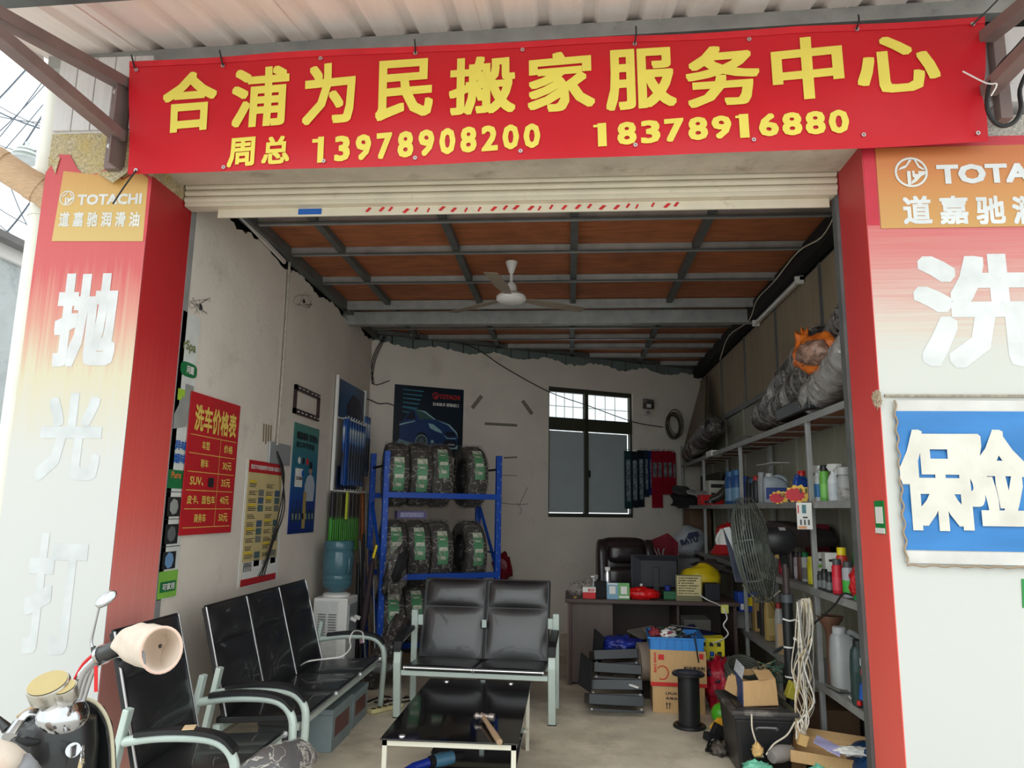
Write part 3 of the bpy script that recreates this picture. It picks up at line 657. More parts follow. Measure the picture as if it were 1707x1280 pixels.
rectL(ad, y0, y1-.035, 1.64, 1.75, green_ink); tL(ad, 'Puro', mat('orange_ink', S(220, 120, 60), .6), y0+.03, y1-.08, 1.70, 1.74, .02)
for k, (za, zb_) in enumerate(((1.475, 1.60), (1.315, 1.44), (1.17, 1.28))):
    rectL(ad, y0, y1-.015, zb_+.018, zb_+.022, dark_ink, 'rule'); rectL(ad, y0+.02, y1-.055, za, zb_-.01, dark_ink, 'photo', .008)
    P('photo_detail', MB().lathe((LX+.0095, y0+.09, (za+zb_)/2-.005), [(.048, 0), (.048, .001)], 7, 'X'), [MATS['grey_ink'], mat('mid_ink', S(96, 98, 100), .6), mat('sky_ink', S(110, 150, 190), .6)][k], ad)
rectL(ad, y0, y1-.012, 1.005, 1.16, mat('leaf_green_ink', S(130, 188, 76), .5), 'field', .0065); tL(ad, '可家用', white_ink, y0+.04, y1-.05, 1.05, 1.09, .02, .012)
rectL(ad, y0+.02, y1-.03, 1.04, 1.1, green_ink, 'band', .0085)
# notice poster (cream, dense)
y0, y1, z0, z1 = 5.22, 5.86, .965, 1.88
no = wallsheet('notice_poster', 'cream notice poster full of small text and photos under a red heading band', 'poster', y0, y1, z0, z1, mat('cream_print', S(204, 186, 132), .5, var=.08))
P('backing_card', MB().box(LX+.0005, LX+.003, y0-.03, y1+.05, z0-.01, z1+.0), paper, no)
rectL(no, y0, y1, z1-.09, z1, red_print, 'band'); tL(no, '常见汽车轮胎修理不良现象与原因分析', white_ink, y0+.03, y1-.02, z1-.065, z1-.03, .02, .01)
rectL(no, y0, y1, z0, z0+.05, red_print, 'band'); rectL(no, y0, y1, z0+.05, z0+.17, paper, 'band')
rr = random.Random(9); pc = [mat('photo_teal', S(80, 104, 104), .5), mat('photo_grey', S(120, 120, 112), .5), mat('photo_blue', S(74, 96, 120), .5)]
for r_ in range(11):
    z = z1-.16-.058*r_
    for c_ in range(2):
        ya = y0+.03+c_*.31
        if (r_+c_) % 3 == 0: rectL(no, ya, ya+.13, z-.008, z+.012, mat('yellow_band', S(214, 190, 60), .6), 'heading')
        for l_ in range(3): rectL(no, ya, ya+.13+rr.uniform(-.03, .03), z-.014-l_*.012, z-.009-l_*.012, dark_ink if l_ else mat('brown_ink', S(96, 80, 60), .6), 'text_line')
        if r_ % 4 != 0: rectL(no, ya+.17, ya+.27, z-.045, z+.004, pc[(r_+c_) % 3], 'photo')
for k in range(5): rectL(no, y0+.03+.03*k, y0+.045+.03*k, z0+.1, z0+.16, dark_ink, 'photo')
# licence plate frame
y0, y1, z0, z1 = 6.0, 6.62, 2.33, 2.58
pf = E('plate_frame', 'empty dark number plate frame on the left wall above the blue poster', 'frame', (LX, 6.3, z0))
mb = MB(); f_ = mat('plate_frame_brown', S(52, 36, 34), .4)
for b_ in ((y0, y1, z0, z0+.045), (y0, y1, z1-.045, z1), (y0, y0+.035, z0, z1), (y1-.035, y1, z0, z1)): mb.box(LX+.002, LX+.022, *b_)
P('frame', mb, f_, pf)
for k in (0, 1, 2, 3, 4, 5):
    yy = y0+.06+k*.095+(.03 if k > 2 else 0); rectL(pf, yy, yy+.05, z0+.016, z0+.026, white_ink, 'slot', .0235); rectL(pf, yy, yy+.05, z1-.026, z1-.016, white_ink, 'slot', .0235)
# blue green oil poster
y0, y1, z0, z1 = 6.06, 6.69, 1.31, 2.26
gp = gradmat('teal_blue_print', [(0, S(20, 40, 110)), (.3, S(26, 66, 150)), (.55, S(44, 110, 140)), (1, S(70, 132, 116))], z0-z0, z1-z0, .35)
op = E('oil_poster', 'teal and blue poster of a man in a white coat above oil bottles', 'poster', (LX, 6.37, z0))
P('sheet', MB().box(LX+.001, LX+.006, y0, y1, z0, z1), gp, op)
tL(op, '德国福斯 润滑油', dark_ink, y0+.06, y1-.05, z1-.14, z1-.07, .03); tL(op, '进口车专用油', dark_ink, y0+.06, y1-.12, z1-.21, z1-.155, .03)
for k in range(5): P('round_mark', MB().lathe((LX+.007, y0+.16+(k % 3)*.1, z1-.32-(k//3)*.11), [(.03, 0), (.03, .002)], 12, 'X'), [white_ink, dark_ink, red_ink, white_ink, blue_ink][k], op)
rectL(op, y0+.08, y0+.26, z0+.40, z0+.56, paper, 'card'); tL(op, 'CC-4008', dark_ink, y0+.1, y0+.24, z0+.46, z0+.49, .02, .012)
rectL(op, y0+.3, y0+.38, z0+.04, z0+.36, mat('tan_ink', S(170, 150, 90), .6), 'pack', .009)
for k in range(7):
    ya = y0+.05+k*.08
    P('bottle_print', MB().add([(LX+.008, ya, z0+.1), (LX+.008, ya+.055, z0+.1), (LX+.008, ya+.055, z0+.19), (LX+.008, ya+.036, z0+.22), (LX+.008, ya+.036, z0+.28), (LX+.008, ya+.018, z0+.28), (LX+.008, ya+.018, z0+.22), (LX+.008, ya, z0+.19)], [tuple(range(8))]), mat('dark_bottle_ink', S(40, 60, 76), .5), op)
    rectL(op, ya+.012, ya+.043, z0+.12, z0+.17, mat('label_ink', S(150, 160, 120), .5), 'label_print', .009)
hc = (LX+.008, y0+.45, z0+.56)
P('figure_head', MB().lathe(hc, [(.042, 0), (.042, .001)], 14, 'X'), mat('skin_ink', S(160, 132, 116), .6), op)
P('figure_hair', MB().add([(LX+.0095, hc[1]-.042, hc[2]+.01), (LX+.0095, hc[1]+.042, hc[2]+.01), (LX+.0095, hc[1]+.03, hc[2]+.07), (LX+.0095, hc[1]-.03, hc[2]+.07)], [(0, 1, 2, 3)]), dark_ink, op)
P('figure_coat', MB().add([(LX+.0085, y0+.34, z0+.28), (LX+.0085, y0+.56, z0+.28), (LX+.0085, y0+.58, z0+.42), (LX+.0085, y0+.53, z0+.5), (LX+.0085, y0+.46, z0+.52), (LX+.0085, y0+.38, z0+.5), (LX+.0085, y0+.32, z0+.42)], [tuple(range(7))]), mat('coat_ink', S(184, 194, 200), .6), op)
# cable conduit, socket and scraped glue patch
cq = [onL(484, 412, .02), onL(478, 520, .02), onL(470, 640, .02), onL(462, 742, .02)]
T('wall_conduit', MB().tube(cq, .012, 8), mat('conduit_grey', S(168, 160, 148), .6, var=.2, vs=20), 'thin grey cable conduit running down the left wall to the socket', 'conduit', smooth=True)
sk = E('wall_socket', 'grey metal socket plate with black wires above the notice poster', 'socket', onL(464, 770, 0))
p0, p1 = onL(446, 765), onL(478, 742)
P('plate', MB().box(LX+.001, LX+.02, p0.y, p1.y+.06, p0.z-.03, p1.z), greym, sk, bevel=.004)
for k in range(3): P('wire', MB().tube([onL(462, 752, .03), onL(470+k*2, 790, .05), onL(474-k*4, 850, .035+.01*k), onL(455-k*5, 905+k*12, .03), onL(440-k*4, 960, .03)], .005, 6, smooth=4), wire_m, sk)
gl = E('glue_patch', 'brown scraped glue strokes left on the wall above the notice poster', 'stain', onL(445, 735, 0))
for k in range(4): a_ = onL(440+k*4, 706+k, .003); b_ = onL(439+k*4, 736+(k % 2)*4, .003); P('stroke', MB().bar(a_, b_, .003, .02), mat('glue', S(132, 116, 94), .9), gl)
tape0 = mat('pencil', S(110, 104, 96), .8)
for (x, y, lb) in ((333, 510, 'near the advert'), (505, 500, 'under the ceiling')):
    rr = random.Random(x); t_ = E('scribble', 'dark pencil scribble and nail on the left wall '+lb, 'mark', onL(x, y, 0))
    for k in range(4): 
        pts = [onL(x+rr.uniform(-16, 16), y+rr.uniform(-14, 14), .003) for _ in range(5)]; P('line', MB().tube(pts, .0012, 4, smooth=4), tape0, t_)
    P('nail', MB().blob(onL(x+2, y+2, .01), (.01, .012, .018), .4, 4, 2, 10, 6), black, t_)
# wiper display rack (blue) on the left wall
ry0, ry1 = 7.10, 8.06
wd = E('wiper_display', 'white wire display rack with a blue car header and hanging blue wiper packs', 'display', (LX, 7.5, 1.68))
for yy in (ry0-.02, ry1+.02): P('upright', MB().bar((LX+.03, yy, 1.7), (LX+.03, yy, 2.86), .03, .03), whitep, wd)
P('header', MB().box(LX+.02, LX+.028, ry0, ry1, 2.44, 2.84), gradmat('header_print', [(0, S(20, 60, 100)), (.5, S(44, 100, 150)), (1, S(30, 40, 60))], -.4, .56, .35, axis='Y'), wd)
P('header_car', MB().add([(LX+.03, ry0+.3, 2.5), (LX+.03, ry0+.8, 2.5), (LX+.03, ry0+.9, 2.6), (LX+.03, ry0+.75, 2.72), (LX+.03, ry0+.5, 2.74), (LX+.03, ry0+.32, 2.6)], [tuple(range(6))]), mat('car_ink', S(36, 34, 60), .4), wd)
for z in (2.43, 1.70): P('rail', MB().bar((LX+.05, ry0, z), (LX+.05, ry1, z), .012, .012), whitep, wd)
for k in range(10):
    yy = ry0+.06+k*.095
    for z in (2.43, 1.70): P('hook', MB().tube([(LX+.05, yy, z), (LX+.13, yy, z+.0), (LX+.14, yy, z+.02)], .005, 5), whitep, wd)
bp_m = gradmat('blue_pack', [(0, S(30, 80, 150)), (.45, S(24, 30, 44)), (.62, S(26, 90, 170)), (.85, S(190, 206, 214)), (.9, S(24, 92, 176)), (1, S(20, 60, 120))], 0, .66, .25)
ORD = ['first', 'second', 'third', 'fourth', 'fifth', 'sixth', 'seventh', 'eighth', 'ninth', 'farthest']
wp0 = None
for k in range(10):
    yy = ry0+.01+k*.095
    if wp0 is None:
        wp0 = E('wiper_pack', 'nearest blue wiper pack hanging on the white display rack', 'wiper blade', (LX+.11, yy, 1.76), group='blue wiper packs on the wall display')
        P('card', MB().box(-.012, .012, 0, .075, 0, .66), bp_m, wp0, local=True, bevel=.004)
        P('blade', MB().bar((.018, .037, .06), (.018, .037, .42), .012, .012), black, wp0, local=True)
        P('hang_tab', MB().box(-.001, .001, .025, .05, .66, .69), whitep, wp0, local=True)
    else: dup(wp0, (LX+.11, yy, 1.76+(.12 if k > 7 else 0)), label='%s blue wiper pack from the near end of the white display rack' % ORD[k])
T('blue_wiper_card', MB().box(LX+.14, LX+.15, ry0-.02, ry0+.07, 1.75, 2.42), bluep, 'long blue card pack at the near end of the wiper display', 'pack')
T('display_panel', MB().box(LX+.03, LX+.04, ry0+.1, ry1-.2, 1.72, 1.95), mat('dark_blue_print', S(24, 44, 84), .3), 'dark blue backing card low behind the wiper packs', 'card')
gp_m = gradmat('green_pack', [(0, S(60, 150, 40)), (.55, S(56, 146, 42)), (.6, S(30, 26, 30)), (1, S(36, 30, 34))], 0, .62, .3)
g0 = None
for k in range(7):
    yy = 6.98+k*.135
    if g0 is None:
        g0 = E('green_wiper_pack', 'nearest green wiper pack in the row hanging above the water bottle', 'wiper blade', (LX+.05, yy, 1.08), group='green wiper packs above the water dispenser')
        P('card', MB().box(0, .03, 0, .11, 0, .60), gp_m, g0, local=True, bevel=.006); P('edge', MB().box(.03, .034, .045, .06, .01, .34), mat('bright_green', S(96, 190, 60), .4), g0, local=True)
    else: dup(g0, (LX+.05, yy, 1.08), label='%s green wiper pack, counted from the near end, above the water bottle' % (ORD[k] if k < 6 else 'farthest'))
T('yellow_green_tube', MB().box(LX+.1, LX+.12, 7.32, 7.36, 1.42, 1.7), mat('lime_plastic', S(206, 214, 60), .4), 'yellow-green strip hanging in front of the green wiper packs', 'strip')
for k, (yy, c_, lb) in enumerate(((7.98, S(180, 96, 40), 'orange-brown'), (8.05, S(150, 140, 134), 'grey patterned'), (8.12, S(190, 188, 186), 'silver white'))):
    T('long_tube', MB().cyl((LX+.12+.02*k, yy, .95), (LX+.08+.02*k, yy, 1.72), .018, n=10), mat('tube%d' % k, c_, .35, var=.25, vs=20), lb+' long wiper tube leaning in the corner behind the water bottle', 'tube', smooth=True)

# ============================================================ back wall items
def onB(x, y, off=.004): return hb(x, y, off)
def backsheet(t, nm, s0, s1, z0, z1, m, o0=.002, o1=.008): mb = MB(); slab(mb, s0, s1, z0, z1, o0, o1); return P(nm, mb, m, t)
def polyB(t, nm, pts, m, off): return P(nm, MB().add([bp(s, z, off) for s, z in pts], [tuple(range(len(pts)))]), m, t)
s0, s1 = bs(onB(656, 690)), bs(onB(772, 690)); z1 = onB(715, 645).z; z0 = 2.15
cp = E('car_poster', 'dark blue poster of a splashing saloon car above the blue tyre rack', 'poster', bp((s0+s1)/2, z0)); 
backsheet(cp, 'sheet', s0, s1, z0, z1, mat('night_print', S(18, 34, 48), .3, var=.5, vs=1.6))
W_, H_ = s1-s0, z1-z0
# poster coordinates read off the zoomed crop (fraction of width; fraction of height downward)
def pc_(x, y): return (s0+W_*x, z1-H_*(y-.05 if y > .34 else y))
K = .97
def cpoly(nm, pts, m, off): return polyB(cp, nm, [pc_(x, y*K) for x, y in pts], m, off)
ink1 = mat('car_body_ink', S(24, 58, 110), .35); ink2 = mat('car_line_ink', S(150, 190, 196), .4); ink3 = mat('car_glass_ink', S(50, 90, 84), .4); ink4 = mat('splash_ink', S(110, 150, 160), .5, var=.4, vs=14); ink5 = mat('car_dark_ink', S(14, 24, 44), .4); stripe = mat('stripe_ink', S(50, 120, 140), .4)
for k in range(7): cpoly('stripe', [(.12, .06+.062*k), (.42-.02*k, .065+.064*k), (.40-.02*k, .085+.064*k), (.12, .075+.062*k)], stripe, .0095)
cpoly('splash', [(.0, .95), (.12, .80), (.3, .86), (.42, .93), (.62, 1.03), (.3, 1.02), (.02, 1.05)], ink4, .0095)
cpoly('car_body', [(.09, .62), (.14, .57), (.22, .42), (.30, .40), (.44, .42), (.58, .52), (.78, .58), (.88, .66), (.93, .78), (.92, .88), (.84, .93), (.50, .93), (.46, .78), (.36, .78), (.32, .90), (.09, .84)], ink1, .011)
cpoly('car_window', [(.30, .41), (.44, .43), (.57, .525), (.36, .54)], ink3, .0125); cpoly('car_window', [(.16, .56), (.23, .44), (.28, .42), (.31, .54)], ink5, .0125)
cpoly('car_line', [(.08, .625), (.30, .56), (.30, .575), (.09, .645)], ink2, .013); cpoly('car_line', [(.28, .40), (.44, .415), (.6, .53), (.57, .53), (.42, .43)], ink2, .013)
cpoly('car_line', [(.6, .53), (.80, .59), (.91, .70), (.93, .8), (.9, .72), (.78, .605)], ink2, .013)
cpoly('headlight', [(.49, .59), (.56, .60), (.68, .69), (.70, .73), (.60, .70), (.52, .66)], ink2, .0135)
cpoly('grille', [(.72, .70), (.88, .70), (.90, .76), (.78, .77)], ink5, .013); cpoly('car_line', [(.70, .74), (.78, .79), (.90, .785), (.90, .80), (.77, .805)], ink2, .014)
cpoly('bumper', [(.68, .92), (.74, .82), (.90, .82), (.92, .92)], ink5, .013); cpoly('car_line', [(.50, .90), (.60, .93), (.88, .93), (.93, .88), (.92, .95), (.60, .955)], ink2, .014)
cpoly('fog_light', [(.53, .84), (.57, .83), (.58, .87), (.54, .88)], ink2, .0145)
a_ = pc_(.79, .90*K); text(cp, 'TOTACHI', white_ink, bp(*a_, .016), BA, Z3, .09*W_, .022, .03)
wc = pc_(.40, .86*K); rw = .085*W_
cpoly('wheel', [(.40+.095*math.cos(t)*.95, .86+.14*math.sin(t)) for t in [2*PI*i/20 for i in range(20)]], ink5, .0145)
mbw = MB()
for i in range(24):
    t0, t1 = 2*PI*i/24, 2*PI*(i+1)/24; f = lambda t, k: bp(wc[0]+.085*W_*k*math.cos(t), wc[1]+.095*H_*k*math.sin(t), .0155)
    mbw.add([f(t0, .9), f(t0, 1), f(t1, 1), f(t1, .9)], [(0, 1, 2, 3)])
    if i % 2 == 0: mbw.add([f(t0, .1), f(t0, .92), f(t0+.09, .92), f(t0+.3, .1)], [(0, 1, 2, 3)])
P('wheel_rim', mbw, ink2, cp)
c_ = pc_(.585, .125*K)
logo(cp, bp(c_[0], c_[1], .012), .05*W_, red_ink, BA, Z3, -BN)
a_ = pc_(.64, .165*K); text(cp, 'TOTACHI', red_ink, bp(*a_, .012), BA, Z3, .30*W_, .075*H_*.9, .03)
a_ = pc_(.55, .275*K); text(cp, '日本技术 原装进口', white_ink, bp(*a_, .012), BA, Z3, .38*W_, .05*H_, .03)
# tape strips left on the wall
tape = mat('old_tape', S(132, 126, 112), .8, var=.2, vs=20)
for k, ((x0, y0_), (x1, y1_), w_, lb) in enumerate((((803, 660), (787, 680), .05, 'slanting tape strip right of the car poster'), ((871, 668), (887, 690), .05, 'slanting tape strip left of the window'), ((808, 706), (862, 709), .035, 'long level tape strip between car poster and window'), ((840, 763), (862, 762), .02, 'short level tape strip right of the tyre rack'))):
    T('tape_strip', MB().bar(onB(x0, y0_, .004), onB(x1, y1_, .004), .004, w_), tape, 'dull grey '+lb, 'tape')
mk = E('wall_mark', 'faint dark scuff marks with a branching scratch right of the tyre rack', 'mark', onB(862, 842, 0))
for pts in (((833, 838), (850, 840), (866, 841), (880, 840)), ((866, 841), (873, 826), (880, 812)), ((862, 838), (870, 850), (866, 858)), ((835, 792), (862, 793))): P('scratch', MB().tube([onB(*p, .003) for p in pts], .004, 4), tape, mk)
# wires on the back wall
T('wall_wire', MB().tube([onB(690, 560, .02), onB(780, 575, .02), onB(840, 612, .02), onB(915, 653, .02), onB(980, 676, .06), onB(1055, 703, .02), onB(1105, 712, .03)], .006, 6, smooth=4), wire_m, 'thin black wire sagging across the back wall past the window', 'wire')
T('wall_wire', MB().tube([hx(608, 664, LX+.02), hx(618, 667, LX+.03), onB(632, 673, .02), onB(645, 672, .02), onB(657, 676, .02)], .006, 6, smooth=3), wire_m, 'short black wire from the corner to the car poster', 'wire')
ws = E('corner_wires', 'tangle of thin black wires hanging in the left rear corner', 'wire', onB(628, 610, .02))
for k in range(3): P('wire', MB().tube([onB(640+k*2, 560, .03), onB(620+k*3, 600, .04), onB(624-k*2, 640, .03), onB(640+k*10, 630+k*4, .03)][:3+k % 2], .005, 5, smooth=4), wire_m, ws)
# floodlight
fl = E('floodlight', 'small dark floodlight on a bracket right of the window', 'light', onB(1080, 690, 0))
c_ = onB(1081, 676, .1); P('hood', MB().obox(c_+V((0, 0, .06)), (.12, .1, .05), (.3, 0, BZ)), raild, fl, bevel=.005); P('housing', MB().obox(c_, (.12, .1, .09), (.1, 0, BZ)), mat('dark_red_metal', S(60, 44, 40), .5), fl, bevel=.005)
P('lamp_face', MB().obox(c_+V((.0, -.052, -.01)), (.07, .01, .05), (.1, 0, BZ)), whitep, fl); P('bracket', MB().bar(c_+V((0, .02, -.08)), onB(1078, 690, 0), .03, .02), greym, fl); P('foot_plate', MB().obox(onB(1077, 690, .06)+V((0, 0, -.01)), (.09, .1, .015), (0, .2, BZ)), whitep, fl)
# vent pipe stub
vs_ = E('pipe_stub', 'short white pipe stub at the top of the back wall near the left corner', 'pipe', onB(691, 553, .1))
P('pipe', MB().cyl(onB(691, 558, .1), onB(691, 545, .1), .05, n=16), MATS['pvc'], vs_, smooth=True); P('rim', MB().cyl(onB(691, 547, .1), onB(691, 545, .1), .056, n=16), MATS['pvc'], vs_, smooth=True)
# hung coil of wire
co = E('wire_coil', 'loose coil of dark wire hanging on the back wall at the end of the shelves', 'coil', onB(1124, 710, .1))
rr = random.Random(4)
for k in range(8):
    c_ = onB(1124, 708, .06+.012*k); r_ = .15+rr.uniform(-.03, .03); e_ = rr.uniform(-.03, .03)
    P('loop', MB().tube([c_+BA*(math.cos(t)*r_*.8+e_)+V((0, 0, math.sin(t)*r_*1.15+e_)) for t in [2*PI*i/20 for i in range(20)]], .006, 5, closed=True), mat('wire_dull', S(76, 68, 60), .6), co)
# hanging wiper packs, each a thing
packs = [(1042, 1052, 752, 848, S(34, 62, 62), 'dark teal'), (1053, 1063, 753, 846, S(30, 36, 42), 'black'), (1064, 1073, 751, 845, S(26, 34, 44), 'black'), (1074, 1081, 751, 828, S(34, 48, 66), 'slate'), (1082, 1090, 752, 825, S(24, 48, 110), 'deep blue'), (1091, 1096, 752, 822, S(26, 36, 62), 'navy')]
for k, (x0, x1, ya, yb, c_, lb) in enumerate(packs):
    a_, b_ = onB(x0, yb, .03), onB(x1, ya, .03); t_ = E('hanging_wiper', ('%s wiper pack, number-less, hanging right of the window' % lb).replace(', number-less', '')+(' (second dark one)' if k == 2 else ''), 'wiper blade', bp(bs(a_), a_.z))
    t_['label'] = ['dark teal wiper pack hanging nearest the window on the back wall', 'black wiper pack hanging second from the window on the back wall', 'black wiper pack hanging third from the window, between black and slate packs', 'slate grey short wiper pack hanging between the black and blue packs', 'deep blue short wiper pack hanging left of the narrow navy one', 'narrow navy wiper pack hanging beside the red packs'][k]
    backsheet(t_, 'card', bs(a_), bs(b_)-.006, a_.z, b_.z, mat('pack_%d' % k, c_, .35, var=.2, vs=14), .02, .04)
    backsheet(t_, 'print', bs(a_)+.02, bs(b_)-.025, a_.z+.1, b_.z-.12, mat('pack_print', S(120, 132, 136), .5, var=.8, vs=30), .041, .043)
    P('hook', MB().tube([bp((bs(a_)+bs(b_))/2, b_.z+.02, 0), bp((bs(a_)+bs(b_))/2, b_.z+.02, .06)], .005, 5), steel, t_)
reds = [(1084, 1094, 797, 847), (1097, 1105, 790, 847)]
for k, (x0, x1, ya, yb) in enumerate(((1088, 1096, 752, 846), (1097, 1104, 752, 846), (1106, 1113, 752, 824), (1114, 1121, 752, 824), (1122, 1127, 754, 822))):
    a_, b_ = onB(x0, yb, .06), onB(x1, ya, .06); t_ = E('hanging_wiper', '', 'wiper blade', bp(bs(a_), a_.z))
    t_['label'] = ['long red wiper pack hanging beside the navy pack', 'long red wiper pack hanging beside the shorter red ones', 'shorter red wiper pack next to the long red pair', 'shorter red wiper pack next to the narrow red end pack', 'narrow red wiper pack at the end next to the shelf post'][k]
    backsheet(t_, 'card', bs(a_), bs(b_)-.008, a_.z, b_.z, mat('red_pack', S(150, 24, 44), .35, var=.15, vs=14), .045, .06)
    backsheet(t_, 'print', bs(a_)+.015, bs(b_)-.02, b_.z-.36, b_.z-.16, mat('red_pack_print', S(120, 130, 132), .4, var=.6, vs=18), .061, .063)
    P('hook', MB().tube([bp((bs(a_)+bs(b_))/2, b_.z+.02, 0), bp((bs(a_)+bs(b_))/2, b_.z+.02, .07)], .005, 5), steel, t_)

# ============================================================ ceiling fan and tube light
cf = E('ceiling_fan', 'white three-bladed ceiling fan hanging on a rod under the plywood ceiling', 'fan', (0, 0, 0))
fc = hz(853, 497, 3.33); fx, fyy = fc.x, fc.y
fz = 3.28
fpos = hy(852, 497, 5.84); fx, fyy, fz = fpos.x, 5.84, fpos.z
P('rod', MB().cyl((fx, fyy, fz+.05), (fx, fyy, 3.6), .013, n=10), whitep, cf); P('canopy', MB().lathe((fx, fyy, fz+.05), [(.05, 0), (.045, .06), (.02, .09)], 16), whitep, cf, smooth=True); P('canopy', MB().lathe((fx, fyy, 3.5), [(.02, 0), (.05, .09), (.05, .1)], 16), whitep, cf, smooth=True)
P('motor', MB().lathe((fx, fyy, fz-.045), [(.05, 0), (.10, .008), (.125, .03), (.125, .055), (.10, .08), (.05, .09)], 28), whitep, cf, smooth=True)
bl_m = mat('fan_blade', S(146, 134, 118), .5, var=.12)
for k, tip in enumerate(((990, 520), (745, 523), (818, 455))):
    d = hz(*tip, fz)-V((fx, fyy, fz)); d.z = 0; BLN = min(d.length, .72); d.normalize(); s_ = V((-d.y, d.x, -.12)).normalized()
    c0 = V((fx, fyy, fz)); mb = MB(); pts = []
    for r_, w_ in ((.12, .03), (.2, .045), (.32, .06), (BLN, .055)): pts.append((r_, w_))
    vs = [c0+d*r_+s_*w_ for r_, w_ in pts]+[c0+d*r_-s_*w_ for r_, w_ in pts[::-1]]
    mb.prism(vs, (0, 0, .004)); P('blade', mb, bl_m, cf)
tb0, tb1 = hx(1330, 464, RX-.06), hx(1257, 538, RX-.06)
tl = E('tube_light', 'fluorescent tube light fixed high on the right wall', 'lamp', (RX, (tb0.y+tb1.y)/2, tb0.z))
zt_ = (tb0.z+tb1.z)/2
P('batten', MB().box(RX-.045, RX-.012, tb0.y, tb1.y, zt_-.01, zt_+.025), whitep, tl); P('tube', MB().cyl((RX-.06, tb0.y+.03, zt_-.02), (RX-.06, tb1.y-.03, zt_-.02), .015, n=12), mat('tube_glass', S(230, 230, 224), .2), tl, smooth=True)
for yy in (tb0.y, tb1.y-.03): P('end_cap', MB().box(RX-.08, RX-.012, yy, yy+.03, zt_-.04, zt_+.02), whitep, tl)
T('ceiling_cable', MB().tube([hx(1393, 356, RX-.1), hx(1370, 395, RX-.1), hx(1330, 420, RX-.12), hx(1290, 470, RX-.1), hx(1262, 500, RX-.1), hx(1248, 535, RX-.1), hx(1215, 560, RX-.1), hx(1200, 600, RX-.1)], .006, 6, smooth=4), wire_w, 'pale cable looping along the painted dark gap over the right wall', 'cable')
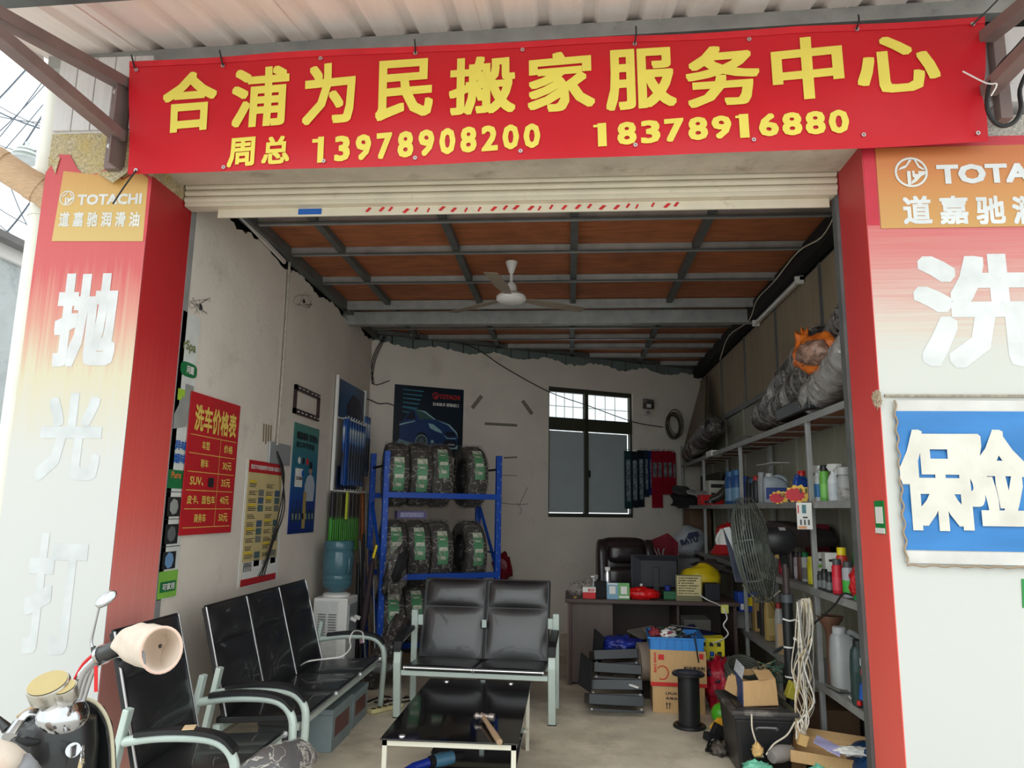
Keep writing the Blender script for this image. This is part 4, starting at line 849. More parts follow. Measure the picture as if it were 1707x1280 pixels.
# ============================================================ waiting benches
def bench(n, W, label, loc, rz, style):
    t = E('waiting_bench', label, 'bench', loc, rz); D = .52; h = W/2
    sw = (W-.05)/n; zs = .385
    for k in range(n):
        x0 = -h+.025+k*sw+.006; x1 = x0+sw-.012
        f = lambda u, v: V((x0+(x1-x0)*u, -.04+.52*v, zs-.035*v+.018*(math.sin(PI*min(1, max(0, u)))**.35)*(math.sin(PI*(v*.9+.08))**.4)))
        st = P('seat', MB().grid(f, 14, 14), leather, t, smooth='full', local=True)
        P('seat_base', MB().add([(x0, -.04, zs-.03), (x1, -.04, zs-.03), (x1, .48, zs-.065), (x0, .48, zs-.065), (x0, -.04, zs+.003), (x1, -.04, zs+.003), (x1, .48, zs-.03), (x0, .48, zs-.03)],
            [(0, 3, 2, 1), (4, 5, 6, 7), (0, 1, 5, 4), (1, 2, 6, 5), (2, 3, 7, 6), (3, 0, 4, 7)]), black, t, bevel=.006, local=True)
        P('seat_trim', MB().cyl((x0, -.045, zs-.012), (x1, -.045, zs-.012), .008, n=8), steel, t, smooth=True, local=True)
        P('end_cap', MB().cyl((x0-.004, -.045, zs-.012), (x0+.006, -.045, zs-.012), .016, n=12), steel, t, local=True); P('end_cap', MB().cyl((x1-.006, -.045, zs-.012), (x1+.004, -.045, zs-.012), .016, n=12), steel, t, local=True)
        # back: lower cushion, upper roll
        B0, B1 = V((0, .43, .36)), V((0, .60, .955)); dn = (B1-B0).normalized(); nn = V((0, -dn.z, dn.y))
        def fb(u, v, a, b, pf):
            p = B0+(B1-B0)*(a+(b-a)*v); p.x = x0+.01+(x1-x0-.02)*u
            return p+nn*(.012+pf*(max(0, math.sin(PI*u))**.4)*(max(0, math.sin(PI*v))**.5))
        P('backrest', MB().grid(lambda u, v: fb(u, v, 0, .645, .03), 14, 12), leather, t, smooth='full', local=True)
        P('headroll', MB().grid(lambda u, v: fb(u, v, .645, 1, .038), 14, 10), leather, t, smooth='full', local=True)
        mb = MB().add([B0+V((x0, 0, 0))+nn*a for a in (-.02, .014)]+[B0+V((x1, 0, 0))+nn*a for a in (-.02, .014)]+[B1+V((x0, 0, 0))+nn*a for a in (-.02, .014)]+[B1+V((x1, 0, 0))+nn*a for a in (-.02, .014)],
            [(0, 2, 3, 1), (4, 5, 7, 6), (0, 1, 5, 4), (2, 6, 7, 3), (0, 4, 6, 2), (1, 3, 7, 5)]); P('back_shell', mb, black, t, bevel=.005, local=True)
        trm = steel if style == 'curve' else black
        P('back_trim', MB().tube([B0+V((x1+.003, 0, 0))+nn*.012, B1+V((x1+.003, 0, 0))+nn*.012], .006, 8), trm, t, smooth=True, local=True)
        P('back_trim', MB().tube([B0+V((x0-.003, 0, 0))+nn*.012, B1+V((x0-.003, 0, 0))+nn*.012], .006, 8), trm, t, smooth=True, local=True)
        P('top_trim', MB().tube([B1+V((x0, 0, .004)), B1+V((x1, 0, .004))], .008, 8), black, t, smooth=True, local=True)
    P('front_beam', MB().box(-h, h, -.02, .03, zs-.075, zs-.038), palem, t, bevel=.005, local=True); P('rear_beam', MB().box(-h, h, .44, .48, zs-.1, zs-.06), palem, t, local=True)
    for s in (-1, 1):
        x = s*(h+.03); lw = .055
        if style == 'flat':
            P('front_leg', MB().add([(x-lw/2, .01, 0), (x+lw/2, .01, 0), (x+lw/2, .055, 0), (x-lw/2, .055, 0), (x-lw/2, -.04, .40), (x+lw/2, -.04, .40), (x+lw/2, .0, .40), (x-lw/2, .0, .40), (x-lw/2, -.03, .50), (x+lw/2, -.03, .50), (x+lw/2, .015, .47), (x-lw/2, .015, .47)],
                [(0, 3, 2, 1), (0, 1, 5, 4), (1, 2, 6, 5), (2, 3, 7, 6), (3, 0, 4, 7), (4, 5, 9, 8), (5, 6, 10, 9), (6, 7, 11, 10), (7, 4, 8, 11), (8, 9, 10, 11)]), palem, t, bevel=.006, local=True)
            P('arm_bar', MB().tube([(x, -.02, .49), (x, .02, .525), (x, .12, .545), (x, .44, .585)], .018, 8, smooth=3), palem, t, smooth=True, local=True)
            P('arm_pad', MB().rings([[V((x+a*.030, p[0], p[1]+b*.016)) for a, b in ((-1, -1), (1, -1), (1, 1), (-1, 1))] for p in ((-.045, .495), (-.02, .535), (.05, .565), (.20, .58), (.36, .60))]), black, t, bevel=.006, local=True)
            P('rear_post', MB().bar((x, .50, .0), (x, .47, .72), .05, .035, up=(0, 1, 0)), palem, t, bevel=.005, local=True)
            P('back_clip', MB().box(x-s*.045-.02, x-s*.045+.02, .48, .50, .60, .68), palem, t, local=True)
            P('foot_cap', MB().box(x-lw/2-.002, x+lw/2+.002, .008, .058, 0, .008), black, t, local=True)
        else:
            pts = [(x, .46, .50), (x, .30, .525), (x, .10, .53), (x, .0, .505), (x, -.055, .44), (x, -.065, .34), (x, -.06, .18), (x, -.05, 0)]
            P('arm_frame', MB().tube(pts, .022, 12, smooth=5), palem, t, smooth=True, local=True)
            sp = spline([V(p) for p in ((x, .40, .538), (x, .25, .556), (x, .10, .556), (x, .0, .535), (x, -.06, .485))], 4)
            P('arm_pad', MB().rings([[p+V((a*.030, 0, b*.012)) for a, b in ((-1, -1), (1, -1), (1, .6), (.6, 1), (-.6, 1), (-1, .6))] for p in sp]), black, t, smooth=True, local=True)
            P('rear_post', MB().bar((x, .56, 0), (x, .45, .64), .05, .03, up=(0, 1, 0)), palem, t, bevel=.005, local=True)
    if n > 1 and style == 'flat': P('centre_clip', MB().box(-.018, .018, .445, .46, .60, .66), palem, t, local=True)
    return t
bench(2, 1.10, 'black leather two-seat bench with pale steel frame facing out behind the glass table', (-.70, 5.63, 0), math.radians(-2.5), 'flat')
bench(3, 1.68, 'black leather three-seat bench with curved steel arms along the left wall', (-1.52, 5.06, 0), math.radians(90), 'curve')
bench(1, .62, 'single black leather bench seat nearest the left pillar, in front of the three-seat bench', (-1.52, 3.66, 0), math.radians(90), 'curve')
T('paper_scrap', MB().obox((-1.68, 3.32, .571), (.05, .07, .003), (0, 0, .3)), mat('tan_paper', S(206, 180, 140), .8), 'small torn tan paper scrap on the armrest of the nearest bench', 'paper')
T('charging_cable', MB().tube([hx(500, 1110, -1.95), hx(515, 1102, -1.85), hx(545, 1098, -1.75), hx(570, 1094, -1.65), hx(584, 1080, -1.62), hx(583, 1066, -1.62), hx(590, 1052, -1.62), hx(604, 1054, -1.6), hx(606, 1070, -1.56)], .006, 6, smooth=4), whitep, 'white charging cable lying over the far seat and armrest of the wall bench', 'cable', smooth=True)

# ============================================================ glass coffee table
gt = E('coffee_table', 'low black glass table with a cream metal frame and lower shelf', 'table', (-.59, 4.42, 0), 0)
glassb = mat('black_glass', S(6, 7, 9), .06, coat=.3, spec=.7, var=.02); framec = mat('cream_frame', S(216, 212, 194), .3, .2, var=.04)
X0, X1, Y0, Y1, H = -.92, -.255, 3.785, 5.07, .42
P('top', MB().box(X0-.01, X1+.01, Y0-.01, Y1+.01, H-.008, H), glassb, gt, bevel=.002)
for x in (X0+.012, X1-.012):
    for y in (Y0+.012, Y1-.012): P('leg', MB().box(x-.012, x+.012, y-.012, y+.012, 0, H-.01), framec, gt, bevel=.002)
for y in (Y0+.012, Y1-.012):
    P('top_rail', MB().box(X0, X1, y-.012, y+.012, H-.034, H-.01), framec, gt); 
for x in (X0+.012, X1-.012): P('top_rail', MB().box(x-.012, x+.012, Y0, Y1, H-.034, H-.01), framec, gt)
P('lower_shelf', MB().box(X0+.12, X1-.03, Y0+.06, Y1-.05, .14, .148), glassb, gt, bevel=.002)
for y in (Y0+.06, Y1-.06): P('shelf_rail', MB().box(X0, X1, y-.01, y+.01, .12, .14), framec, gt)
for x, y in ((X0+.09, Y0+.04), (X1-.09, Y0+.04), (X0+.12, Y1-.07), (X1-.12, Y1-.07)): P('glass_stud', MB().lathe((x, y, H), [(.018, 0), (.016, .006), (.004, .009)], 14), steel, gt, smooth=True)
hm = E('hammer', 'small ball-peen hammer with a worn wooden handle on the black glass table', 'hammer', (-.42, 4.12, H))
a_, b_ = hz(790, 1193, H+.025), hz(824, 1196, H+.025); P('head', MB().tube([a_, a_.lerp(b_, .12), a_.lerp(b_, .3), a_.lerp(b_, .45), a_.lerp(b_, .7), a_.lerp(b_, .75), b_], [.006, .02, .012, .018, .014, .02, .02], 14), mat('worn_steel', S(160, 150, 144), .35, .7, var=.2, vs=30), hm, smooth=True)
h0 = a_.lerp(b_, .45); h1 = hz(833, 1237, H+.016); P('handle', MB().tube([h0-(h1-h0)*.08, h0.lerp(h1, .3), h0.lerp(h1, .7), h1], [.012, .012, .016, .015], 10), mat('worn_wood', S(150, 124, 96), .7, var=.25, vs=20, streak=(20, 20, 4)), hm, smooth=True)
dr = E('cordless_drill', 'light blue cordless drill lying on the lower shelf of the table', 'drill', (-.6, 4.05, .148))
dz = .19; a_, b_ = hz(716, 1270, dz), hz(754, 1262, dz)
P('grip_collar', MB().cyl(a_, a_.lerp(b_, .2), .03, n=16), blackm, dr, smooth=True); P('body', MB().tube([a_.lerp(b_, .2), a_.lerp(b_, .5), b_], [.032, .037, .034], 16), mat('drill_blue', S(84, 132, 160), .35), dr, smooth=True)
P('chuck', MB().tube([b_, b_.lerp(a_, -.5)], [.03, .018], 14), blackm, dr, smooth=True); P('handle', MB().tube([a_, hz(690, 1278, .175), hz(672, 1290, .165)], [.024, .022, .024], 12), mat('drill_navy', S(26, 50, 150), .4), dr, smooth=True)

# ============================================================ batteries under the wall bench
def battery(loc, m, label, sc=1, rz=0):
    t = E('car_battery', label, 'battery', loc, rz)
    a, b, h = .10*sc, .19*sc, .20*sc
    P('case', MB().box(-a, a, -b, b, 0, h), m, t, bevel=.006, local=True); P('lid', MB().box(-a-.004, a+.004, -b-.004, b+.004, h, h+.035), m, t, bevel=.005, local=True)
    P('label_plate', MB().box(a, a+.002, -b+.06, b-.06, h*.35, h*.85), mat('maroon_label', S(92, 44, 48), .4), t, local=True)
    for y in (-b+.04, b-.04): P('terminal', MB().cyl((-a+.04, y, h+.035), (-a+.04, y, h+.055), .011, n=10), steel, t, local=True)
    P('handle', MB().tube([(-.02, -b+.03, h+.04), (-.02, -b+.08, h+.07), (-.02, b-.08, h+.07), (-.02, b-.03, h+.04)], .006, 6, smooth=3), blackm, t, local=True)
    return t
bg1 = mat('battery_grey', S(122, 136, 138), .5, var=.1); bg2 = mat('battery_dark', S(58, 62, 64), .5, var=.15)
battery((-1.62, 5.06, 0), bg1, 'large grey car battery on the floor, nearest under the wall bench', 1.12)
battery((-1.62, 5.54, 0), bg1, 'grey car battery standing behind the large grey one under the bench', 1.0)
battery((-1.84, 4.88, 0), bg2, 'dark car battery with loose wires left of the large grey battery', .95)
battery((-1.84, 5.36, 0), bg2, 'dark battery in the shade against the wall under the bench', .95)
rr = random.Random(2)
for k in range(4): T('loose_cable', MB().tube([V((-1.75+rr.uniform(-.1, .1), 4.85+rr.uniform(-.15, .2), .27+rr.uniform(-.06, .04))) for _ in range(6)], .005, 6, smooth=4), wire_m, 'thin black cable curled over the batteries under the bench', 'cable', group='cables over the batteries')
# power strip and wires
ps = E('power_strip', 'long cream power strip lying on the floor behind the bench leg', 'power strip', (-1.25, 6.25, 0))
a_, b_ = hz(616, 1186, .02), hz(668, 1174, .02); P('body', MB().bar(a_, b_, .06, .03), mat('strip_cream', S(214, 204, 150), .5), ps, bevel=.004)
for k in range(5): c_ = a_.lerp(b_, .12+.18*k); P('socket', MB().obox(c_+V((0, 0, .016)), (.03, .03, .002)), blackm, ps)
for k in range(5): T('floor_cable', MB().tube([hz(600+k*12, 1176-k*3, .01), hz(640, 1160+k*5, .012), hz(668+k*6, 1170-k*4, .01), hz(690+k*3, 1165-k, .01)], .006, 6, smooth=4), [wire_m, wire_w][k % 2], ['black cable crossing the left end of the power strip', 'cream cable beside the left socket of the power strip', 'black cable crossing the middle of the power strip', 'cream cable near the right end of the power strip', 'black cable at the right end of the power strip'][k], 'cable', group='cables around the power strip')
# wrapped bundle between benches
bd = E('wrapped_bundle', 'long bundle wrapped in grey plastic film leaning by the rack foot', 'bundle', (-1.35, 6.5, .0))
p0, p1 = hy(625, 1160, 6.5), hy(672, 1030, 6.75); p0.z = .14
P('roll', MB().tube([p0+V((-.14, 0, -.01)), p0, p0.lerp(p1, .5), p1], [.09, .13, .10, .08], 18, smooth=3), wrapdark, bd, smooth=True); P('film_fold', MB().tube([p0+V((-.3, 0, -.02)), p0+V((0, -.02, .02)), p0+V((.2, 0, .05))], [.07, .13, .06], 14, smooth=3), wrapdark, bd, smooth=True)
T('carton_flat', MB().obox((-1.05, 6.5, .13), (.55, .3, .26), (0, 0, .1)), mat('grey_carton', S(146, 132, 118), .8, var=.1), 'low grey-brown carton behind the two-seat bench', 'box')

# ============================================================ water dispenser
wd_ = E('water_dispenser', 'white water dispenser with side louvres beside the blue rack', 'dispenser', (-2.1, 6.72, 0))
dx0, dx1, dy0, dy1 = -2.27, -1.96, 6.56, 6.88
P('body', MB().box(dx0, dx1, dy0, dy1, .02, .74), whitep, wd_, bevel=.012); P('side_panel', MB().box(dx0+.015, dx1-.08, dy0-.004, dy0+.01, .06, .715), mat('white_side', S(206, 208, 206), .4), wd_, bevel=.004)
for c_ in range(2):
    for k in range(9): P('louvre', MB().box(dx0+.05+c_*.095, dx0+.12+c_*.095, dy0-.010, dy0-.003, .42+.022*k, .428+.022*k), mat('louvre_dark', S(110, 112, 110), .5), wd_)
P('seat_ring', MB().lathe((-2.115, 6.72, .74), [(.12, 0), (.125, .02), (.09, .035)], 24), whitep, wd_, smooth=True); P('tap_panel', MB().box(dx1, dx1+.01, dy0+.04, dy1-.04, .40, .68), greym, wd_)
for y in (6.66, 6.78): P('tap', MB().bar((dx1+.01, y, .56), (dx1+.06, y, .54), .025, .03), whitep, wd_)
P('base', MB().box(dx0+.01, dx1-.01, dy0+.01, dy1-.01, 0, .02), blackm, wd_)
wbm = mat('bottle_blue', S(76, 118, 132), .1, alpha=.78, spec=.7, var=.1, vs=8)
bo = E('water_bottle', 'blue translucent water bottle upside down on the dispenser', 'bottle', (-2.115, 6.72, .765))
pr = [(.035, 0), (.07, .02), (.125, .06), (.137, .10), (.13, .115), (.137, .13), (.137, .16), (.130, .17), (.137, .18), (.137, .37), (.128, .385), (.137, .40), (.137, .44), (.125, .47), (.06, .475)]
P('shell', MB().lathe((-2.115, 6.72, .765), pr, 30), wbm, bo, smooth=True)
P('grip', MB().tube([(-2.01, 6.64, .95), (-1.985, 6.62, .97), (-1.985, 6.62, 1.08), (-2.01, 6.64, 1.10)], .010, 8, smooth=3), wbm, bo, smooth=True)

# ============================================================ blue tyre rack with wrapped tyres
RK = V((-1.80, 7.0, 0)); RD = BN*1.0    # depth direction (away)
def rk(s, d, z): return RK+BA*s+BN*d+V((0, 0, z))
rot_rack = Matrix((BA, BN, V((0, 0, 1)))).transposed()
rack = E('tyre_rack', 'blue steel rack with two tiers of wrapped tyres against the back wall', 'rack', rk(.6, .2, 0))
RW, RDp = 1.22, .57
for s_ in (.03, RW):
    for d_, h_ in ((0, 2.09), (RDp, 2.10)):
        up = P('upright', MB().obox(rk(s_, d_, h_/2), (.055, .05, h_), rot_rack), blue, rack, bevel=.004)
        for k in range(24): P('slot', MB().obox(rk(s_+(.012 if k % 2 else -.012), d_-.026, .12+k*.082), (.008, .003, .022), rot_rack), mat('slot_pale', S(120, 140, 180), .5), up)
    for z in (.3, 1.1, 1.95): P('side_tie', MB().bar(rk(s_, 0, z), rk(s_, RDp, z), .02, .02), blackm if z > 1.5 else blue, rack)
    P('diagonal', MB().bar(rk(s_, .02, .95), rk(s_, RDp-.02, 1.6), .03, .015), blue, rack); P('diagonal', MB().bar(rk(s_, .02, .35), rk(s_, RDp-.02, .95), .03, .015), blue, rack)
for z in (1.665, .885, .25):
    for d_ in (-.01, RDp): P('beam', MB().obox(rk(RW/2, d_, z), (RW-.03, .045, .055 if z > .5 else .05), rot_rack), blue, rack, bevel=.003)
tr_prof = [(-.135, -.085), (-.06, -.105), (-.015, -.098), (0, -.07), (.003, 0), (0, .07), (-.015, .098), (-.06, .105), (-.135, .085), (-.12, 0)]
def lab_arc(c, Rr, ax, w_, a0, a1, n=10):
    ax = V(ax); x = V((0, 0, 1)); y = ax.cross(x); mb = MB(); vs = []
    for i in range(n+1):
        t = a0+(a1-a0)*i/n; e = x*math.cos(t)+y*math.sin(t)
        for q in (-w_/2, w_/2): vs.append(V(c)+e*Rr+ax*q)
    return mb.add(vs, [(2*i, 2*i+1, 2*i+3, 2*i+2) for i in range(n)])
labm = [mat('tyre_label_green', S(40, 136, 84), .35, var=.15, vs=12), mat('tyre_label_white', S(190, 196, 176), .4, var=.45, vs=30)]
RT = .318
tyre0 = E('tyre', '', 'tyre', (0, 0, 0))
P('tread', MB().torus((0, 0, 0), RT, tr_prof, (1, 0, 0), 36), rubber, tyre0, smooth=True, local=True)
for q in (-.05, -.017, .017, .05): P('groove', MB().torus((0, 0, 0), RT+.002, [(0, q-.004), (.003, q-.004), (.003, q+.004), (0, q+.004)], (1, 0, 0), 36), blackm, tyre0, local=True)
FR = -PI/2   # front side angle (towards -Y): e = x cos + y sin ; ax x z = -y
lb_ = P('label_band', lab_arc((0, 0, 0), RT+.008, (1, 0, 0), .105, PI*.26, PI*.60), labm[0], tyre0, local=True)
for k in range(4): P('label_print', lab_arc((0, 0, 0), RT+.0095, (1, 0, 0), [.10, .06, .085, .05][k], PI*(.265+.085*k), PI*([.32, .365, .47, .55][k]), 4), labm[1], lb_, local=True)
def crump(a, fr, sd):
    m = MB().torus((0, 0, 0), RT+.006, [(-.13, -.106), (-.05, -.114), (.010, -.10), (.014, 0), (.010, .10), (-.05, .114), (-.13, .106)], (1, 0, 0), 60)
    m.v = [v*(1+a*noise.noise(V((v.x*fr*2, v.y*fr, v.z*fr+sd)))) for v in m.v]; return m
P('plastic_bag', crump(.05, 14, 1), film, tyre0, smooth='full', local=True)
spots = [(.185, 1.875, 0, 'wrapped tyre at the left end of the upper tier'), (.415, 1.88, .02, 'wrapped tyre second from left on the upper tier'), (.645, 1.872, .0, 'wrapped tyre third from left on the upper tier'), (1.0, 1.875, .10, 'wrapped tyre at the right end of the upper tier, apart from the rest'),
         (.185, 1.098, .02, 'wrapped tyre at the left end of the middle tier'), (.415, 1.095, .03, 'wrapped tyre second from left on the middle tier'), (.645, 1.095, .05, 'wrapped tyre third from left on the middle tier'), (1.0, 1.095, .12, 'wrapped tyre at the right end of the middle tier'),
         (.185, .46, .02, 'wrapped tyre at the left end of the lowest tier'), (.415, .46, .02, 'wrapped tyre second from left on the lowest tier'), (.645, .46, .0, 'tyre in the shade third on the lowest tier'), (.93, .46, 0, 'tyre at the right end of the lowest tier')]
for i, (s_, z, a, lb) in enumerate(spots):
    o = tyre0 if i == 0 else dup(tyre0, (0, 0, 0))
    o['label'] = lb; o['group'] = 'tyres on the blue rack'; o.location = rk(s_, .28, z); o.rotation_euler = (R.uniform(-.3, .3), 0, BZ+a-.12)
pb = E('purple_box', 'small purple-grey box lying on the left tyres of the middle tier', 'box', rk(.3, .0, 1.43)); P('carton', MB().obox(rk(.33, .14, 1.475), (.30, .1, .075), rot_rack), mat('purple_card', S(90, 84, 124), .6), pb); P('label', MB().obox(rk(.33, .088, 1.475), (.24, .003, .045), rot_rack), mat('lilac_print', S(140, 138, 170), .6, var=.3, vs=30), pb)
# inner tubes / bag hung at the left upright
hb_ = E('hanging_bag', 'dark plastic-wrapped inner tube hung on the left upright of the rack', 'bag', rk(.0, -.1, .8))
c_ = hy(660, 948, 6.85); mb = MB().blob(c_, (.085, .09, .23), .22, 3, 7, 26, 18); mb.v = [c_+Euler((0, .35, 0)).to_matrix() @ (v-c_) for v in mb.v]; mb2 = MB().torus(c_+V((.02, .05, .02)), .17, [(-.05, -.03), (0, -.045), (.03, 0), (0, .045), (-.05, .03)], (.95, .2, -.3), 26); P('inner_tube', mb2, rubber, hb_, smooth=True); mb.v = [v+V((0, 0, -.0))*1 for v in mb.v]
P('wrapping', mb, wrapdark, hb_, smooth='full'); P('film', MB().blob(c_, (.10, .10, .26), .25, 2.5, 5, 24, 16), film, hb_, smooth='full')
T('red_bag', MB().blob(onB(838, 945, .12), (.11, .07, .16), .25, 3, 8), mat('dark_red_bag', S(128, 20, 34), .35, bump=.4, bs=20), 'dark red plastic bag behind the right upright of the tyre rack', 'bag', smooth='full')
# long poles, umbrella and scissor jack bits between dispenser and rack
for k, (x0, x1, lb, m_, r_) in enumerate(((601, 606, 'long black handle leaning beside the dispenser', blackm, .014), (611, 600, 'grey pole leaning beside the dispenser', raild, .012), (618, 612, 'brown pole leaning by the rack upright', mat('brown_pole', S(94, 74, 64), .6), .013), (626, 622, 'thin dark rod leaning by the rack upright', rail, .007), (594, 598, 'thick black tube standing behind the water bottle', black, .022))):
    a_ = hy(x0, 1120, 6.85+.04*k); a_.z = .0; b_ = hy(x1, 890+k*12, 7.15); T('pole', MB().cyl(a_, b_, r_, n=10), m_, lb, 'pole', smooth=True)
sj = E('folded_umbrella', 'folded dark umbrella with a pink tip leaning between dispenser and rack', 'umbrella', hy(608, 1055, 6.75)); a_ = hy(603, 1062, 6.75); b_ = hy(622, 930, 6.9)
P('canopy', MB().tube([a_, a_.lerp(b_, .3), a_.lerp(b_, .8), b_], [.012, .035, .03, .01], 12, smooth=3), mat('umbrella_cloth', S(44, 30, 36), .7), sj, smooth=True); P('tip', MB().cyl(a_, a_-V((0, 0, .05)), .02, n=10), mat('pink_plastic', S(170, 130, 140), .5), sj); P('handle', MB().cyl(b_, b_+V((.03, 0, .12)), .012, n=8), yellowp, sj)
# ============================================================ steel shelving along the right wall
SX0, SX1 = 1.58, 1.885
LV = {'top': 2.19, 'two': 1.625, 'three': 1.07, 'four': .50}
posts = [4.16, 4.98, 6.93, 8.80, 10.45]
shm = mat('shelf_steel', S(150, 152, 150), .5, .25, var=.12, vs=9, stain=(S(96, 86, 78), 8, .6, .6)); shelf_wood = mat('shelf_board', S(122, 76, 54), .7, var=.2, vs=3, streak=(9, 1, 1))
sf = E('storage_shelving', 'long grey steel shelving with four levels along the right wall', 'shelving', (1.73, 7.2, 0))
for y in posts:
    for x in (SX0+.015, SX1-.015):
        if y == 4.16 and x < 1.7: continue
        P('post', MB().box(x-.016, x+.016, y-.016, y+.016, 0, 2.19 if y < 10 else 2.45), shm, sf, bevel=.003)
for nm, z in LV.items():
    for a_, b_ in zip(posts, posts[1:]):
        P('shelf_board', MB().box(SX0+.01, SX1, a_, b_-.006, z-.028, z-.006), shelf_wood if nm == 'top' else shm, sf)
        P('shelf_edge', MB().box(SX0-.004, SX0+.008, a_, b_, z-.045, z), shm, sf, bevel=.002)
    for k in range(14): P('cross_slat', MB().box(SX0+.01, SX1, 4.3+k*.45, 4.34+k*.45, z-.036, z-.028), shm, sf) if nm == 'top' else None
def at(px, py, x=1.70): return hx(px, py, x)
def place(px, lv, x=1.70):
    p = at(px, 860, x); return V((x, p.y, LV[lv]))
def lm(c, nm=None, **k): 
    key = 'tint_%d_%d_%d' % c; return mat(key, S(*c), k.get('rough', .38), var=.08, vs=10)
def spray(loc, h, col, head, label, band=None, r=.036, cat='spray bottle', grp=None):
    t = E('spray_bottle', label, cat, loc, R.uniform(-.5, .5), grp)
    P('body', MB().lathe((0, 0, 0), [(r*.9, 0), (r, .01), (r, h*.55), (r*.75, h*.66), (r*.38, h*.74), (r*.38, h*.8)], 18), lm(col), t, smooth=True, local=True)
    P('label', MB().lathe((0, 0, h*.12), [(r*1.015, 0), (r*1.015, h*.36)], 18, cap=False), lm(band or (210, 210, 205)), t, smooth=True, local=True)
    P('trigger_head', MB().prism([(-.018, -.02, h*.8), (-.018, -.07, h*.9), (-.018, -.075, h*.98), (-.018, .03, h), (-.018, .05, h*.92), (-.018, .02, h*.8)], (.036, 0, 0)).bar((0, -.045, h*.9), (0, -.03, h*.68), .012, .01), lm(head), t, bevel=.003, local=True)
    return t
def can(loc, r, h, col, cap, label, band=None, cat='spray can', grp=None, nm='spray_can', rz=None):
    t = E(nm, label, cat, loc, R.uniform(0, 1) if rz is None else rz, grp)
    P('body', MB().lathe((0, 0, 0), [(r*.94, 0), (r, .006), (r, h*.78), (r*.82, h*.83)], 20), lm(col), t, smooth=True, local=True)
    P('cap', MB().lathe((0, 0, h*.83), [(r*.8, 0), (r*.8, h*.15), (r*.7, h*.17)], 18), lm(cap), t, smooth=True, local=True)
    if band: P('label', MB().lathe((0, 0, h*.1), [(r*1.012, 0), (r*1.012, h*.38)], 20, cap=False), lm(band), t, smooth=True, local=True)
    return t
def jug(loc, w_, d_, h, col, cap, label, band=None, nm='oil_jug', cat='jug', grp=None, rz=0, rough=.38):
    """flat oil can with an offset neck and a handle loop"""
    t = E(nm, label, cat, loc, rz, grp); a, b = w_/2, d_/2
    m_ = lm(col)
    def ring(z, sx, sy, ox=0): return [V((ox+a*sx*math.copysign(abs(math.cos(q))**.45, math.cos(q)), b*sy*math.copysign(abs(math.sin(q))**.45, math.sin(q)), z)) for q in [2*PI*i/20 for i in range(20)]]
    P('body', MB().rings([ring(0, .94, .92), ring(.012, 1, 1), ring(h*.52, 1, 1), ring(h*.68, .92, .96, -a*.05), ring(h*.80, .62, .8, -a*.30), ring(h*.87, .34, .5, -a*.45)]), m_, t, smooth=True, local=True)
    P('cap', MB().lathe((-a*.45, 0, h*.86), [(b*.62, 0), (b*.62, h*.10), (b*.5, h*.115)], 16), lm(cap), t, smooth=True, local=True)
    P('handle', MB().tube([(-a*.2, 0, h*.80), (a*.2, 0, h*.88), (a*.72, 0, h*.80), (a*.88, 0, h*.66), (a*.9, 0, h*.5)], b*.32, 10, smooth=3), m_, t, smooth=True, local=True)
    if band: P('label', MB().box(-a*.8, a*.8, -b*1.02, -b*1.0, h*.12, h*.5), lm(band), t, local=True)
    return t
def boxt(nm, c, sz, rot, m, label, cat='box', parts=()):
    """closed carton standing on its base: c = base centre"""
    t = E(nm, label, cat, c, rot); a, b, h = sz[0]/2, sz[1]/2, sz[2]
    P('body', MB().box(-a, a, -b, b, 0, h), m, t, bevel=.003, local=True)
    for pn, (x0, x1, z0, z1, mm) in parts:
        P(pn, MB().box(-a+x0*2*a, -a+x1*2*a, -b-.0015, -b, z0*h, z1*h), mm, t, local=True)
    return t
# ---- level two, from the pillar backwards
spray(place(1366, 'two', 1.66), .24, (216, 220, 220), (220, 222, 220), 'white spray bottle with blue and orange label on the second shelf', (60, 130, 190))
can(place(1378, 'two', 1.67), .031, .235, (100, 170, 70), (30, 30, 32), 'bright green spray can between two white spray bottles', (120, 190, 90))
spray(place(1393, 'two', 1.67), .235, (205, 210, 212), (214, 216, 214), 'white spray bottle nearest the right pillar on the second shelf', (190, 196, 200))
jr = E('jar', 'clear jar with a grey-white lid by the right pillar on the second shelf', 'jar', place(1411, 'two', 1.70)); P('glass', MB().lathe((0, 0, 0), [(.036, 0), (.04, .02), (.038, .13), (.03, .16)], 18), mat('clear_glass', (.8, .82, .82), .1, alpha=.35), jr, smooth=True, local=True); P('lid', MB().lathe((0, 0, .16), [(.04, 0), (.04, .045), (.03, .05)], 18), lm((176, 178, 176)), jr, smooth=True, local=True)
T('film_bag', MB().blob(place(1416, 'two', 1.66)+V((0, -.04, .035)), (.07, .06, .04), .4, 4, 3, flat=.8), film, 'crumpled clear bag in front of the jar on the second shelf', 'bag', smooth='full')
can(place(1340, 'two', 1.74), .035, .235, (30, 118, 62), (190, 30, 34), 'green tin with a tall red cap behind the price star tags', cat='tin', nm='tin')
jug(place(1346, 'two', 1.67)+V((0, .1, 0)), .12, .06, .2, (28, 70, 150), (30, 60, 140), 'blue oil can partly behind the shelf post on the second shelf', rz=.2)
T('framed_card', MB().obox(place(1330, 'two', 1.8)+V((0, 0, .09)), (.10, .01, .17), (0, 0, .1)), mat('olive_card', S(130, 116, 76), .5), 'brownish card standing behind the green tin', 'card')
jg = jug(place(1295, 'two', 1.70), .20, .10, .25, (148, 158, 166), (180, 186, 188), 'large grey-blue fluid jug with a dark blue label on the second shelf', (30, 58, 128), rz=-.15)
can(place(1272, 'two', 1.69), .035, .27, (150, 154, 156), (160, 164, 166), 'tall silver bottle left of the large grey jug', cat='bottle', nm='bottle')
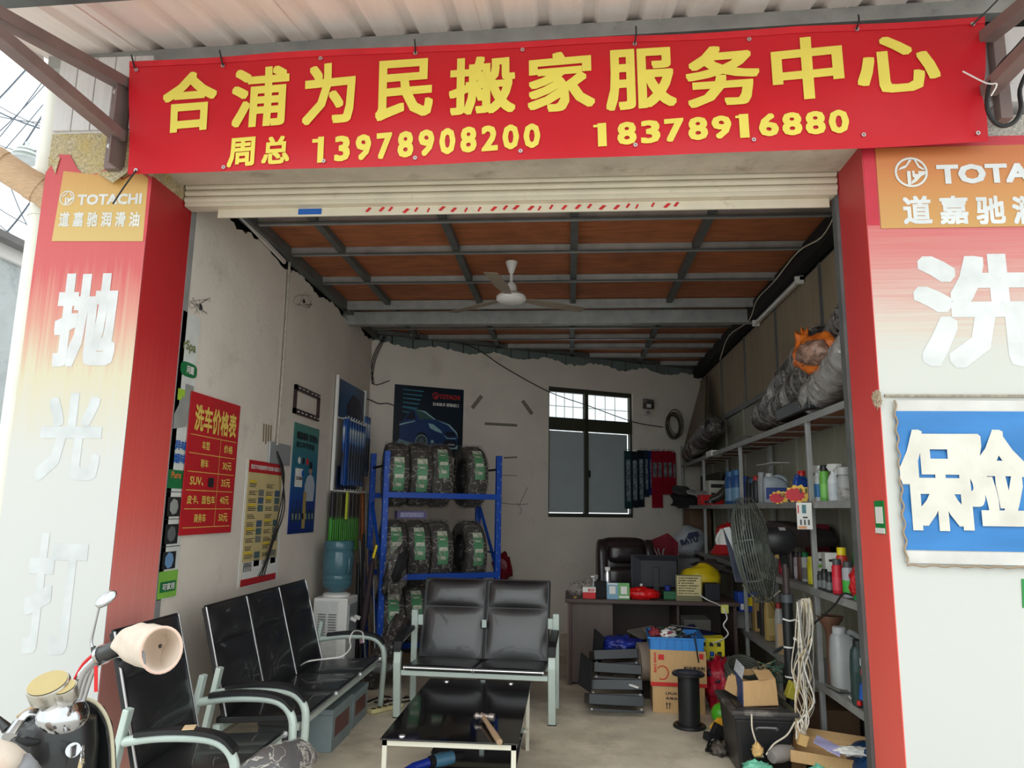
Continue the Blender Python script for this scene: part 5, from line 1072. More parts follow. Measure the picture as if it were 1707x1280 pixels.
for k, (px, h, c_, lb) in enumerate(((1263, .25, (40, 42, 48), 'black bottle with a red cap beside the tall silver bottle'), (1257, .23, (32, 34, 40), 'black bottle between the red-capped one and the blue cluster'), (1251, .24, (44, 50, 56), 'dark grey bottle left of the black bottles'), (1246, .26, (24, 44, 110), 'dark blue bottle just right of the shelf post'))):
    can(place(px, 'two', 1.70), .035, h, c_, ((170, 40, 40), (50, 90, 120), (40, 40, 44), (30, 60, 140))[k], lb, cat='bottle', nm='bottle')
for k, px in enumerate((1220, 1231)):
    can(place(px, 'two', 1.68), .06, .34, (40, 84, 140), (60, 110, 160), ['blue washer-fluid bottle with a pale label left of the shelf post', 'second blue washer-fluid bottle, nearest the shelf post'][k], (110, 150, 180), cat='bottle', nm='bottle')
boxt('carton', place(1195, 'two', 1.72), (.22, .2, .28), .1, lm((186, 186, 172)), 'white printed carton behind the dark power tool on the second shelf', parts=[('print', (.1, .8, .7, .85, dark_ink)), ('print', (.1, .3, .2, .5, dark_ink))])
pt = E('power_tool', 'dark angled power tool leaning against the white carton', 'tool', place(1204, 'two', 1.66)); c_ = place(1204, 'two', 1.62)
P('body', MB().tube([c_+V((-.12, 0, .04)), c_+V((0, 0, .10)), c_+V((.09, 0, .24))], [.035, .05, .03], 12, smooth=3), mat('olive_black', S(54, 52, 44), .3), pt, smooth=True); P('pad', MB().cyl(c_+V((-.12, 0, .01)), c_+V((-.12, 0, .04)), .06, n=16), black, pt)
boxt('tool_case', place(1185, 'two', 1.62), (.26, .14, .11), .1, redp, 'low red plastic case on the second shelf beside the far post', 'case')
gp_ = E('polisher', 'black tool with a chrome neck sticking out over the far end of the second shelf', 'tool', place(1160, 'two', 1.5)); a_ = at(1126, 815, 1.35); b_ = at(1178, 826, 1.6)
P('head', MB().tube([a_, a_.lerp(b_, .35), a_.lerp(b_, .42)], [.05, .06, .04], 14), black, gp_, smooth=True); P('neck', MB().tube([a_.lerp(b_, .4), a_.lerp(b_, .75)], .03, 12), chrome, gp_, smooth=True); P('body', MB().tube([a_.lerp(b_, .75), b_], [.045, .05], 12), mat('silver_cloth', S(140, 140, 138), .5, var=.4, vs=30), gp_, smooth=True)
T('dark_rags', MB().blob(at(1150, 838, 1.62)+V((0, 0, .0)), (.22, .2, .12), .35, 3, 6, flat=.6), mat('dark_rag', S(40, 36, 38), .9), 'heap of dark rags at the far end of the second shelf', 'rags', smooth='full')
T('olive_sheet', MB().box(1.80, 1.83, 8.9, 10.2, 1.80, 2.02), mat('dim_panel', S(62, 62, 52), .7), 'dark olive panel on the wall above the rags', 'panel')
# price stars hanging at the shelf edge
for k, (px, py, s_, a0) in enumerate(((1299, 829, .066, .2), (1331, 823, .082, -.1))):
    c_ = hx(px, py, 1.56+.0*k); t = E('price_star', ['smaller red and yellow star price tag hanging left on the shelf edge', 'larger red and yellow star price tag hanging right on the shelf edge'][k], 'price tag', c_)
    ux_ = V((.92, -.38, 0)).normalized(); n_ = V((-.38, -.92, 0)).normalized()
    def star(r1, r2, o, n=22): return [c_+n_*o+ux_*(math.cos(q+a0)*(r1 if i % 2 else r2)*1.15)+V((0, 0, math.sin(q+a0)*(r1 if i % 2 else r2)*.8)) for i, q in enumerate([2*PI*j/n for j in range(n)])]
    P('card', MB().prism(star(s_, s_*.78, 0), -n_*.003), mat('star_yellow', S(224, 178, 60), .5), t)
    P('red_field', MB().prism([p-ux_*s_*.28-V((0, 0, s_*.08)) for p in star(s_*.74, s_*.6, .004)], -n_*.002), mat('star_red', S(190, 24, 40), .5), t)
    text(t, '12' if k == 0 else '11', mat('star_line', S(60, 70, 40), .5), c_+n_*.009+ux_*s_*.12+V((0, 0, s_*.05)), ux_, Z3, s_*.55, s_*.4, .03)
cd_ = E('product_card', 'white card showing a headlight bulb, hung on the near shelf post', 'card', hx(1338, 880, 1.55)); p00, p11 = hy(1330, 882, 4.88), hy(1353, 838, 4.88)
P('card', MB().box(p00.x, p11.x, 4.885, 4.889, p00.z, p11.z), paper, cd_); w_, h_ = p11.x-p00.x, p11.z-p00.z
def cr_(x0, x1, z0, z1, m_, nm='picture'): P(nm, MB().box(p00.x+w_*x0, p00.x+w_*x1, 4.8835, 4.885, p00.z+h_*z0, p00.z+h_*z1), m_, cd_)
cr_(.35, .62, .6, .92, mat('bulb_ink', S(90, 130, 140), .5)); cr_(.38, .7, .42, .47, dark_ink, 'print'); [cr_(.18+.26*k, .30+.26*k, .16, .36, mat('mid_ink', S(96, 98, 100), .6)) for k in range(3)]; cr_(.05, .6, .02, .12, mat('peach_ink', S(220, 160, 120), .5)); cr_(.06, .14, .6, .9, red_ink, 'print')
# ---- level three
boxt('bulb_box', place(1366, 'three', 1.70), (.10, .09, .22), -.1, paper, 'white bulb box with a dark lower half, left of its twin', parts=[('print', (.1, .9, .05, .4, dark_ink)), ('print', (.15, .85, .55, .65, mat('leaf_green_ink', S(130, 188, 76), .5))), ('print', (.2, .8, .75, .82, dark_ink))])
boxt('bulb_box', place(1382, 'three', 1.72), (.10, .09, .225), -.05, paper, 'white bulb box with a dark lower half, right of its twin', parts=[('print', (.1, .9, .05, .4, dark_ink)), ('print', (.2, .8, .75, .82, dark_ink))])
for k, (px, x, h) in enumerate(((1362, 1.62, .11), (1369, 1.62, .13), (1377, 1.62, .12))):
    can(place(px, 'three', x), .022, h, (40, 42, 42), (28, 28, 30), ['small black bottle leftmost of three by the near shelf post', 'middle small black bottle of three by the near shelf post', 'rightmost small black bottle of three beside the red can'][k], (110, 116, 116), cat='bottle', nm='bottle')
can(place(1390, 'three', 1.63), .031, .205, (196, 34, 52), (70, 70, 72), 'red spray can with white lettering bands on the third shelf', (206, 60, 76))
can(place(1408, 'three', 1.62), .034, .205, (158, 160, 166), (70, 70, 72), 'silver spray can with purple and green print on the third shelf', (60, 160, 60))
can(place(1399, 'three', 1.70), .034, .27, (190, 60, 40), (226, 206, 30), 'spray can with a yellow trigger cap behind the red and silver cans')
can(place(1424, 'three', 1.76), .03, .25, (40, 90, 50), (26, 110, 56), 'dark green can behind the red net bag', cat='can')
T('red_net_bag', MB().blob(place(1431, 'three', 1.66)+V((0, 0, .10)), (.07, .06, .11), .2, 3, 12, flat=.85), mat('red_net', S(206, 34, 40), .4, bump=.9, bs=60), 'bright red bag bulging beside the right pillar on the third shelf', 'bag', smooth='full')
T('green_pouch', MB().obox(place(1428, 'three', 1.62)+V((0, -.05, .02)), (.09, .09, .035), (0, .1, .2)), greenp, 'small green pouch lying under the red bag', 'pouch', bevel=.01)
T('red_books', MB().obox(place(1375, 'three', 1.83)+V((0, .2, .20)), (.05, .4, .40), (0, 0, 0)), mat('maroon_cloth', S(120, 24, 40), .6), 'large maroon folder leaning on the wall above the bulb boxes', 'folder')
can(place(1339, 'three', 1.68), .03, .205, (190, 196, 192), (24, 120, 66), 'white spray can with a green cap left of the near shelf post', (120, 120, 124))
can(place(1348, 'three', 1.66), .028, .185, (226, 216, 40), (230, 222, 60), 'yellow tube-shaped can beside the near shelf post', (236, 228, 60), cat='can')
for k, (px, c_, lb) in enumerate(((1325, (150, 140, 150), 'white and purple tube left of the green-capped can'), (1331, (96, 60, 50), 'brown tube between the purple and green-capped cans'), (1316, (54, 40, 44), 'dark brown bottle left of the white and purple tube'), (1308, (60, 56, 58), 'dark grease pump bottle on the third shelf'), (1300, (150, 30, 50), 'crimson bottle at the left of the third shelf row'))):
    can(place(px, 'three', 1.68), .026, .19+.01*k, c_, (40, 40, 42), lb, (176, 170, 176) if k in (0, 3) else None, cat='bottle', nm='bottle')
T('yellow_tape_roll', MB().obox(at(1308, 930, 1.68), (.14, .06, .03), (.1, .2, .2)), mat('old_yellow', S(176, 150, 80), .5), 'yellow-brown tool lying across the bottle tops', 'tool', bevel=.006)
T('folded_cover', MB().prism([at(1262, 885, 1.62), at(1278, 868, 1.62), at(1300, 872, 1.62), at(1345, 885, 1.62), at(1352, 900, 1.62), at(1350, 912, 1.62), at(1270, 912, 1.62)], (.22, .1, 0)), mat('dark_fabric_cover', S(50, 42, 42), .8, bump=.5, bs=12), 'folded dark fabric cover lying above the fan motor', 'cover', bevel=.02)
T('maroon_pack', MB().obox(place(1340, 'three', 1.78)+V((0, .05, .30)), (.12, .25, .14), (0, 0, .1)), mat('maroon_cloth', S(120, 24, 40), .6), 'maroon pack behind the fan motor', 'pack', bevel=.01)
# far part of level three: bags and rags
fb_ = E('soft_ball_bag', 'white bag with dark blue print stuffed on the far shelf', 'bag', at(1153, 930, 1.55)); c_ = at(1150, 903, 1.55); P('bag', MB().blob(c_, (.20, .18, .19), .12, 2, 2, 24, 16), mat('white_bag', S(186, 190, 196), .5, bump=.4, bs=12), fb_, smooth='full')
text(fb_, 'BATU', mat('navy_ink', S(36, 40, 84), .6), c_+V((-.14, -.205, -.04)), (.95, -.1, .25), (-.25, 0, .95), .22, .07, .04)
P('print_patch', MB().prism([c_+V((-.08, -.2, .05)), c_+V((.08, -.205, .08)), c_+V((.07, -.2, .14)), c_+V((-.04, -.19, .12))], (0, -.006, 0)), MATS['navy_ink'], fb_)
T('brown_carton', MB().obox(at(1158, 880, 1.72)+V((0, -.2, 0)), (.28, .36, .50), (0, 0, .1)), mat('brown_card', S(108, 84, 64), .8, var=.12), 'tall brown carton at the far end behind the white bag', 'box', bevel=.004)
T('red_bag_far', MB().blob(at(1211, 892, 1.62), (.09, .12, .12), .2, 3, 21), mat('bright_red_bag', S(190, 30, 30), .4, bump=.5, bs=20), 'bright red bag behind the leaning silver panel', 'bag', smooth='full')
wc_ = E('watering_jug', 'red and white plastic jug on the far shelf', 'jug', at(1203, 930, 1.55)); c_ = at(1205, 925, 1.5); P('base', MB().lathe(c_, [(.10, 0), (.12, .02), (.07, .10)], 18), mat('deep_red', S(160, 30, 34), .4), wc_, smooth=True); P('top', MB().lathe(c_+V((.03, 0, .10)), [(.07, 0), (.075, .08), (.05, .15)], 16), whitep, wc_, smooth=True); P('handle', MB().tube([c_+V((-.03, -.02, .08)), c_+V((-.06, -.03, .14)), c_+V((-.02, -.02, .22)), c_+V((.03, 0, .22))], .017, 10, smooth=3), whitep, wc_, smooth=True)
T('grey_cloth', MB().blob(at(1195, 945, 1.58), (.22, .35, .07), .3, 3, 9, flat=.7), mat('grey_brown_cloth', S(84, 76, 72), .9), 'grey-brown cloth under the red and white jug', 'cloth', smooth='full')
# cabinet under level three at the far end
T('grey_cabinet', MB().box(1.10, 1.54, 8.9, 9.6, .0, 1.0), mat('cabinet_grey', S(112, 114, 112), .6), 'grey cabinet standing at the far end behind the desk', 'cabinet', bevel=.006)
T('yellow_sack', MB().blob(hy(1168, 965, 7.45), (.20, .15, .14), .14, 1.6, 4, 24, 16), mat('yellow_bag', S(224, 196, 28), .4, bump=.3, bs=10), 'bulging yellow plastic bag at the right end of the desk', 'bag', smooth='full')
# ---- level four
jug(place(1399, 'four', 1.69), .20, .13, .38, (160, 164, 164), (170, 172, 172), 'large silver-grey oil jug without label near the right pillar', rz=.15)
jd = jug(place(1431, 'four', 1.67), .19, .10, .36, (34, 58, 56), (30, 32, 34), 'dark green oil jug with red and white print beside the right pillar', (46, 70, 66), rz=-.2)
P('red_print', MB().box(-.05, .03, -.0535, -.052, .17, .20), red_ink, jd, local=True); P('white_print', MB().box(-.05, .02, -.0535, -.052, .22, .26), white_ink, jd, local=True); P('gold_print', MB().box(-.02, .05, -.0535, -.052, .06, .11), gold_ink, jd, local=True)
can(place(1446, 'four', 1.60), .032, .27, (60, 72, 84), (120, 122, 124), 'slim blue and grey bottle against the right pillar on the low shelf', (200, 204, 206), cat='bottle', nm='bottle')
fn_ = E('funnel', 'brown plastic funnel standing upright on the low shelf', 'funnel', place(1373, 'four', 1.66)); P('cone', MB().lathe((0, 0, 0), [(.03, 0), (.028, .02), (.026, .26), (.035, .33), (.075, .38), (.078, .40)], 18), mat('brown_plastic', S(118, 84, 66), .4), fn_, smooth=True, local=True); P('rim', MB().torus((0, 0, .40), .078, [(0, 0), (.006, 0), (.006, .006), (0, .006)], (0, 0, 1), 20), MATS['brown_plastic'], fn_, local=True)
can(place(1379, 'four', 1.80), .03, .27, (140, 122, 96), (120, 100, 80), 'patterned beige bottle behind the funnel and the silver jug', (170, 150, 110), cat='bottle', nm='bottle')
for k, (px, x, w_, h, c_, cp_, lb) in enumerate(((1295, 1.66, .10, .36, (170, 172, 168), (150, 40, 40), 'tall silver oil bottle left of the black stand pole'), (1276, 1.68, .09, .36, (176, 150, 92), (130, 110, 70), 'gold oil bottle left of the tall silver one'), (1267, 1.70, .08, .33, (60, 56, 52), (50, 50, 50), 'dark oil bottle left of the gold one'), (1285, 1.76, .08, .3, (150, 140, 60), (170, 150, 60), 'olive-yellow bottle behind the gold and silver ones'))):
    t = jug(place(px, 'four', x), w_, w_*.7, h, c_, cp_, lb, nm='oil_bottle', cat='bottle', rz=.3, band=[(186, 188, 186), (206, 184, 120), None, None][k])
boxt('carton', place(1256, 'four', 1.70), (.08, .14, .30), .0, mat('gold_card', S(170, 140, 84), .6), 'tall narrow gold carton right of the shelf post on the low shelf', parts=[('print', (.2, .9, .1, .6, dark_ink))])
bbx = boxt('blue_pack', place(1236, 'four', 1.62)+V((0, -.05, .16)), (.18, .12, .17), .1, mat('pack_blue', S(34, 70, 160), .45), 'blue pack with a yellow patch on the low shelf left of the post', parts=[('patch', (.4, .85, .3, .75, yellowp)), ('print', (.1, .35, .1, .4, white_ink))])
boxt('pack', place(1234, 'four', 1.62), (.16, .12, .16), .0, mat('pack_white_grey', S(150, 150, 146), .5), 'grey-white pack under the blue one on the low shelf')
T('wooden_slat', MB().bar(at(1303, 1095, 1.60), at(1301, 1040, 1.63), .05, .012), mat('pale_wood', S(190, 160, 120), .6), 'short pale wooden slat left of the stand pole', 'slat')
T('screwdriver', MB().tube([at(1289, 1088, 1.57), at(1297, 1083, 1.57), at(1313, 1074, 1.57), at(1319, 1062, 1.57)], [.006, .014, .006, .014], 8), mat('tool_teal', S(70, 86, 90), .4), 'long thin tool stuck across the low shelf edge', 'tool', smooth=True)
# small things on the near end of level four
T('grey_tray', MB().obox(at(1400, 1150, 1.63)+V((0, 0, .012)), (.11, .14, .016), (.04, .05, .3)), mat('olive_grey', S(96, 96, 88), .6), 'flat grey tray lying on the near end of the low shelf', 'tray', bevel=.004)
cup = can(V((1.64, 4.34, .5)), .03, .10, (44, 42, 46), (40, 40, 42), 'small black cup on the near end of the low shelf', cat='cup', nm='cup')
T('spray_nozzle', MB().tube([at(1440, 1165, 1.6), at(1440, 1140, 1.6)], [.025, .02], 12), bluep, 'small blue bottle foot beside the pillar on the low shelf', 'bottle', smooth=True)
T('bottle_stopper', MB().lathe(at(1433, 1172, 1.60), [(.014, -.012), (.016, 0), (.012, .014)], 12), redp, 'small round red cap on the front edge of the low shelf', 'cap', smooth=True)
rr = random.Random(8)
for k in range(12): c_ = V((1.60+rr.uniform(-.0, .06), 4.45+rr.uniform(-.12, .12), .503)); T('bolt', MB().cyl(c_, c_+V((0, 0, .012)), .007, n=6), steel, 'small steel bolt scattered on the low shelf', 'bolt', group='loose bolts on the low shelf')
# ---- top shelf: rolls of window film
def roll(p0, p1, r_, label, grp=None, m_=None):
    t = E('film_roll', label, 'roll', p0); p0, p1 = V(p0), V(p1); d = (p1-p0).normalized(); n = 14
    mb = MB().tube([p0.lerp(p1, i/n) for i in range(n+1)], [r_*(1+.06*math.sin(i*1.7)) for i in range(n+1)], 24); mb.v = [v+V((noise.noise(v*9), noise.noise(v*9+V((5, 5, 5))), noise.noise(v*9+V((9, 1, 2)))))*.02 for v in mb.v]
    P('wrap', mb, m_ or wrapdark, t, smooth='full')
    P('film', MB().tube([p0.lerp(p1, i/n) for i in range(n+1)], [r_*(1.09+.04*math.sin(i*2.3)) for i in range(n+1)], 28), filmmat('roll_film', S(200, 196, 190), .03, .8, 12) if 'roll_film' not in MATS else MATS['roll_film'], t, smooth='full')
    for k in range(5):
        q = p0.lerp(p1, .12+.17*k); P('wrap_band', MB().tube([q-d*.012, q+d*.012], r_*1.05, 20), mat('band_grey', S(120, 116, 112), .35), t, smooth=True)
    P('label', MB().tube([p0.lerp(p1, .3), p0.lerp(p1, .45)], r_*1.03, 20), mat('roll_label', S(170, 168, 164), .4, var=.5, vs=26), t, smooth=True)
    return t
roll(hx(1278, 700, 1.72)+V((0, 0, .02)), hx(1370, 570, 1.72), .13, 'wide film-wrapped roll leaning highest on the top shelf behind the orange bag')
roll(hx(1300, 690, 1.68), hx(1382, 600, 1.70), .12, 'second wide wrapped roll leaning in front of the highest one')
roll(hx(1360, 668, 1.68), hx(1432, 575, 1.68), .12, 'silver-grey wrapped roll beside the right pillar on the top shelf', m_=mat('silver_wrap', S(150, 148, 146), .3, .1, var=.35, vs=12, bump=.9, bs=14))
roll(hx(1395, 575, 1.82), hx(1425, 520, 1.82), .11, 'dark wrapped roll rising behind the orange bag at the pillar')
roll(hx(1150, 757, 1.66), hx(1192, 707, 1.70), .12, 'film-wrapped roll leaning at the far end of the top shelf')
T('translucent_sheet', MB().prism([hx(1140, 745, 1.58), hx(1168, 640, 1.8), hx(1178, 625, 1.85), hx(1174, 700, 1.7), hx(1150, 755, 1.6)], (.02, .05, 0)), mat('dim_film', S(110, 98, 80), .5), 'tall brownish plastic sheet behind the far wrapped roll', 'sheet')
ob = E('orange_bag', 'orange plastic bag of packed goods lying on the wrapped rolls', 'bag', hx(1365, 600, 1.62)); c_ = hx(1366, 592, 1.62)
P('bag', MB().blob(c_, (.14, .26, .12), .14, 2.6, 14, 30, 20), mat('orange_film', S(214, 112, 40), .3, var=.2, vs=8, bump=.7, bs=12), ob, smooth='full'); P('contents', MB().blob(c_+V((-.075, -.10, -.01)), (.09, .17, .08), .12, 3, 15, 22, 14), mat('clear_contents', S(140, 110, 96), .25, var=.5, vs=24, bump=.9, bs=20), ob, smooth='full'); P('knot', MB().blob(c_+V((-.02, .24, .12)), (.05, .06, .09), .4, 3, 6), MATS['orange_film'], ob, smooth='full')
T('black_case', MB().obox(hx(1345, 690, 1.68)+V((0, 0, .035)), (.22, .75, .10), (0, 0, 0)), black, 'long flat black case under the rolls on the top shelf', 'case', bevel=.012)
T('small_vent_box', MB().obox(hx(1240, 735, 1.66)+V((0, 0, -.02)), (.10, .3, .11), (0, 0, .0)), mat('vent_grey', S(96, 92, 84), .6, var=.5, vs=40), 'small grey box with black ends on the top shelf', 'box', bevel=.004)
T('white_paper_box', MB().obox(hx(1190, 752, 1.62)+V((0, 0, -.03)), (.12, .3, .06), (0, 0, 0)), paper, 'small white box in front of the far roll on the top shelf', 'box')
T('papers', MB().obox(hx(1213, 747, 1.70)+V((0, 0, -.04)), (.2, .5, .03), (0, 0, .1)), mat('paper_grey', S(150, 150, 146), .8), 'thin stack of grey papers on the top shelf', 'papers')
T('paper_under', MB().obox(hx(1287, 758, 1.75)+V((0, .0, -.08)), (.14, .4, .004), (0, .0, .1)), paper, 'sheet of white paper hanging under the top shelf', 'paper')

# ============================================================ industrial fan
fan = E('pedestal_fan', 'industrial pedestal fan with a wide wire cage, black motor and black pole', 'fan', (1.33, 4.75, 0))
fcn = hy(1262, 915, 4.98); ax = V((.93, -.34, .16)).normalized()
P('pole', MB().cyl((hy(1310, 965, 4.98).x, 4.98, .03), (hy(1310, 965, 4.98).x, 4.98, 1.02), .034, n=18), black, fan, smooth=True)
px_ = hy(1310, 965, 4.98).x
P('inner_pole', MB().cyl((px_, 4.98, 1.0), (px_, 4.98, 1.22), .022, n=14), mat('pole_brown', S(74, 62, 62), .4), fan, smooth=True); P('collar', MB().cyl((px_, 4.98, .98), (px_, 4.98, 1.03), .042, n=18), mat('collar_grey', S(80, 86, 90), .4), fan, smooth=True); P('base', MB().box(px_-.03, px_+.03, 4.98-.28, 4.98+.28, 0, .04).box(px_, px_+.15, 4.95, 5.01, 0, .04), black, fan, kind='stuff')
P('tie', MB().tube([(px_-.04, 4.95, .88), (px_, 4.94, .87), (px_+.04, 4.95, .875), (px_+.06, 4.93, .86)], .006, 6, smooth=3), whitep, fan)
P('knob', MB().cyl((px_+.02, 4.98, .76), (px_+.09, 4.92, .74), .02, n=14), steel, fan, smooth=True)
for z in (.70, .52): P('label', MB().lathe((px_, 4.98, z), [(.0345, 0), (.0345, .010)], 18, cap=False), paper, fan)
mo0 = hy(1268, 902, 4.95); mo1 = hy(1323, 900, 4.95)
P('motor', MB().tube([mo0, mo0.lerp(mo1, .15), mo0.lerp(mo1, .8), mo1], [.07, .09, .088, .06], 24), black, fan, smooth=True); P('motor_plate', MB().obox(mo0.lerp(mo1, .6)+V((0, -.05, .075)), (.04, .03, .003), (.6, 0, 0)), silverp, fan); P('bracket', MB().bar((px_, 4.98, 1.2), mo0.lerp(mo1, .6), .05, .02), blackm, fan)
Cc = hy(1256, 915, 4.9); Rc = .33; u_ = ax.cross(V((0, 0, 1))).normalized(); v_ = u_.cross(ax)
cage = mat('cage_wire', S(88, 94, 88), .45, .3)
def ringp(r_, o): return [Cc+ax*o+(u_*math.cos(t)+v_*math.sin(t))*r_ for t in [2*PI*i/40 for i in range(40)]]
def prof_(q): return -.105+.0*q if q < .3 else -.105+.055*((q-.3)/.67)**2
for sg in (-1, 1):
    mbr = MB()
    for i in range(15):
        q = .14+.83*i/14; mbr.tube(ringp(Rc*q, -sg*prof_(q)), .0022, 4, closed=True)
    P('cage_wires', mbr, cage, fan, kind='stuff')
    for i in range(8):
        t = 2*PI*i/8+.2; e_ = u_*math.cos(t)+v_*math.sin(t); P('cage_spoke', MB().tube([Cc+e_*Rc*q-ax*sg*prof_(q) for q in (.14, .3, .55, .8, .97)]+[Cc+e_*Rc], .0035, 5), cage, fan)
mbr = MB()
for o in (-.045, -.03, -.015, 0, .015, .03, .045): mbr.tube(ringp(Rc, o), .0028, 5, closed=True)
P('cage_rim', mbr, cage, fan, kind='stuff')
for k in range(3):
    t = 2*PI*k/3+.5; e_ = u_*math.cos(t)+v_*math.sin(t); f_ = ax.cross(e_)
    P('fan_blade', MB().prism([Cc+e_*.05+f_*.04-ax*.01, Cc+e_*.16+f_*.12-ax*.03, Cc+e_*.29+f_*.10-ax*.03, Cc+e_*.30-f_*.04+ax*.02, Cc+e_*.05-f_*.04+ax*.01], ax*.003), mat('blade_grey', S(86, 92, 92), .4, .3), fan)
P('hub', MB().cyl(Cc-ax*.05, Cc+ax*.06, .05, n=18), cage, fan, smooth=True)
P('guard_plate', MB().prism([hy(1206, 882, 5.15), hy(1222, 880, 5.15), hy(1252, 972, 5.0), hy(1226, 970, 5.0)], (.0, .02, 0)), mat('blue_black_panel', S(46, 52, 68), .35), fan, bevel=.004)
P('guard_edge', MB().prism([hy(1206, 880, 5.12), hy(1216, 878, 5.12), hy(1237, 925, 5.05), hy(1228, 930, 5.05)], (0, .01, 0)), silverp, fan)
# hanging wires bundle
hw = E('wire_bundle', 'bundle of frayed cream wires hanging on the near shelf post', 'cable', hx(1345, 1000, 1.55)); rr = random.Random(6)
for k in range(16):
    x = 1328+k*1.8; top_ = 1002+rr.uniform(-3, 6); pts = [hy(x+rr.uniform(-2, 2), top_, 4.82), hy(x-2+rr.uniform(-9, 9), 1060, 4.80-rr.uniform(0, .08)), hy(1340+rr.uniform(-20, 18), 1120, 4.76-rr.uniform(0, .06)), hy(1342+rr.uniform(-20, 20), 1170, 4.72-rr.uniform(0, .06)), hy(1338+rr.uniform(-12, 12), 1205, 4.66), hy(1338+rr.uniform(-14, 8), 1232, 4.60)]
    P('wire', MB().tube(pts, rr.choice((.0025, .0035, .005)), 5, smooth=4), [wire_w, mat('wire_white', S(222, 218, 206), .5, var=.2, vs=40), mat('wire_tan', S(176, 156, 120), .6), mat('wire_grey2', S(150, 148, 142), .6)][k % 4], hw)
for k in range(3): P('loop', MB().tube([hy(1334+k*6, 1010, 4.82), hy(1336+k*6, 1000-k, 4.82), hy(1342+k*4, 1000, 4.82), hy(1347+k*2, 1012, 4.82), hy(1346+k*2, 1060, 4.8)], .006, 5, smooth=4), wire_w, hw)
P('tape_end', MB().obox(hy(1338, 1233, 4.57), (.05, .03, .06), (0, .3, 0)), mat('masking_tape', S(206, 170, 110), .7), hw)
T('black_lead', MB().tube([hx(1420, 992, 1.56), hx(1405, 990, 1.56), hx(1390, 1010, 1.54), hx(1362, 1035, 1.52), hx(1343, 1050, 1.50), hx(1327, 1050, 1.52)], .006, 6, smooth=4), wire_m, 'black cable running from the third shelf down to the wire bundle', 'cable', smooth=True)
T('grey_lead', MB().tube([hx(1238, 975, 1.575), hx(1258, 996, 1.56), hx(1275, 1003, 1.56), hx(1300, 985, 1.575)], .006, 6, smooth=4), wire_w, 'pale cable drooping below the fan cage', 'cable', smooth=True)
# ============================================================ desk and what stands on it
dk = E('desk', 'dark brown wooden desk with a side panel and open knee space', 'desk', (.75, 7.2, 0))
wood = mat('dark_desk_wood', S(74, 60, 56), .5, var=.14, vs=3, streak=(1.5, 10, 1)); wood2 = mat('desk_front_wood', S(92, 80, 74), .55, var=.1, vs=3, streak=(8, 8, 1))
DX0, DX1, DY0, DY1 = .0, 1.52, 6.88, 7.52
P('top', MB().box(DX0-.03, DX1, DY0-.03, DY1, .715, .75), wood, dk, bevel=.004)
P('side_panel', MB().box(DX0, DX0+.03, DY0, DY1, 0, .715), wood, dk); P('side_panel', MB().box(DX1-.05, DX1-.02, DY0, DY1, 0, .715), wood, dk)
P('drawer_cabinet', MB().box(DX0+.03, DX0+.40, DY0+.02, DY1-.02, .02, .71), wood2, dk, bevel=.003); P('divider', MB().box(.98, 1.0, DY0+.06, DY1, 0, .715), wood, dk)
P('back_panel', MB().box(DX0+.40, DX1-.05, DY1-.06, DY1-.04, .05, .715), wood, dk); P('front_edge', MB().box(DX0-.012, DX0+.0, DY0-.0, DY0+.02, .0, .715), mat('edge_band_tan', S(120, 98, 80), .5), dk)
ZT = .75
def dkp(px, y, z=ZT): return V((hy(px, 980, y).x, y, z))
# chair behind the desk
oc = E('office_chair', 'large black leather office chair behind the desk', 'chair', (.62, 8.2, 0))
ch_m = mat('chair_leather', S(44, 36, 36), .3, var=.25, vs=8, bump=.25, bs=12, coat=.2)
def puff(c, sx, sy, sz, rot=(0, 0, 0)): 
    m_ = Euler(rot).to_matrix(); mb = MB(); rs = []
    for j in range(13):
        th = PI*min(.985, max(.015, j/12)); ring = []
        for i in range(28):
            ph = 2*PI*i/28; e = .45; cs = lambda a: math.copysign(abs(a)**e, a)
            ring.append(V(c)+m_ @ V((sx*cs(math.cos(ph))*math.sin(th)**e, sy*math.copysign(abs(math.cos(th))**.9, math.cos(th)), sz*cs(math.sin(ph))*math.sin(th)**e)))
        rs.append(ring)
    return mb.rings(rs)
P('backrest', puff((.60, 8.22, .86), .31, .09, .40, (-.12, 0, .15)), ch_m, oc, smooth=True); P('head_cushion', puff((.62, 8.13, 1.09), .20, .07, .10, (-.12, 0, .15)), ch_m, oc, smooth=True); P('lumbar_cushion', puff((.61, 8.11, .84), .22, .07, .11, (-.12, 0, .15)), ch_m, oc, smooth=True)
P('side_bolster', puff((.36, 8.10, .88), .06, .10, .36, (-.12, 0, .15)), ch_m, oc, smooth=True); P('side_bolster', puff((.87, 8.17, .88), .06, .10, .36, (-.12, 0, .15)), ch_m, oc, smooth=True)
P('seat', puff((.62, 7.92, .46), .29, .28, .09), ch_m, oc, smooth=True); P('stem', MB().cyl((.62, 7.98, .1), (.62, 7.98, .40), .03, n=14), black, oc, smooth=True)
for k in range(5): a = 2*PI*k/5; P('base_arm', MB().bar((.62, 7.98, .11), (.62+.3*math.cos(a), 7.98+.3*math.sin(a), .07), .05, .03), black, oc); P('castor', MB().cyl((.62+.3*math.cos(a), 7.96+.3*math.sin(a), .028), (.62+.3*math.cos(a), 8.0+.3*math.sin(a), .028), .028, n=12), black, oc)
bk = E('blanket', 'dark red blanket with white swirls draped behind the office chair', 'blanket', (1.05, 8.7, .8))
f = lambda u, v: V((.62+.62*u, 8.62-.10*v+.03*math.sin(u*14), .82+(.30+.22*u-.15*max(0, u-.8)*5)*v+.01*math.sin(u*9)))
P('cloth', MB().grid(f, 24, 10), mat('blanket_red', S(120, 28, 40), .8), bk, smooth='full')
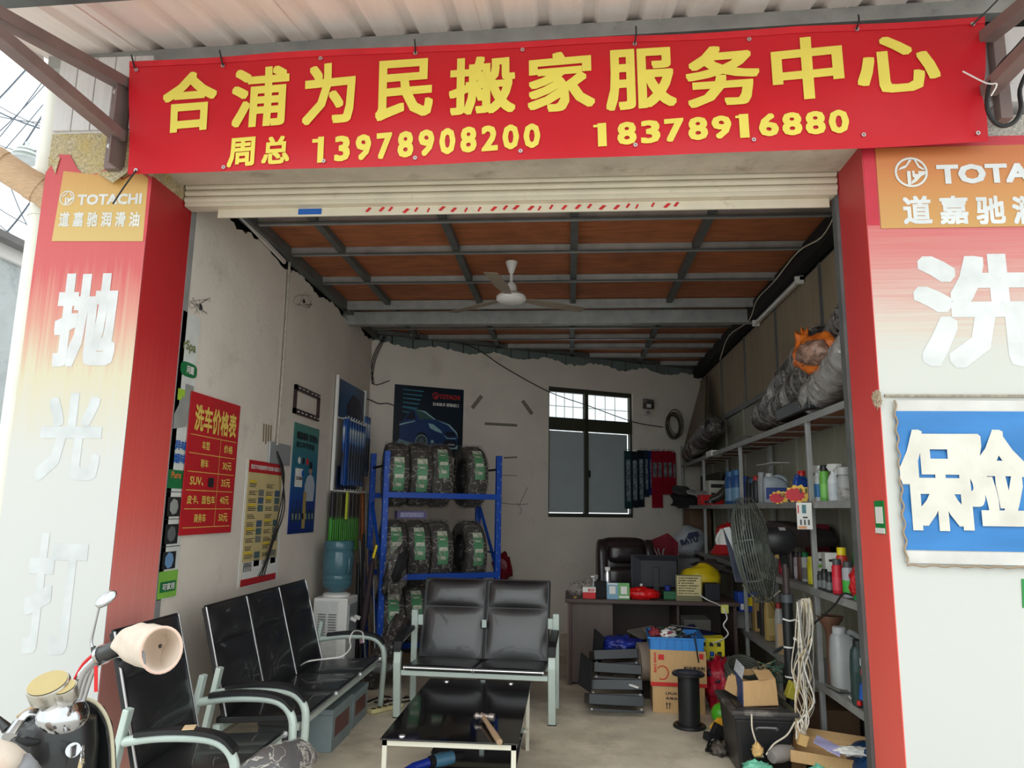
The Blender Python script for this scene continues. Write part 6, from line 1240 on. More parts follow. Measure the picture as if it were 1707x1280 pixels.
for k in range(7): 
    P('swirl', MB().tube([V((.78+.05*k+.02*math.sin(j*1.1+k), 8.52, .92+.035*j)) for j in range(7)], .009, 6, smooth=3), mat('blanket_grey', S(168, 158, 154), .8), bk, smooth=True)
P('support', MB().box(.66, 1.22, 8.66, 8.72, 0, 1.0), mat('brown_card', S(108, 84, 64), .8), bk)
# monitor
mo = E('monitor', 'dark computer monitor seen from behind on the desk', 'monitor', (.88, 7.25, ZT))
mx0, mx1 = hy(1052, 950, 7.22).x, hy(1132, 950, 7.22).x; mz0, mz1 = hy(1090, 981, 7.22).z, hy(1090, 925, 7.22).z
dkm = mat('monitor_slate', S(48, 52, 58), .5)
P('shell', MB().box(mx0, mx1, 7.22, 7.245, mz0, mz1), dkm, mo, bevel=.006); P('back_bulge', MB().add([(mx0+.09, 7.18, mz0+.02), (mx1-.03, 7.18, mz0+.02), (mx1-.03, 7.18, mz1-.05), (mx0+.09, 7.18, mz1-.05), (mx0+.01, 7.22, mz0+.005), (mx1-.01, 7.22, mz0+.005), (mx1-.01, 7.22, mz1-.005), (mx0+.01, 7.22, mz1-.005)], [(0, 1, 2, 3), (0, 4, 5, 1), (1, 5, 6, 2), (2, 6, 7, 3), (3, 7, 4, 0)]), mat('monitor_dark', S(36, 40, 46), .5), mo)
P('screen', MB().box(mx0+.01, mx1-.01, 7.245, 7.247, mz0+.01, mz1-.01), black, mo); P('stand', MB().box((mx0+mx1)/2-.025, (mx0+mx1)/2+.03, 7.16, 7.185, ZT+.01, mz0+.2), black, mo, bevel=.004); P('foot', MB().lathe(((mx0+mx1)/2, 7.2, ZT), [(.13, 0), (.13, .012), (.05, .018)], 24), black, mo, smooth=True); P('button', MB().cyl((mx0+.09, 7.178, mz0+.035), (mx0+.09, 7.172, mz0+.035), .014, n=14), whitep, mo)
# small desk things
DYf = 6.95
fb = E('tissue_box', 'red and white card box with red lettering at the left of the desk', 'box', dkp(983, DYf)); c_ = dkp(982, DYf); w_ = .115
P('lower', MB().box(c_.x-w_/2, c_.x+w_/2, DYf-.04, DYf+.04, ZT, ZT+.055), mat('box_red', S(200, 28, 34), .5), fb); P('upper', MB().box(c_.x-w_/2-.002, c_.x+w_/2+.002, DYf-.042, DYf+.042, ZT+.055, ZT+.10), paper, fb)
text(fb, 'BOX', red_ink, (c_.x-.01, DYf-.045, ZT+.062), X3, Z3, .06, .026, .04)
c_ = dkp(1001, DYf+.02); T('black_box', MB().box(c_.x-.055, c_.x+.055, DYf, DYf+.1, ZT, ZT+.145), blackm, 'plain black box between the red-white box and the blue payment card', 'box', bevel=.004)
for k, (px, m_, lb) in enumerate(((1021, mat('card_blue', S(104, 152, 178), .4), 'blue payment card stand with a white square on the desk'), (1040, mat('card_green', S(90, 156, 80), .4), 'green payment card stand with a white square on the desk'))):
    c_ = dkp(px, DYf-.04); t = E('payment_card', lb, 'card', c_)
    P('card', MB().prism([(c_.x-.052, DYf-.05, ZT), (c_.x+.052, DYf-.05, ZT), (c_.x+.052, DYf-.02, ZT+.142), (c_.x-.052, DYf-.02, ZT+.142)], (0, .004, 0)), m_, t)
    ff = lambda x, z, o=.002: (c_.x+x, DYf-.05+.03*z/.142-o, ZT+z)
    P('white_square', MB().add([ff(-.028, .045), ff(.028, .045), ff(.028, .112), ff(-.028, .112)], [(0, 1, 2, 3)]), paper, t); P('white_band', MB().add([ff(-.045, .125 if k == 0 else .012), ff(.045, .125 if k == 0 else .012), ff(.045, .138 if k == 0 else .03), ff(-.045, .138 if k == 0 else .03)], [(0, 1, 2, 3)]), paper, t)
    P('foot', MB().box(c_.x-.05, c_.x+.05, DYf-.05, DYf+.02, ZT, ZT+.004), m_, t)
th = E('thermos', 'tall silver thermos flask with a white cap on the desk', 'flask', dkp(1013, 7.12)); c_ = dkp(1013, 7.12); P('body', MB().lathe(c_, [(.032, 0), (.034, .01), (.034, .2), (.022, .235)], 20), steel, th, smooth=True); P('cap', MB().lathe(c_+V((0, 0, .235)), [(.026, 0), (.028, .03), (.02, .035)], 16), whitep, th, smooth=True)
spray(dkp(992, 7.05), .2, (200, 206, 206), (224, 224, 222), 'small white pump bottle behind the red-white box on the desk', r=.028)
for k, (px, y, sz, lb) in enumerate(((961, 7.05, .075, 'crumpled clear plastic bag at the left end of the desk'), (976, 7.1, .085, 'larger crumpled clear plastic bag behind the red-white box'))):
    T('crumpled_bag', MB().blob(dkp(px, y)+V((0, 0, sz*.75)), (sz, sz, sz*.9), .35, 4, k+2, flat=.8), film, lb, 'bag', smooth='full')
T('brass_cup', MB().lathe(dkp(959, 6.93), [(.02, 0), (.02, .012), (.01, .015)], 14), gold, 'small brass lid on the front left corner of the desk', 'lid', smooth=True)
T('red_plastic_bag', MB().blob(dkp(1066, 6.97)+V((.02, 0, .045)), (.16, .07, .06), .16, 4, 31, 30, 14, flat=.8), mat('red_bag_m', S(206, 24, 26), .3, var=.25, vs=8, bump=.8, bs=20), 'shiny red plastic bag under the monitor on the desk', 'bag', smooth='full')
T('green_box', MB().box(dkp(1106, 7.0).x, dkp(1130, 7.0).x, 6.98, 7.08, ZT, ZT+.07), mat('green_case', S(30, 96, 56), .5), 'low green box right of the monitor stand', 'box', bevel=.004)
T('blue_tape', MB().lathe(dkp(1113, 7.05, ZT+.07), [(.025, 0), (.03, .01), (.03, .04), (.02, .05)], 14), mat('blue_lid', S(40, 50, 130), .5), 'small blue roll on top of the green box', 'roll', smooth=True)
yn = E('yellow_notice', 'cream-yellow framed notice card full of small print on the desk', 'notice', dkp(1148, 6.92)); c_ = dkp(1148, 6.92); w_ = .115
P('frame', MB().box(c_.x-w_, c_.x+w_, 6.92, 6.93, ZT+.01, ZT+.225), mat('frame_olive', S(120, 116, 84), .5), yn); P('card', MB().box(c_.x-w_+.012, c_.x+w_-.004, 6.916, 6.921, ZT+.045, ZT+.215), mat('notice_cream', S(206, 192, 140), .5), yn); P('foot', MB().box(c_.x-w_, c_.x+w_, 6.90, 6.98, ZT, ZT+.012), MATS['frame_olive'], yn)
for k in range(7): text(yn, ['合浦为民搬家服务', '承接搬家 长短途运输', '搬厂 搬办公室 家具拆装', '空调移机 钢琴搬运', '电话13978908200', '服务周到 价格优惠', '电话18378916880'][k], dark_ink, (c_.x-w_+.022, 6.914, ZT+.193-.0225*k), X3, Z3, .18-.02*(k % 3), .013, .02)
T('dark_bin', MB().box(dkp(1174, 7.0).x, dkp(1199, 7.0).x, 6.96, 7.1, ZT, ZT+.15), mat('navy_black', S(24, 26, 38), .5), 'dark navy box at the right end of the desk under the yellow bag', 'box', bevel=.006)
T('desk_cable', MB().tube([hy(1167, 992, 6.85), hy(1180, 1000, 6.84), hy(1198, 1008, 6.6), hy(1206, 1015, 6.4), hy(1212, 1030, 6.4), hy(1206, 1042, 6.4), hy(1214, 1056, 6.4), hy(1204, 1066, 6.35), hy(1188, 1072, 6.3)], .006, 6, smooth=4), whitep, 'white cable looping off the right end of the desk', 'cable', smooth=True)
T('yellow_socket', MB().obox(hy(1208, 1015, 6.42), (.06, .04, .07), (0, 0, 0)), mat('lime_socket', S(206, 206, 110), .5), 'small yellow socket block hanging on the white cable', 'socket', bevel=.005)
# ---- jumble under and in front of the desk
def px3(x, y, Y): return hy(x, y, Y)
for k, (x, y, w_, h_, an, lb) in enumerate(((.24, 6.60, .03, .46, .35, 'thin black panel standing nearest the desk cabinet'), (.14, 6.32, .02, .30, .25, 'small black panel leaning in front of the desk'))):
    pass
a1_, a2_, a3_, a4_ = px3(963, 1140, 6.05), px3(983, 1154, 5.95), px3(985, 1103, 5.95), px3(968, 1088, 6.05)
T('leaning_panel', MB().prism([a1_, a2_, a3_, a4_], (.012, .008, 0)), blackm, 'small black panel standing in front of the desk', 'panel')
a1_, a2_, a3_, a4_ = px3(986, 1118, 6.45), px3(998, 1124, 6.35), px3(1005, 1062, 6.35), px3(990, 1048, 6.45)
T('leaning_panel', MB().prism([a1_, a2_, a3_, a4_], (.012, .008, 0)), blackm, 'taller black panel leaning against the desk cabinet', 'panel')
# stack of black car screens
sc = [(1022, 1148, 6.05, .42, .09), (1028, 1128, 6.15, .40, -.08), (1026, 1110, 6.3, .38, .05), (1022, 1094, 6.4, .36, .12)]
for k, (px, py, Y, w_, an) in enumerate(sc):
    c_ = V((hy(px, 1100, Y).x, Y, .06+.09*k)); t = E('screen_unit', ['bottom black screen unit of the stack by the desk', 'second black screen unit from the bottom of the stack', 'third black screen unit from the bottom of the stack', 'topmost black screen unit of the stack by the desk'][k], 'screen', c_, an)
    P('panel', MB().obox((0, 0, .03), (w_, .30, .075), (-.22, .04*(-1)**k, 0)), mat('slate_black', S(34, 38, 42), .35), t, bevel=.004, local=True); P('edge_bar', MB().obox((0, -.152, -.012), (w_, .012, .018), (-.22, .04*(-1)**k, 0)), black, t, local=True)
    for q in (-.45, .45): P('screw', MB().cyl((w_*q, -.15, .0), (w_*q, -.16, .0), .009, n=8), steel, t, local=True)
T('blue_plastic_bag', MB().blob(V((hy(1034, 1086, 6.45).x, 6.45, .45)), (.17, .14, .055), .3, 3, 41, 26, 12), mat('dark_blue_film', S(26, 40, 120), .22, var=.35, vs=9, bump=.9, bs=16), 'shiny dark blue plastic bag on top of the black screens', 'bag', smooth='full')
T('white_stick', MB().bar(px3(1050, 1141, 6.0), px3(1064, 1146, 5.95), .02, .012), paper, 'short white strip lying at the foot of the screen stack', 'strip')
T('cardboard_disc', MB().torus(px3(1073, 1102, 6.35), .06, [(-.06, -.06), (.09, -.06), (.09, .06), (-.06, .06)], (1, .2, 0), 24), mat('grey_card_roll', S(130, 116, 104), .8), 'round cardboard roll beside the brown cartons', 'roll', smooth=True)
T('grey_device', MB().obox(px3(1082, 1068, 6.7), (.28, .22, .10), (.1, 0, .3)), blackm, 'black box with a grey top behind the blue crate', 'box', bevel=.006)
T('grey_sheet', MB().obox(px3(1078, 1060, 6.68)+V((0, 0, .03)), (.26, .22, .015), (.15, -.1, .5)), mat('grey_top', S(110, 106, 100), .6), 'grey sheet lying on the black box behind the crate', 'sheet')
for k, (px, py, w_, h_, rt, c_, lb) in enumerate(((1093, 1056, .22, .08, (.2, .3, .3), S(150, 130, 104), 'tan cardboard flap behind the crate, tilted up'), (1104, 1062, .22, .10, (-.3, -.2, .2), S(160, 140, 112), 'second tan cardboard flap behind the crate'), (1128, 1068, .20, .14, (.1, .4, -.2), S(150, 126, 96), 'tan open carton flap right behind the crate'), (1140, 1046, .24, .10, (-.3, .1, .1), S(120, 120, 116), 'grey sheet lying on the jumble under the desk'))):
    T('card_flap', MB().obox(px3(px, py, 6.55), (w_, h_, .006), rt), mat('flap%d' % k, c_, .8), lb, 'cardboard')
T('blue_cloth', MB().blob(px3(1150, 1062, 6.6), (.22, .14, .08), .3, 3, 51, 26, 12), mat('indigo_cloth', S(28, 28, 70), .5, bump=.5, bs=14), 'dark indigo cloth bag under the desk', 'bag', smooth='full')
T('grey_case', MB().obox(px3(1158, 1040, 6.95), (.24, .2, .12), (.1, 0, .1)), mat('grey_top2', S(92, 90, 86), .6), 'grey device case far under the desk', 'case', bevel=.006)
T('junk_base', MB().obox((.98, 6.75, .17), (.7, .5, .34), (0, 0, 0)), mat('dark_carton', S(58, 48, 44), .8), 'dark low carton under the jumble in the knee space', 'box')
# cartons
def carton2(c, sz, rz, label, cat='box', **k):
    t = E('carton', label, cat, c, rz); a, b, h = sz[0]/2, sz[1]/2, sz[2]; P('body', MB().box(-a, a, -b, b, 0, h), k.get('m', carton), t, bevel=.003, local=True); return t, a, b, h
t, a, b, h = carton2((.87, 6.30, 0), (.40, .46, .20), -.06, 'plain brown carton on the floor, lower one under the blue crate')
text(t, 'LFUA', dark_ink, (-a+.10, -b-.003, h*.68), X3, Z3, .09, .018, .02, local=True); text(t, '合格品', dark_ink, (-a+.10, -b-.003, h*.5), X3, Z3, .09, .018, .02, local=True)
ar = MB()
for q in (0, .022): ar.add([(-a+.105+q, -b-.003, .03), (-a+.111+q, -b-.003, .03), (-a+.111+q, -b-.003, .065), (-a+.118+q, -b-.003, .065), (-a+.108+q, -b-.003, .08), (-a+.098+q, -b-.003, .065), (-a+.105+q, -b-.003, .065)], [(0, 1, 2, 3, 4, 5, 6)])
P('up_arrows', ar, dark_ink, t, local=True); P('tape', MB().box(-.02, .02, -b-.002, b+.002, h, h+.002), mat('tape_tan', S(180, 150, 100), .4), t, local=True)
t, a, b, h = carton2((.87, 6.30, .20), (.43, .48, .27), -.05, 'brown carton with red print and lettering under the blue crate')
P('red_band', MB().box(-a-.001, a+.001, -b-.0015, -b, .0, .028), red_ink, t, local=True); P('red_seal', MB().box(-a+.06, -a+.105, -b-.0025, -b, h-.075, h-.035), red_ink, t, local=True); P('red_seal', MB().box(a-.055, a-.022, -b-.0025, -b, h-.06, h-.02), red_ink, t, local=True)
text(t, 'BIAO BANG', red_ink, (-a+.045, -b-.003, .10), (0, 0, 1), (-1, 0, 0), .15, .02, .03, local=True); text(t, '柏油清洁剂', dark_ink, (a-.175, -b-.003, h-.15), X3, Z3, .16, .034, .03, local=True); text(t, 'BIAO BANG', red_ink, (-a-.003, b-.10, .07), (0, -1, 0), Z3, .22, .03, .03, local=True)
P('red_swirl', MB().tube([(-a+.06+.045*math.cos(q)+.03, -b-.002, .10+.05*math.sin(q)) for q in [-.5+4.6*i/16-1.6 for i in range(17)]], .004, 5), red_ink, t, local=True)
# blue crate with odds and ends
cr8 = E('plastic_crate', 'bright blue plastic crate full of cables on top of the cartons', 'crate', (.86, 6.28, .47), -.06)
cbl = mat('crate_blue', S(44, 130, 206), .4, var=.05); a, b, h = .21, .22, .095
P('floor', MB().box(-a+.01, a-.01, -b+.01, b-.01, 0, .008), cbl, cr8, local=True)
for nm, bx in (('side', (-a, a, -b, -b+.01)), ('side', (-a, a, b-.01, b)), ('side', (-a, -a+.01, -b, b)), ('side', (a-.01, a, -b, b))): P(nm, MB().box(*bx, 0, h), cbl, cr8, local=True)
P('rim', MB().box(-a-.012, a+.012, -b-.012, -b+.004, h-.012, h).box(-a-.012, a+.012, b-.004, b+.012, h-.012, h).box(-a-.012, -a+.004, -b, b, h-.012, h).box(a-.004, a+.012, -b, b, h-.012, h), cbl, cr8, local=True, kind='stuff')
for k in range(8): P('rib', MB().box(-a+.02+k*.056, -a+.026+k*.056, -b-.008, -b, .008, h-.012), cbl, cr8, local=True)
rr = random.Random(12)
for k, c_ in enumerate((S(120, 40, 60), S(40, 42, 44), S(60, 90, 70), S(200, 190, 180), S(36, 36, 40))):
    o_ = V((.76+.035*k, 6.22+.02*k, .55)); T('cable_coil', MB().tube([o_+V((rr.uniform(-.09, .09), rr.uniform(-.09, .1), rr.uniform(-.02, .06))) for _ in range(14)], .006, 5, smooth=4), mat('coil%d' % k, c_, .5), ['maroon', 'black', 'dark green', 'pale grey', 'thin black'][k]+' cable tangled in the blue crate', 'cable', smooth=True)
T('foam_piece', MB().blob((.80, 6.2, .565), (.06, .05, .035), .4, 4, 8), paper, 'crumpled white wrapping on the cables in the crate', 'wrapping', smooth='full'); T('red_connector', MB().blob((.70, 6.22, .56), (.05, .05, .045), .3, 4, 9), mat('maroon_rubber', S(140, 50, 60), .5), 'round maroon lump at the left of the crate', 'part', smooth='full')
T('trailing_lead', MB().tube([(.93, 6.10, .56), (.97, 6.03, .60), (.985, 6.01, .54), (.99, 5.95, .45), (.985, 5.88, .42)], .006, 6, smooth=4), wire_m, 'black lead hanging from the crate to the cable spool', 'cable', smooth=True)
# yellow cartons
for k, (c_, sz, rz, lb) in enumerate(((hy(1186, 1095, 6.45), (.20, .18, .165), -.1, 'bright yellow carton with small dark print behind the blue crate'), (hy(1160, 1083, 6.62), (.2, .14, .12), .1, 'yellow carton with a zigzag edge half hidden behind the crate'))):
    t = E('yellow_carton', lb, 'box', c_, rz); a, b, h = sz[0]/2, sz[1]/2, sz[2]; P('body', MB().box(-a, a, -b, b, 0, h), mat('card_yellow', S(226, 212, 40), .5), t, bevel=.003, local=True)
    for q in range(3): P('print', MB().box(-a+.02+.06*q, -a+.055+.06*q, -b-.0015, -b, .02, .06), [mat('mid_ink', S(96, 98, 100), .6), blue_ink, dark_ink][q], t, local=True); P('print', MB().box(-a+.02+.06*q, -a+.05+.06*q, -b-.0015, -b, .10, .13), dark_ink, t, local=True)
t, a, b, h = carton2((hy(1186, 1095, 6.45).x, 6.45, .0), (.20, .2, hy(1186, 1095, 6.45).z), -.1, 'white and orange carton under the bright yellow one', m=mat('white_orange', S(206, 200, 196), .6)); P('print', MB().box(a-.05, a, -b-.0015, -b, .18, .30), mat('orange_print', S(214, 90, 40), .5), t, local=True); P('print', MB().box(-a+.02, -a+.1, -b-.0015, -b, .17, .26), blue_ink, t, local=True)
# spool
sp = E('cable_spool', 'black plastic cable spool standing in front of the cartons', 'spool', (.88, 5.72, 0)); sc_ = (.88, 5.72)
P('core', MB().cyl((*sc_, .02), (*sc_, .37), .078, n=26), black, sp, smooth=True)
for z in (0, .36): P('flange', MB().lathe((*sc_, z), [(.055, 0), (.117, 0), (.12, .008), (.112, .02), (.05, .016)], 32), black, sp, smooth=True); P('ring', MB().torus((*sc_, z+.018), .085, [(0, 0), (.004, 0), (.004, .004), (0, .004)], (0, 0, 1), 28), blackm, sp)
# ball, red bag, clamp
T('green_ball', MB().lathe((1.13, 5.80, 0), [(.078*math.sin(PI*i/16)+.0005, .078-.078*math.cos(PI*i/16)) for i in range(17)], 26), mat('ball_green', S(84, 180, 40), .3, stain=(S(40, 110, 40), 14, .62, .6)), 'bright green ball on the floor beside the black tote', 'ball', smooth=True)
T('red_sack', MB().blob((1.19, 6.14, .20), (.12, .14, .20), .22, 3, 61, 26, 16, flat=.97), mat('red_sack_m', S(170, 24, 48), .35, var=.25, vs=8, bump=.8, bs=18), 'crumpled crimson bag between the cartons and the black tote', 'bag', smooth='full')
T('dark_sack', MB().blob(hy(1200, 1124, 6.15), (.12, .12, .06), .25, 3, 62, 24, 12), mat('dark_sack_m', S(46, 36, 52), .6, bump=.6, bs=14), 'dark cloth bundle on the crimson bag', 'bundle', smooth='full')
T('clear_bundle', MB().blob(hy(1207, 1110, 6.2), (.13, .12, .065), .35, 4, 63, 24, 12), mat('grey_film_m', S(110, 112, 116), .25, var=.5, vs=20, bump=.9, bs=20), 'grey plastic bundle on the dark cloth right of the cartons', 'bundle', smooth='full')
yc = E('yellow_clamp', 'yellow and black plastic tool on the floor by the green ball', 'tool', (1.16, 5.5, 0)); P('arm', MB().bar(hy(1188, 1213, 5.55), hy(1201, 1198, 5.5), .05, .03), mat('tool_yellow', S(224, 166, 40), .5), yc, bevel=.004); P('arm', MB().bar(hy(1201, 1198, 5.5), hy(1206, 1222, 5.42), .05, .03), MATS['tool_yellow'], yc, bevel=.004); P('grip', MB().obox(hy(1198, 1218, 5.42), (.09, .05, .08), (0, .5, .3)), blackm, yc, bevel=.005)
t = E('charger', 'small black charger with coiled leads on the floor beside the tote', 'charger', (1.05, 5.25, 0)); P('body', MB().obox(hz(1186, 1236)+V((0, 0, .03)), (.09, .07, .05), (0, .2, .4)), blackm, t, bevel=.004); rr = random.Random(17)
for k in range(4): P('lead', MB().tube([hz(1188+rr.uniform(-14, 14), 1238+rr.uniform(-12, 16), .01+rr.uniform(0, .03)) for _ in range(7)], .005, 5, smooth=4), [wire_m, wire_w][k == 3], t)
T('metal_bits', MB().blob(hz(1200, 1258)+V((0, 0, .033)), (.05, .07, .04), .4, 5, 71, flat=.8), mat('rusty_bits', S(100, 92, 84), .6, .3, var=.3, vs=40), 'small heap of grey metal parts on the floor at the tote corner', 'parts', smooth='full')

# ============================================================ black tote with lid
tt = E('storage_tote', 'large black plastic tote with a lid at the front right', 'tote', (1.24, 4.86, 0))
tx0, tx1, ty0, ty1, tz = .975, 1.345, 4.66, 5.16, .378
tm = mat('tote_black', S(30, 31, 33), .38, var=.1, stain=(S(90, 88, 84), 7, .62, .5))
P('tub', MB().add([(tx0+.04, ty0+.04, 0), (tx1-.04, ty0+.04, 0), (tx1-.04, ty1-.04, 0), (tx0+.04, ty1-.04, 0), (tx0+.01, ty0+.01, tz-.03), (tx1-.01, ty0+.01, tz-.03), (tx1-.01, ty1-.01, tz-.03), (tx0+.01, ty1-.01, tz-.03)], [(0, 3, 2, 1), (0, 1, 5, 4), (1, 2, 6, 5), (2, 3, 7, 6), (3, 0, 4, 7), (4, 5, 6, 7)]), tm, tt, bevel=.02)
P('rim', MB().box(tx0, tx1, ty0, ty1, tz-.045, tz-.015), tm, tt, bevel=.01); P('lid', MB().box(tx0-.012, tx1+.012, ty0-.012, ty1+.012, tz-.018, tz+.012), mat('tote_lid', S(58, 56, 54), .5, stain=(S(150, 146, 138), 5, .5, .7)), tt, bevel=.01)
P('lid_ridge', MB().box(tx0+.03, tx1-.03, ty0+.03, ty0+.05, tz+.01, tz+.02).box(tx0+.03, tx1-.03, ty1-.05, ty1-.03, tz+.01, tz+.02).box(tx0+.03, tx0+.05, ty0+.05, ty1-.05, tz+.01, tz+.02).box(tx1-.05, tx1-.03, ty0+.05, ty1-.05, tz+.01, tz+.02), tm, tt, kind='stuff')
P('handle', MB().tube([(tx0+.13, ty0-.004, tz-.09), (tx0+.135, ty0-.02, tz-.075), (tx1-.13, ty0-.02, tz-.075), (tx1-.125, ty0-.004, tz-.09)], .006, 8, smooth=2), mat('handle_grey', S(110, 112, 112), .4), tt, smooth=True)
ZL = tz+.02
bx = E('open_carton', 'small open tan carton with a dark blue side on the black tote', 'box', (1.2, 4.72, ZL)); q = [hz(1239, 1178, ZL), hz(1297, 1176, ZL), None, hz(1225, 1158, ZL)]; d_ = q[3]-q[0]; hh = hy(1239, 1133, q[0].y).z-ZL
P('front', MB().prism([q[0], q[1], q[1]+V((-.012, 0, hh)), q[0]+V((0, 0, hh-.01))], (0, .004, 0)), carton, bx); P('blue_side', MB().prism([q[0], q[0]+V((0, 0, hh-.01)), q[3]+V((0, 0, hh)), q[3]], (.004, 0, 0)), mat('navy_print', S(44, 66, 112), .5, var=.3, vs=30), bx)
P('back', MB().prism([q[3], q[3]+V((0, 0, hh)), q[1]+d_+V((0, 0, hh)), q[1]+d_], (0, .004, 0)), carton, bx); P('right', MB().prism([q[1], q[1]+d_, q[1]+d_+V((0, 0, hh)), q[1]+V((-.012, 0, hh))], (.003, 0, 0)), carton, bx); P('bottom', MB().prism([q[0], q[1], q[1]+d_, q[3]], (0, 0, .003)), carton, bx)
P('flap', MB().prism([q[3]+V((0, 0, hh)), q[0]+V((0, 0, hh)), q[0]+V((.03, .06, hh+.06)), q[3]+V((.03, .06, hh+.055))], (0, .003, 0)), mat('flap_white', S(200, 204, 206), .6, var=.3, vs=40), bx); P('flap', MB().prism([q[0]+V((.10, .01, hh)), q[1]+V((-.012, .0, hh)), q[1]+V((-.02, .09, hh+.03)), q[0]+V((.09, .10, hh+.035))], (0, 0, .003)), carton, bx)
cc = E('cable_reel', 'thick coil of dark cable lying on the rear of the tote', 'coil', (1.12, 5.08, ZL)); c_ = hz(1212, 1130, ZL+.05)
for k in range(7): P('turn', MB().tube([V((1.13+(.10+.006*(k % 3))*math.cos(t), 5.05+(.08)*math.sin(t), ZL+.02+.016*k+.05*(1+math.sin(t)))) for t in [2*PI*i/22 for i in range(22)]], .010, 6, closed=True), mat('cable_olive', S(56, 58, 50), .5), cc, smooth=True)
T('tan_wrapper', MB().obox((1.08, 4.98, ZL+.06), (.10, .12, .11), (.1, .3, .4)), carton, 'small tan wrapped piece leaning in the cable coil', 'box')
rr = random.Random(23)
for k in range(6): T('green_wire' if k % 2 else 'pale_wire', MB().tube([V((1.25+rr.uniform(-.08, .16), 5.1+rr.uniform(-.1, .12), ZL+.04+rr.uniform(0, .16))) for _ in range(7)], .004, 5, smooth=5), [mat('wire_tan', S(176, 156, 120), .6), mat('wire_green', S(44, 84, 66), .5)][k % 2], ['pale wire arching highest behind the open carton', 'green wire curling at the left behind the open carton', 'pale wire low behind the open carton', 'green wire curling in the middle behind the open carton', 'pale wire at the right behind the open carton', 'green wire at the right end behind the open carton'][k], 'wire', group='wires behind the open carton', smooth=True)
T('yellow_scrap', MB().obox((1.40, 4.93, ZL+.055), (.07, .05, .10), (.2, .3, .2)), mat('yellow_mesh', S(200, 190, 70), .5), 'small yellow pack behind the open carton on the tote', 'pack', bevel=.006)
for k, pts in enumerate((((1253, 1190), (1254, 1215), (1262, 1240), (1272, 1262)), ((1325, 1203), (1312, 1225), (1290, 1240), (1277, 1258)))): T('thin_cord', MB().tube([hy(*p, 4.61) for p in pts], .005, 6, smooth=4), wire_w, ['twisted pale cord hanging down the left front of the tote', 'thin pale cord curving across the right front of the tote'][k], 'cord', smooth=True)
# front right: trays, bags, papers
ct = E('cardboard_tray', 'long shallow cardboard tray lying at the front right by the pillar', 'tray', (1.45, 4.2, .0))
zt_ = .20; A0, A1_, A2_, A3_ = hz(1318, 1268, zt_-.06), hz(1455, 1292, zt_-.06), hz(1455, 1262, zt_-.03), hz(1325, 1240, zt_-.03)
for pa, pb_ in ((A0, A1_), (A1_, A2_), (A2_, A3_), (A3_, A0)): P('wall', MB().prism([pa, pb_, pb_+V((0, 0, .06)), pa+V((0, 0, .06))], (.0, .004, 0)), carton, ct)
P('base', MB().prism([A0, A1_, A2_, A3_], (0, 0, -.004)), carton, ct); P('flap', MB().prism([A3_+V((0, 0, .06)), A2_+V((0, 0, .06)), A2_+V((0, .06, .09)), A3_+V((0, .06, .09))], (0, .003, 0)), carton, ct)
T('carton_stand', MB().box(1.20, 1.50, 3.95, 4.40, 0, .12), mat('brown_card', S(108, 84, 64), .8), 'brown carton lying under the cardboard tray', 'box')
fcx = E('flat_carton', 'open tan carton at the bottom right edge in front of the tote', 'box', (1.15, 4.25, 0)); q0, q1, q2, q3 = hz(1246, 1280, .12), hz(1340, 1292, .12), hz(1345, 1258, .12), hz(1252, 1262, .12)
for pa, pb_ in ((q0, q1), (q1, q2), (q2, q3), (q3, q0)): P('side', MB().prism([V((pa.x, pa.y, 0)), V((pb_.x, pb_.y, 0)), pb_, pa], (.0, .004, 0)), carton, fcx)
P('bottom', MB().prism([V((p.x, p.y, .002)) for p in (q0, q1, q2, q3)], (0, 0, .003)), carton, fcx)
for k, (px, py, lb) in enumerate(((1263, 1278, 'mint green plastic bag in the open carton at the bottom edge'), (1375, 1284, 'mint green plastic bag in front of the cardboard tray'))): T('green_bag', MB().blob(hz(px, py+5, .10), (.085, .05, .045), .25, 4, 80+k, 26, 14), mat('mint_film', S(110, 190, 160), .35, var=.2, vs=10, bump=.8, bs=16), lb, 'bag', smooth='full')
T('grey_shoe', MB().tube([hz(1286, 1262, .16), hz(1300, 1256, .17), hz(1318, 1254, .165)], [.035, .05, .04], 14, smooth=3), mat('grey_sponge', S(140, 136, 130), .8), 'grey rounded pad lying behind the open carton', 'pad', smooth=True)
T('masking_tape_ball', MB().blob(hz(1263, 1250, .2), (.03, .03, .035), .3, 5, 7), mat('masking_tape', S(206, 170, 110), .7), 'bit of tan tape stuck on the hanging cord', 'tape', smooth='full')
T('purple_brochure', MB().prism([hz(1356, 1238, .28), hz(1362, 1226, .29), hz(1405, 1248, .27), hz(1400, 1262, .25)], (0, 0, .004)), mat('lilac_paper', S(170, 166, 206), .6, var=.2, vs=10), 'lilac and white brochure on the cardboard tray', 'brochure')
T('white_papers', MB().blob(hz(1425, 1252, .26), (.13, .06, .02), .25, 5, 90, 30, 14), paper, 'crumpled white papers on the tray beside the pillar', 'papers', smooth='full')
uk = E('blue_canister', 'dark blue plastic canister lying under the lowest shelf by the pillar', 'canister', (1.72, 4.45, .1)); P('body', MB().blob((1.72, 4.5, .17), (.15, .22, .12), .06, 1.5, 3, 26, 16), mat('canister_blue', S(24, 62, 104), .35), uk, smooth=True); P('handle', MB().tube([(1.60, 4.4, .22), (1.64, 4.36, .29), (1.74, 4.36, .29), (1.78, 4.4, .24)], .018, 8, smooth=3), MATS['canister_blue'], uk, smooth=True)
T('under_shelf_carton', MB().box(1.62, 1.86, 5.1, 5.6, 0, .30), MATS['brown_card'], 'brown carton under the lowest shelf behind the near post', 'box', bevel=.004)

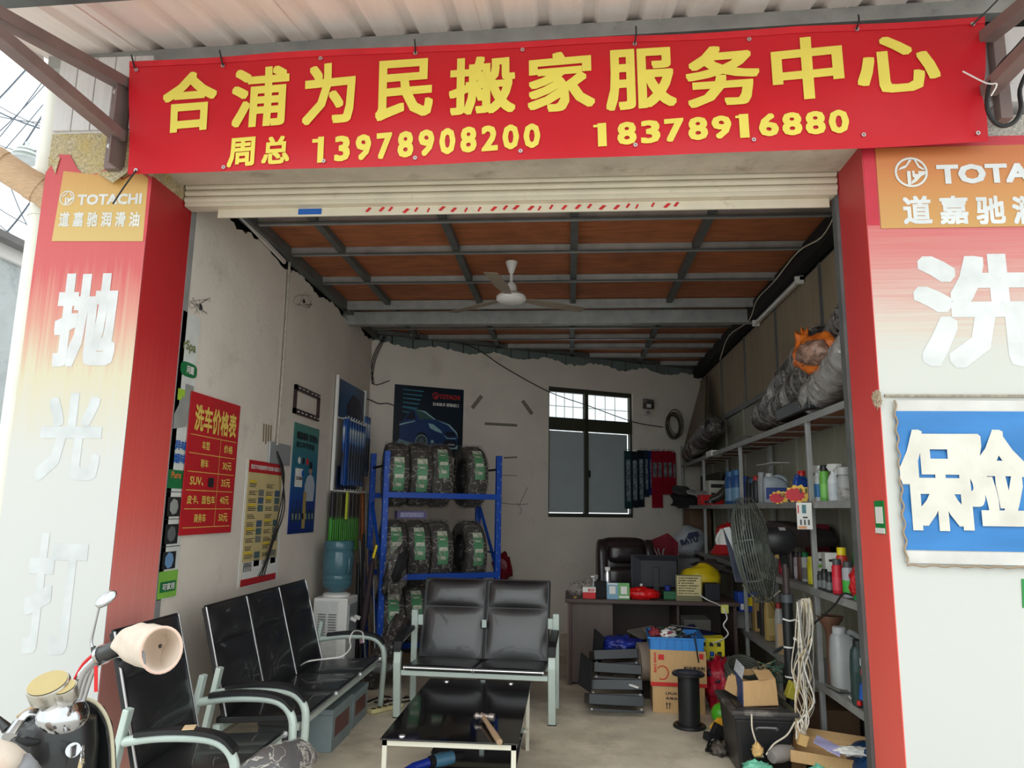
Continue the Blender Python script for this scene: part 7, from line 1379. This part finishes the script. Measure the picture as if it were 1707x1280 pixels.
# ============================================================ scooter at the left front
scx = E('scooter', 'electric scooter front with chrome headlight, black leg shield and handlebar glove', 'scooter', (-1.45, 2.3, 0))
Y = 2.25; g = lambda x, y, Y=Y: hy(x, y, Y)
blk = mat('scooter_black', S(26, 27, 28), .35, coat=.3)
# leg shield
out = [(118, 1290), (100, 1230), (112, 1180), (138, 1166), (158, 1172), (176, 1195), (186, 1230), (190, 1290)]
P('leg_shield', MB().prism([g(x, y, 2.36) for x, y in [(96, 1300), (100, 1200), (124, 1170), (146, 1167), (166, 1180), (180, 1208), (186, 1250), (188, 1330)]], (0, .03, 0)), blk, scx, bevel=.01)
P('shield_trim', MB().tube([g(x, y, 2.35) for x, y in [(110, 1174), (128, 1166), (146, 1165), (167, 1178), (182, 1207), (188, 1250), (190, 1330)]], .006, 8, smooth=4), mat('trim_cream', S(196, 188, 160), .5), scx, smooth=True)
cc_ = g(88, 1210); P('front_cowl', MB().lathe((g(75, 1330).x, Y+.02, g(75, 1300).z), [(.11, -.2), (.12, 0), (.118, .10), (.105, .165), (.07, .18)], 28), blk, scx, smooth=True)
P('cowl_rim', MB().torus((g(75, 1230).x, Y+.02, g(75, 1228).z), .100, [(-.01, -.01), (.012, -.006), (.012, .006), (-.01, .01)], (.1, .1, 1), 28), mat('cowl_grey', S(66, 66, 64), .4), scx, smooth=True)
hl = g(104, 1196, Y-.01); P('headlight', MB().blob(hl, (.072, .075, .062), .0, 1, 1, 30, 18), chrome, scx, smooth='full')
P('headlight_rim', MB().torus(hl+V((-.03, -.0, -.01)), .058, [(-.004, -.01), (.006, -.006), (.006, .006), (-.004, .01)], (-.6, -.7, -.2), 26), chrome, scx, smooth=True)
# instrument pod: two overlapping round gauges with a bronze face
i0, i1 = g(78, 1150, Y-.04), g(108, 1152, Y-.04)
tl_ = Matrix.Rotation(.5, 3, 'X')
def pod(c, r_, h, m0, nm): 
    P(nm, MB().rings([[c+tl_ @ V((rr_*math.cos(2*PI*i/26), rr_*math.sin(2*PI*i/26), z)) for i in range(26)] for rr_, z in ((r_*.7, -h), (r_*.97, -h*.7), (r_, -.006), (r_*.95, 0))]), m0, scx, smooth=True)
pod(i0+V((0, 0, .02)), .060, .06, mat('satin_chrome', S(190, 186, 176), .3, .9), 'gauge_pod'); pod(i1+V((-.004, 0, .012)), .036, .055, MATS['satin_chrome'], 'gauge_pod')
bz = mat('gauge_face', S(176, 156, 96), .25, .3, coat=.5)
for c_, r_ in ((i0+V((0, 0, .02)), .054), (i1+V((-.004, 0, .012)), .031)):
    P('gauge_face', MB().add([c_+tl_ @ V((r_*math.cos(2*PI*i/26), r_*math.sin(2*PI*i/26), .002)) for i in range(26)], [tuple(range(26))]), bz, scx)
# handlebar tubes to the right grip
h0, h1, h2 = g(122, 1172), g(140, 1122), g(172, 1088)
for k in range(3): P('handlebar_tube', MB().tube([h0+V((.008*k, .01*k, 0)), h1+V((.01*k-.006, .012*k, .004*k)), h2+V((0, .01*k, -.01*k))], .0085 if k else .012, 10, smooth=4), chrome, scx, smooth=True)
P('brake_cable', MB().tube([g(124, 1135), g(140, 1106), g(165, 1085)], .006, 8, smooth=4), redp, scx, smooth=True)
gp0, gp1 = g(168, 1092, Y-.02), g(212, 1074, Y-.06); P('switch_housing', MB().tube([gp0, gp0.lerp(gp1, .15), gp0.lerp(gp1, .9), gp1], [.020, .026, .025, .02], 16), blk, scx, smooth=True); P('clamp', MB().cyl(gp0, gp0.lerp(gp1, .12), .030, n=16), chrome, scx, smooth=True)
P('brake_lever', MB().tube([g(196, 1100, Y-.05), g(206, 1108, Y-.07), g(214, 1092, Y-.08), g(212, 1078, Y-.07)], [.008, .012, .010, .008], 10, smooth=3), blackm, scx, smooth=True)
# mirror
P('mirror_boot', MB().tube([g(160, 1092, Y), g(155, 1078, Y)], [.012, .007], 12), blk, scx, smooth=True); P('mirror_stem', MB().tube([g(156, 1080, Y), g(152, 1070, Y), g(158, 1040, Y), g(165, 1010, Y)], .0045, 10, smooth=4), chrome, scx, smooth=True)
mc = g(177, 998, Y); md = V((.55, .45, .60)).normalized(); mm = md.cross(V((0, -1, .2))).normalized(); mk_ = md.cross(mm)
P('mirror_head', MB().rings([[mc+md*(t*.034)+mm*(.020*k_*math.cos(a))+mk_*(.011*k_*math.sin(a)) for a in [2*PI*i/20 for i in range(20)]] for t, k_ in ((-1, .25), (-.85, .65), (-.4, .95), (.1, 1), (.6, .8), (.9, .45), (1, .12))]), chrome, scx, smooth='full')
P('left_mirror_boot', MB().tube([g(-8, 1192, 2.2), g(12, 1215, 2.2)], [.006, .016], 12), blk, scx, smooth=True)
P('left_bar', MB().tube([g(68, 1195, Y), g(48, 1190, Y-.02), g(30, 1210, Y-.04), g(18, 1226, Y-.06)], .015, 12, smooth=4), chrome, scx, smooth=True); P('left_clamp', MB().cyl(g(34, 1210, Y-.04), g(18, 1232, Y-.08), .026, n=16), chrome, scx, smooth=True)
P('left_lever', MB().tube([g(28, 1232, Y-.1), g(48, 1238, Y-.1), g(66, 1236, Y-.09)], [.006, .011, .004], 10, smooth=3), blackm, scx, smooth=True)
P('ignition', MB().cyl(g(122, 1250, 2.2), g(122, 1250, 2.16), .02, n=18), chrome, scx, smooth=True); P('key', MB().obox(g(122, 1252, 2.13), (.004, .02, .03)), chrome, scx)
for k in range(3): P('key_ring', MB().torus(g(137, 1250+k*9, 2.17), .014, [(0, 0), (.002, 0), (.002, .002), (0, .002)], (1, .4, .2*k), 18), chrome, scx)
P('key_tag', MB().obox(g(134, 1276, 2.17), (.012, .004, .04), (.1, .2, 0)), mat('tag_tan', S(190, 170, 130), .5), scx)
for pts in (((160, 1110), (160, 1153)), ((58, 1238), (68, 1292)), ((64, 1240), (80, 1278))): P('red_ribbon', MB().bar(g(*pts[0], 2.2), g(*pts[1], 2.2), .011, .002), redp, scx)
P('cable_loom', MB().tube([g(45, 1205), g(62, 1182), g(84, 1186), g(96, 1205), g(84, 1230)], .008, 8, smooth=4), blackm, scx, smooth=True); P('cable_loom', MB().tube([g(30, 1195), g(58, 1178), g(80, 1180)], .006, 8, smooth=4), mat('loom_tan', S(180, 150, 110), .6), scx, smooth=True)
P('body_below', MB().box(g(40, 1300).x, g(150, 1300).x, 2.2, 2.6, .05, .50), blk, scx, bevel=.03); P('wheel', MB().torus((-1.5, 1.95, .22), .22, [(-.08, -.03), (0, -.045), (.012, 0), (0, .045), (-.08, .03)], (1, 0, 0), 30), rubber, scx, smooth=True)
# gloves over the grips
def glove(parent, pts, radii, m_, open_r, axis):
    P('glove', MB().tube(pts, radii, 22, smooth=3) if not isinstance(radii, (list, tuple)) else MB().tube(pts, radii, 22), m_, parent, smooth='full')
gm = mat('glove_cream', S(206, 192, 176), .8, var=.06, vs=10, stain=(S(206, 140, 120), 6, .58, .6), bump=.1, bs=40)
hg = E('handlebar_glove', 'cream padded glove with grey cuff pulled over the right handlebar grip', 'glove', g(250, 1075, 2.15))
p0, p1 = g(196, 1076, 2.2), g(262, 1082, 2.05); dd = (p1-p0).normalized(); uu = V((0, 0, 1)); uu = (uu-dd*uu.dot(dd)).normalized(); ww = dd.cross(uu)
def gring(t, ry, rz, o=0): c = p0.lerp(p1, t)+uu*o; return [c+uu*rz*math.sin(a)+ww*ry*math.cos(a) for a in [2*PI*i/28 for i in range(28)]]
opn = V((.50, -.84, .08)).normalized(); cc2 = g(269, 1083, 2.03)
ou = V((0, 0, 1)); ow = opn.cross(ou).normalized(); ou = ow.cross(opn)
def oring(s_, k_, k2=1): return [cc2+opn*s_+ou*(.061*k_*math.sin(a))+ow*(.052*k_*math.cos(a)) for a in [2*PI*i/28+2.2 for i in range(28)]]
def align(ring, ref):
    best = min(range(28), key=lambda s: sum((ring[(i+s) % 28]-ref[i]).length for i in range(28))); r1 = [ring[(i+best) % 28] for i in range(28)]
    rv = ring[::-1]; b2_ = min(range(28), key=lambda s: sum((rv[(i+s) % 28]-ref[i]).length for i in range(28))); r2 = [rv[(i+b2_) % 28] for i in range(28)]
    return r1 if sum((r1[i]-ref[i]).length for i in range(28)) < sum((r2[i]-ref[i]).length for i in range(28)) else r2
R0 = oring(0, 1); seq = [R0]
for t, ry, rz, o in ((.74, .050, .060, .006), (.58, .047, .055, .010), (.42, .043, .048, .012), (.24, .036, .036, .012), (.1, .030, .026, .008), (.0, .018, .012, .004)): seq.append(align(gring(t, ry, rz, o), seq[-1]))
inner = [oring(-.012, .90), oring(-.06, .80), oring(-.10, .55), oring(-.115, .1)]
mg = MB().rings(seq, False); mg.v = [v+V((noise.noise(v*22), noise.noise(v*22+V((3, 3, 3))), noise.noise(v*26+V((9, 1, 4)))))*(.012 if i > 27 else 0) for i, v in enumerate(mg.v)]
P('shell', mg, gm, hg, smooth='full'); P('lining', MB().rings([R0, oring(.006, .97)]+inner, False), mat('glove_lining', S(206, 190, 174), .9, bump=.2, bs=30), hg, smooth='full')
P('rim_seam', MB().tube(oring(.003, .99), .004, 6, closed=True), mat('seam_tan', S(206, 176, 160), .8), hg, smooth=True)
P('grey_panel', MB().prism([g(216, 1078, 2.10), g(238, 1086, 2.0), g(240, 1110, 2.0), g(222, 1100, 2.05)], (.0, .012, 0)), mat('grey_fabric', S(130, 130, 132), .7), hg, bevel=.004)
h2_ = E('handlebar_glove', 'cream and grey glove over the left grip at the bottom left corner', 'glove', g(20, 1275, 2.05))
P('shell', MB().tube([g(45, 1272, 2.1), g(10, 1260, 2.05), g(-20, 1262, 2.0)], [.03, .05, .06], 20, smooth=3) if False else MB().tube([g(52, 1285, 2.1), g(10, 1268, 2.05), g(-30, 1268, 2.0)], [.026, .045, .06], 20), gm, h2_, smooth='full'); P('grey_panel', MB().tube([g(60, 1290, 2.08), g(34, 1276, 2.04)], [.02, .034], 16), MATS['grey_fabric'], h2_, smooth='full')
# wrapped saddle at the bottom
sd = E('wrapped_saddle', 'black scooter saddle in clear film at the bottom edge before the benches', 'saddle', hy(500, 1280, 2.75)); 
sp_ = [hy(x, y, Yy) for x, y, Yy in ((425, 1330, 2.6), (462, 1285, 2.7), (500, 1262, 2.8), (518, 1262, 2.86))]
P('seat', MB().tube(sp_, [.10, .088, .064, .035], 26, smooth=3) if False else MB().tube(sp_, [.115, .09, .062, .03], 26), mat('saddle_black', S(58, 58, 62), .35, bump=.2, bs=30), sd, smooth='full')
mbv = MB().tube([p+V((0, 0, .003)) for p in sp_], [.119, .094, .066, .034], 34); P('film', mbv, film, sd, smooth='full')
P('post', MB().cyl(sp_[1]-V((0, 0, .1)), V((sp_[1].x, sp_[1].y, 0)), .03, n=12), black, sd)
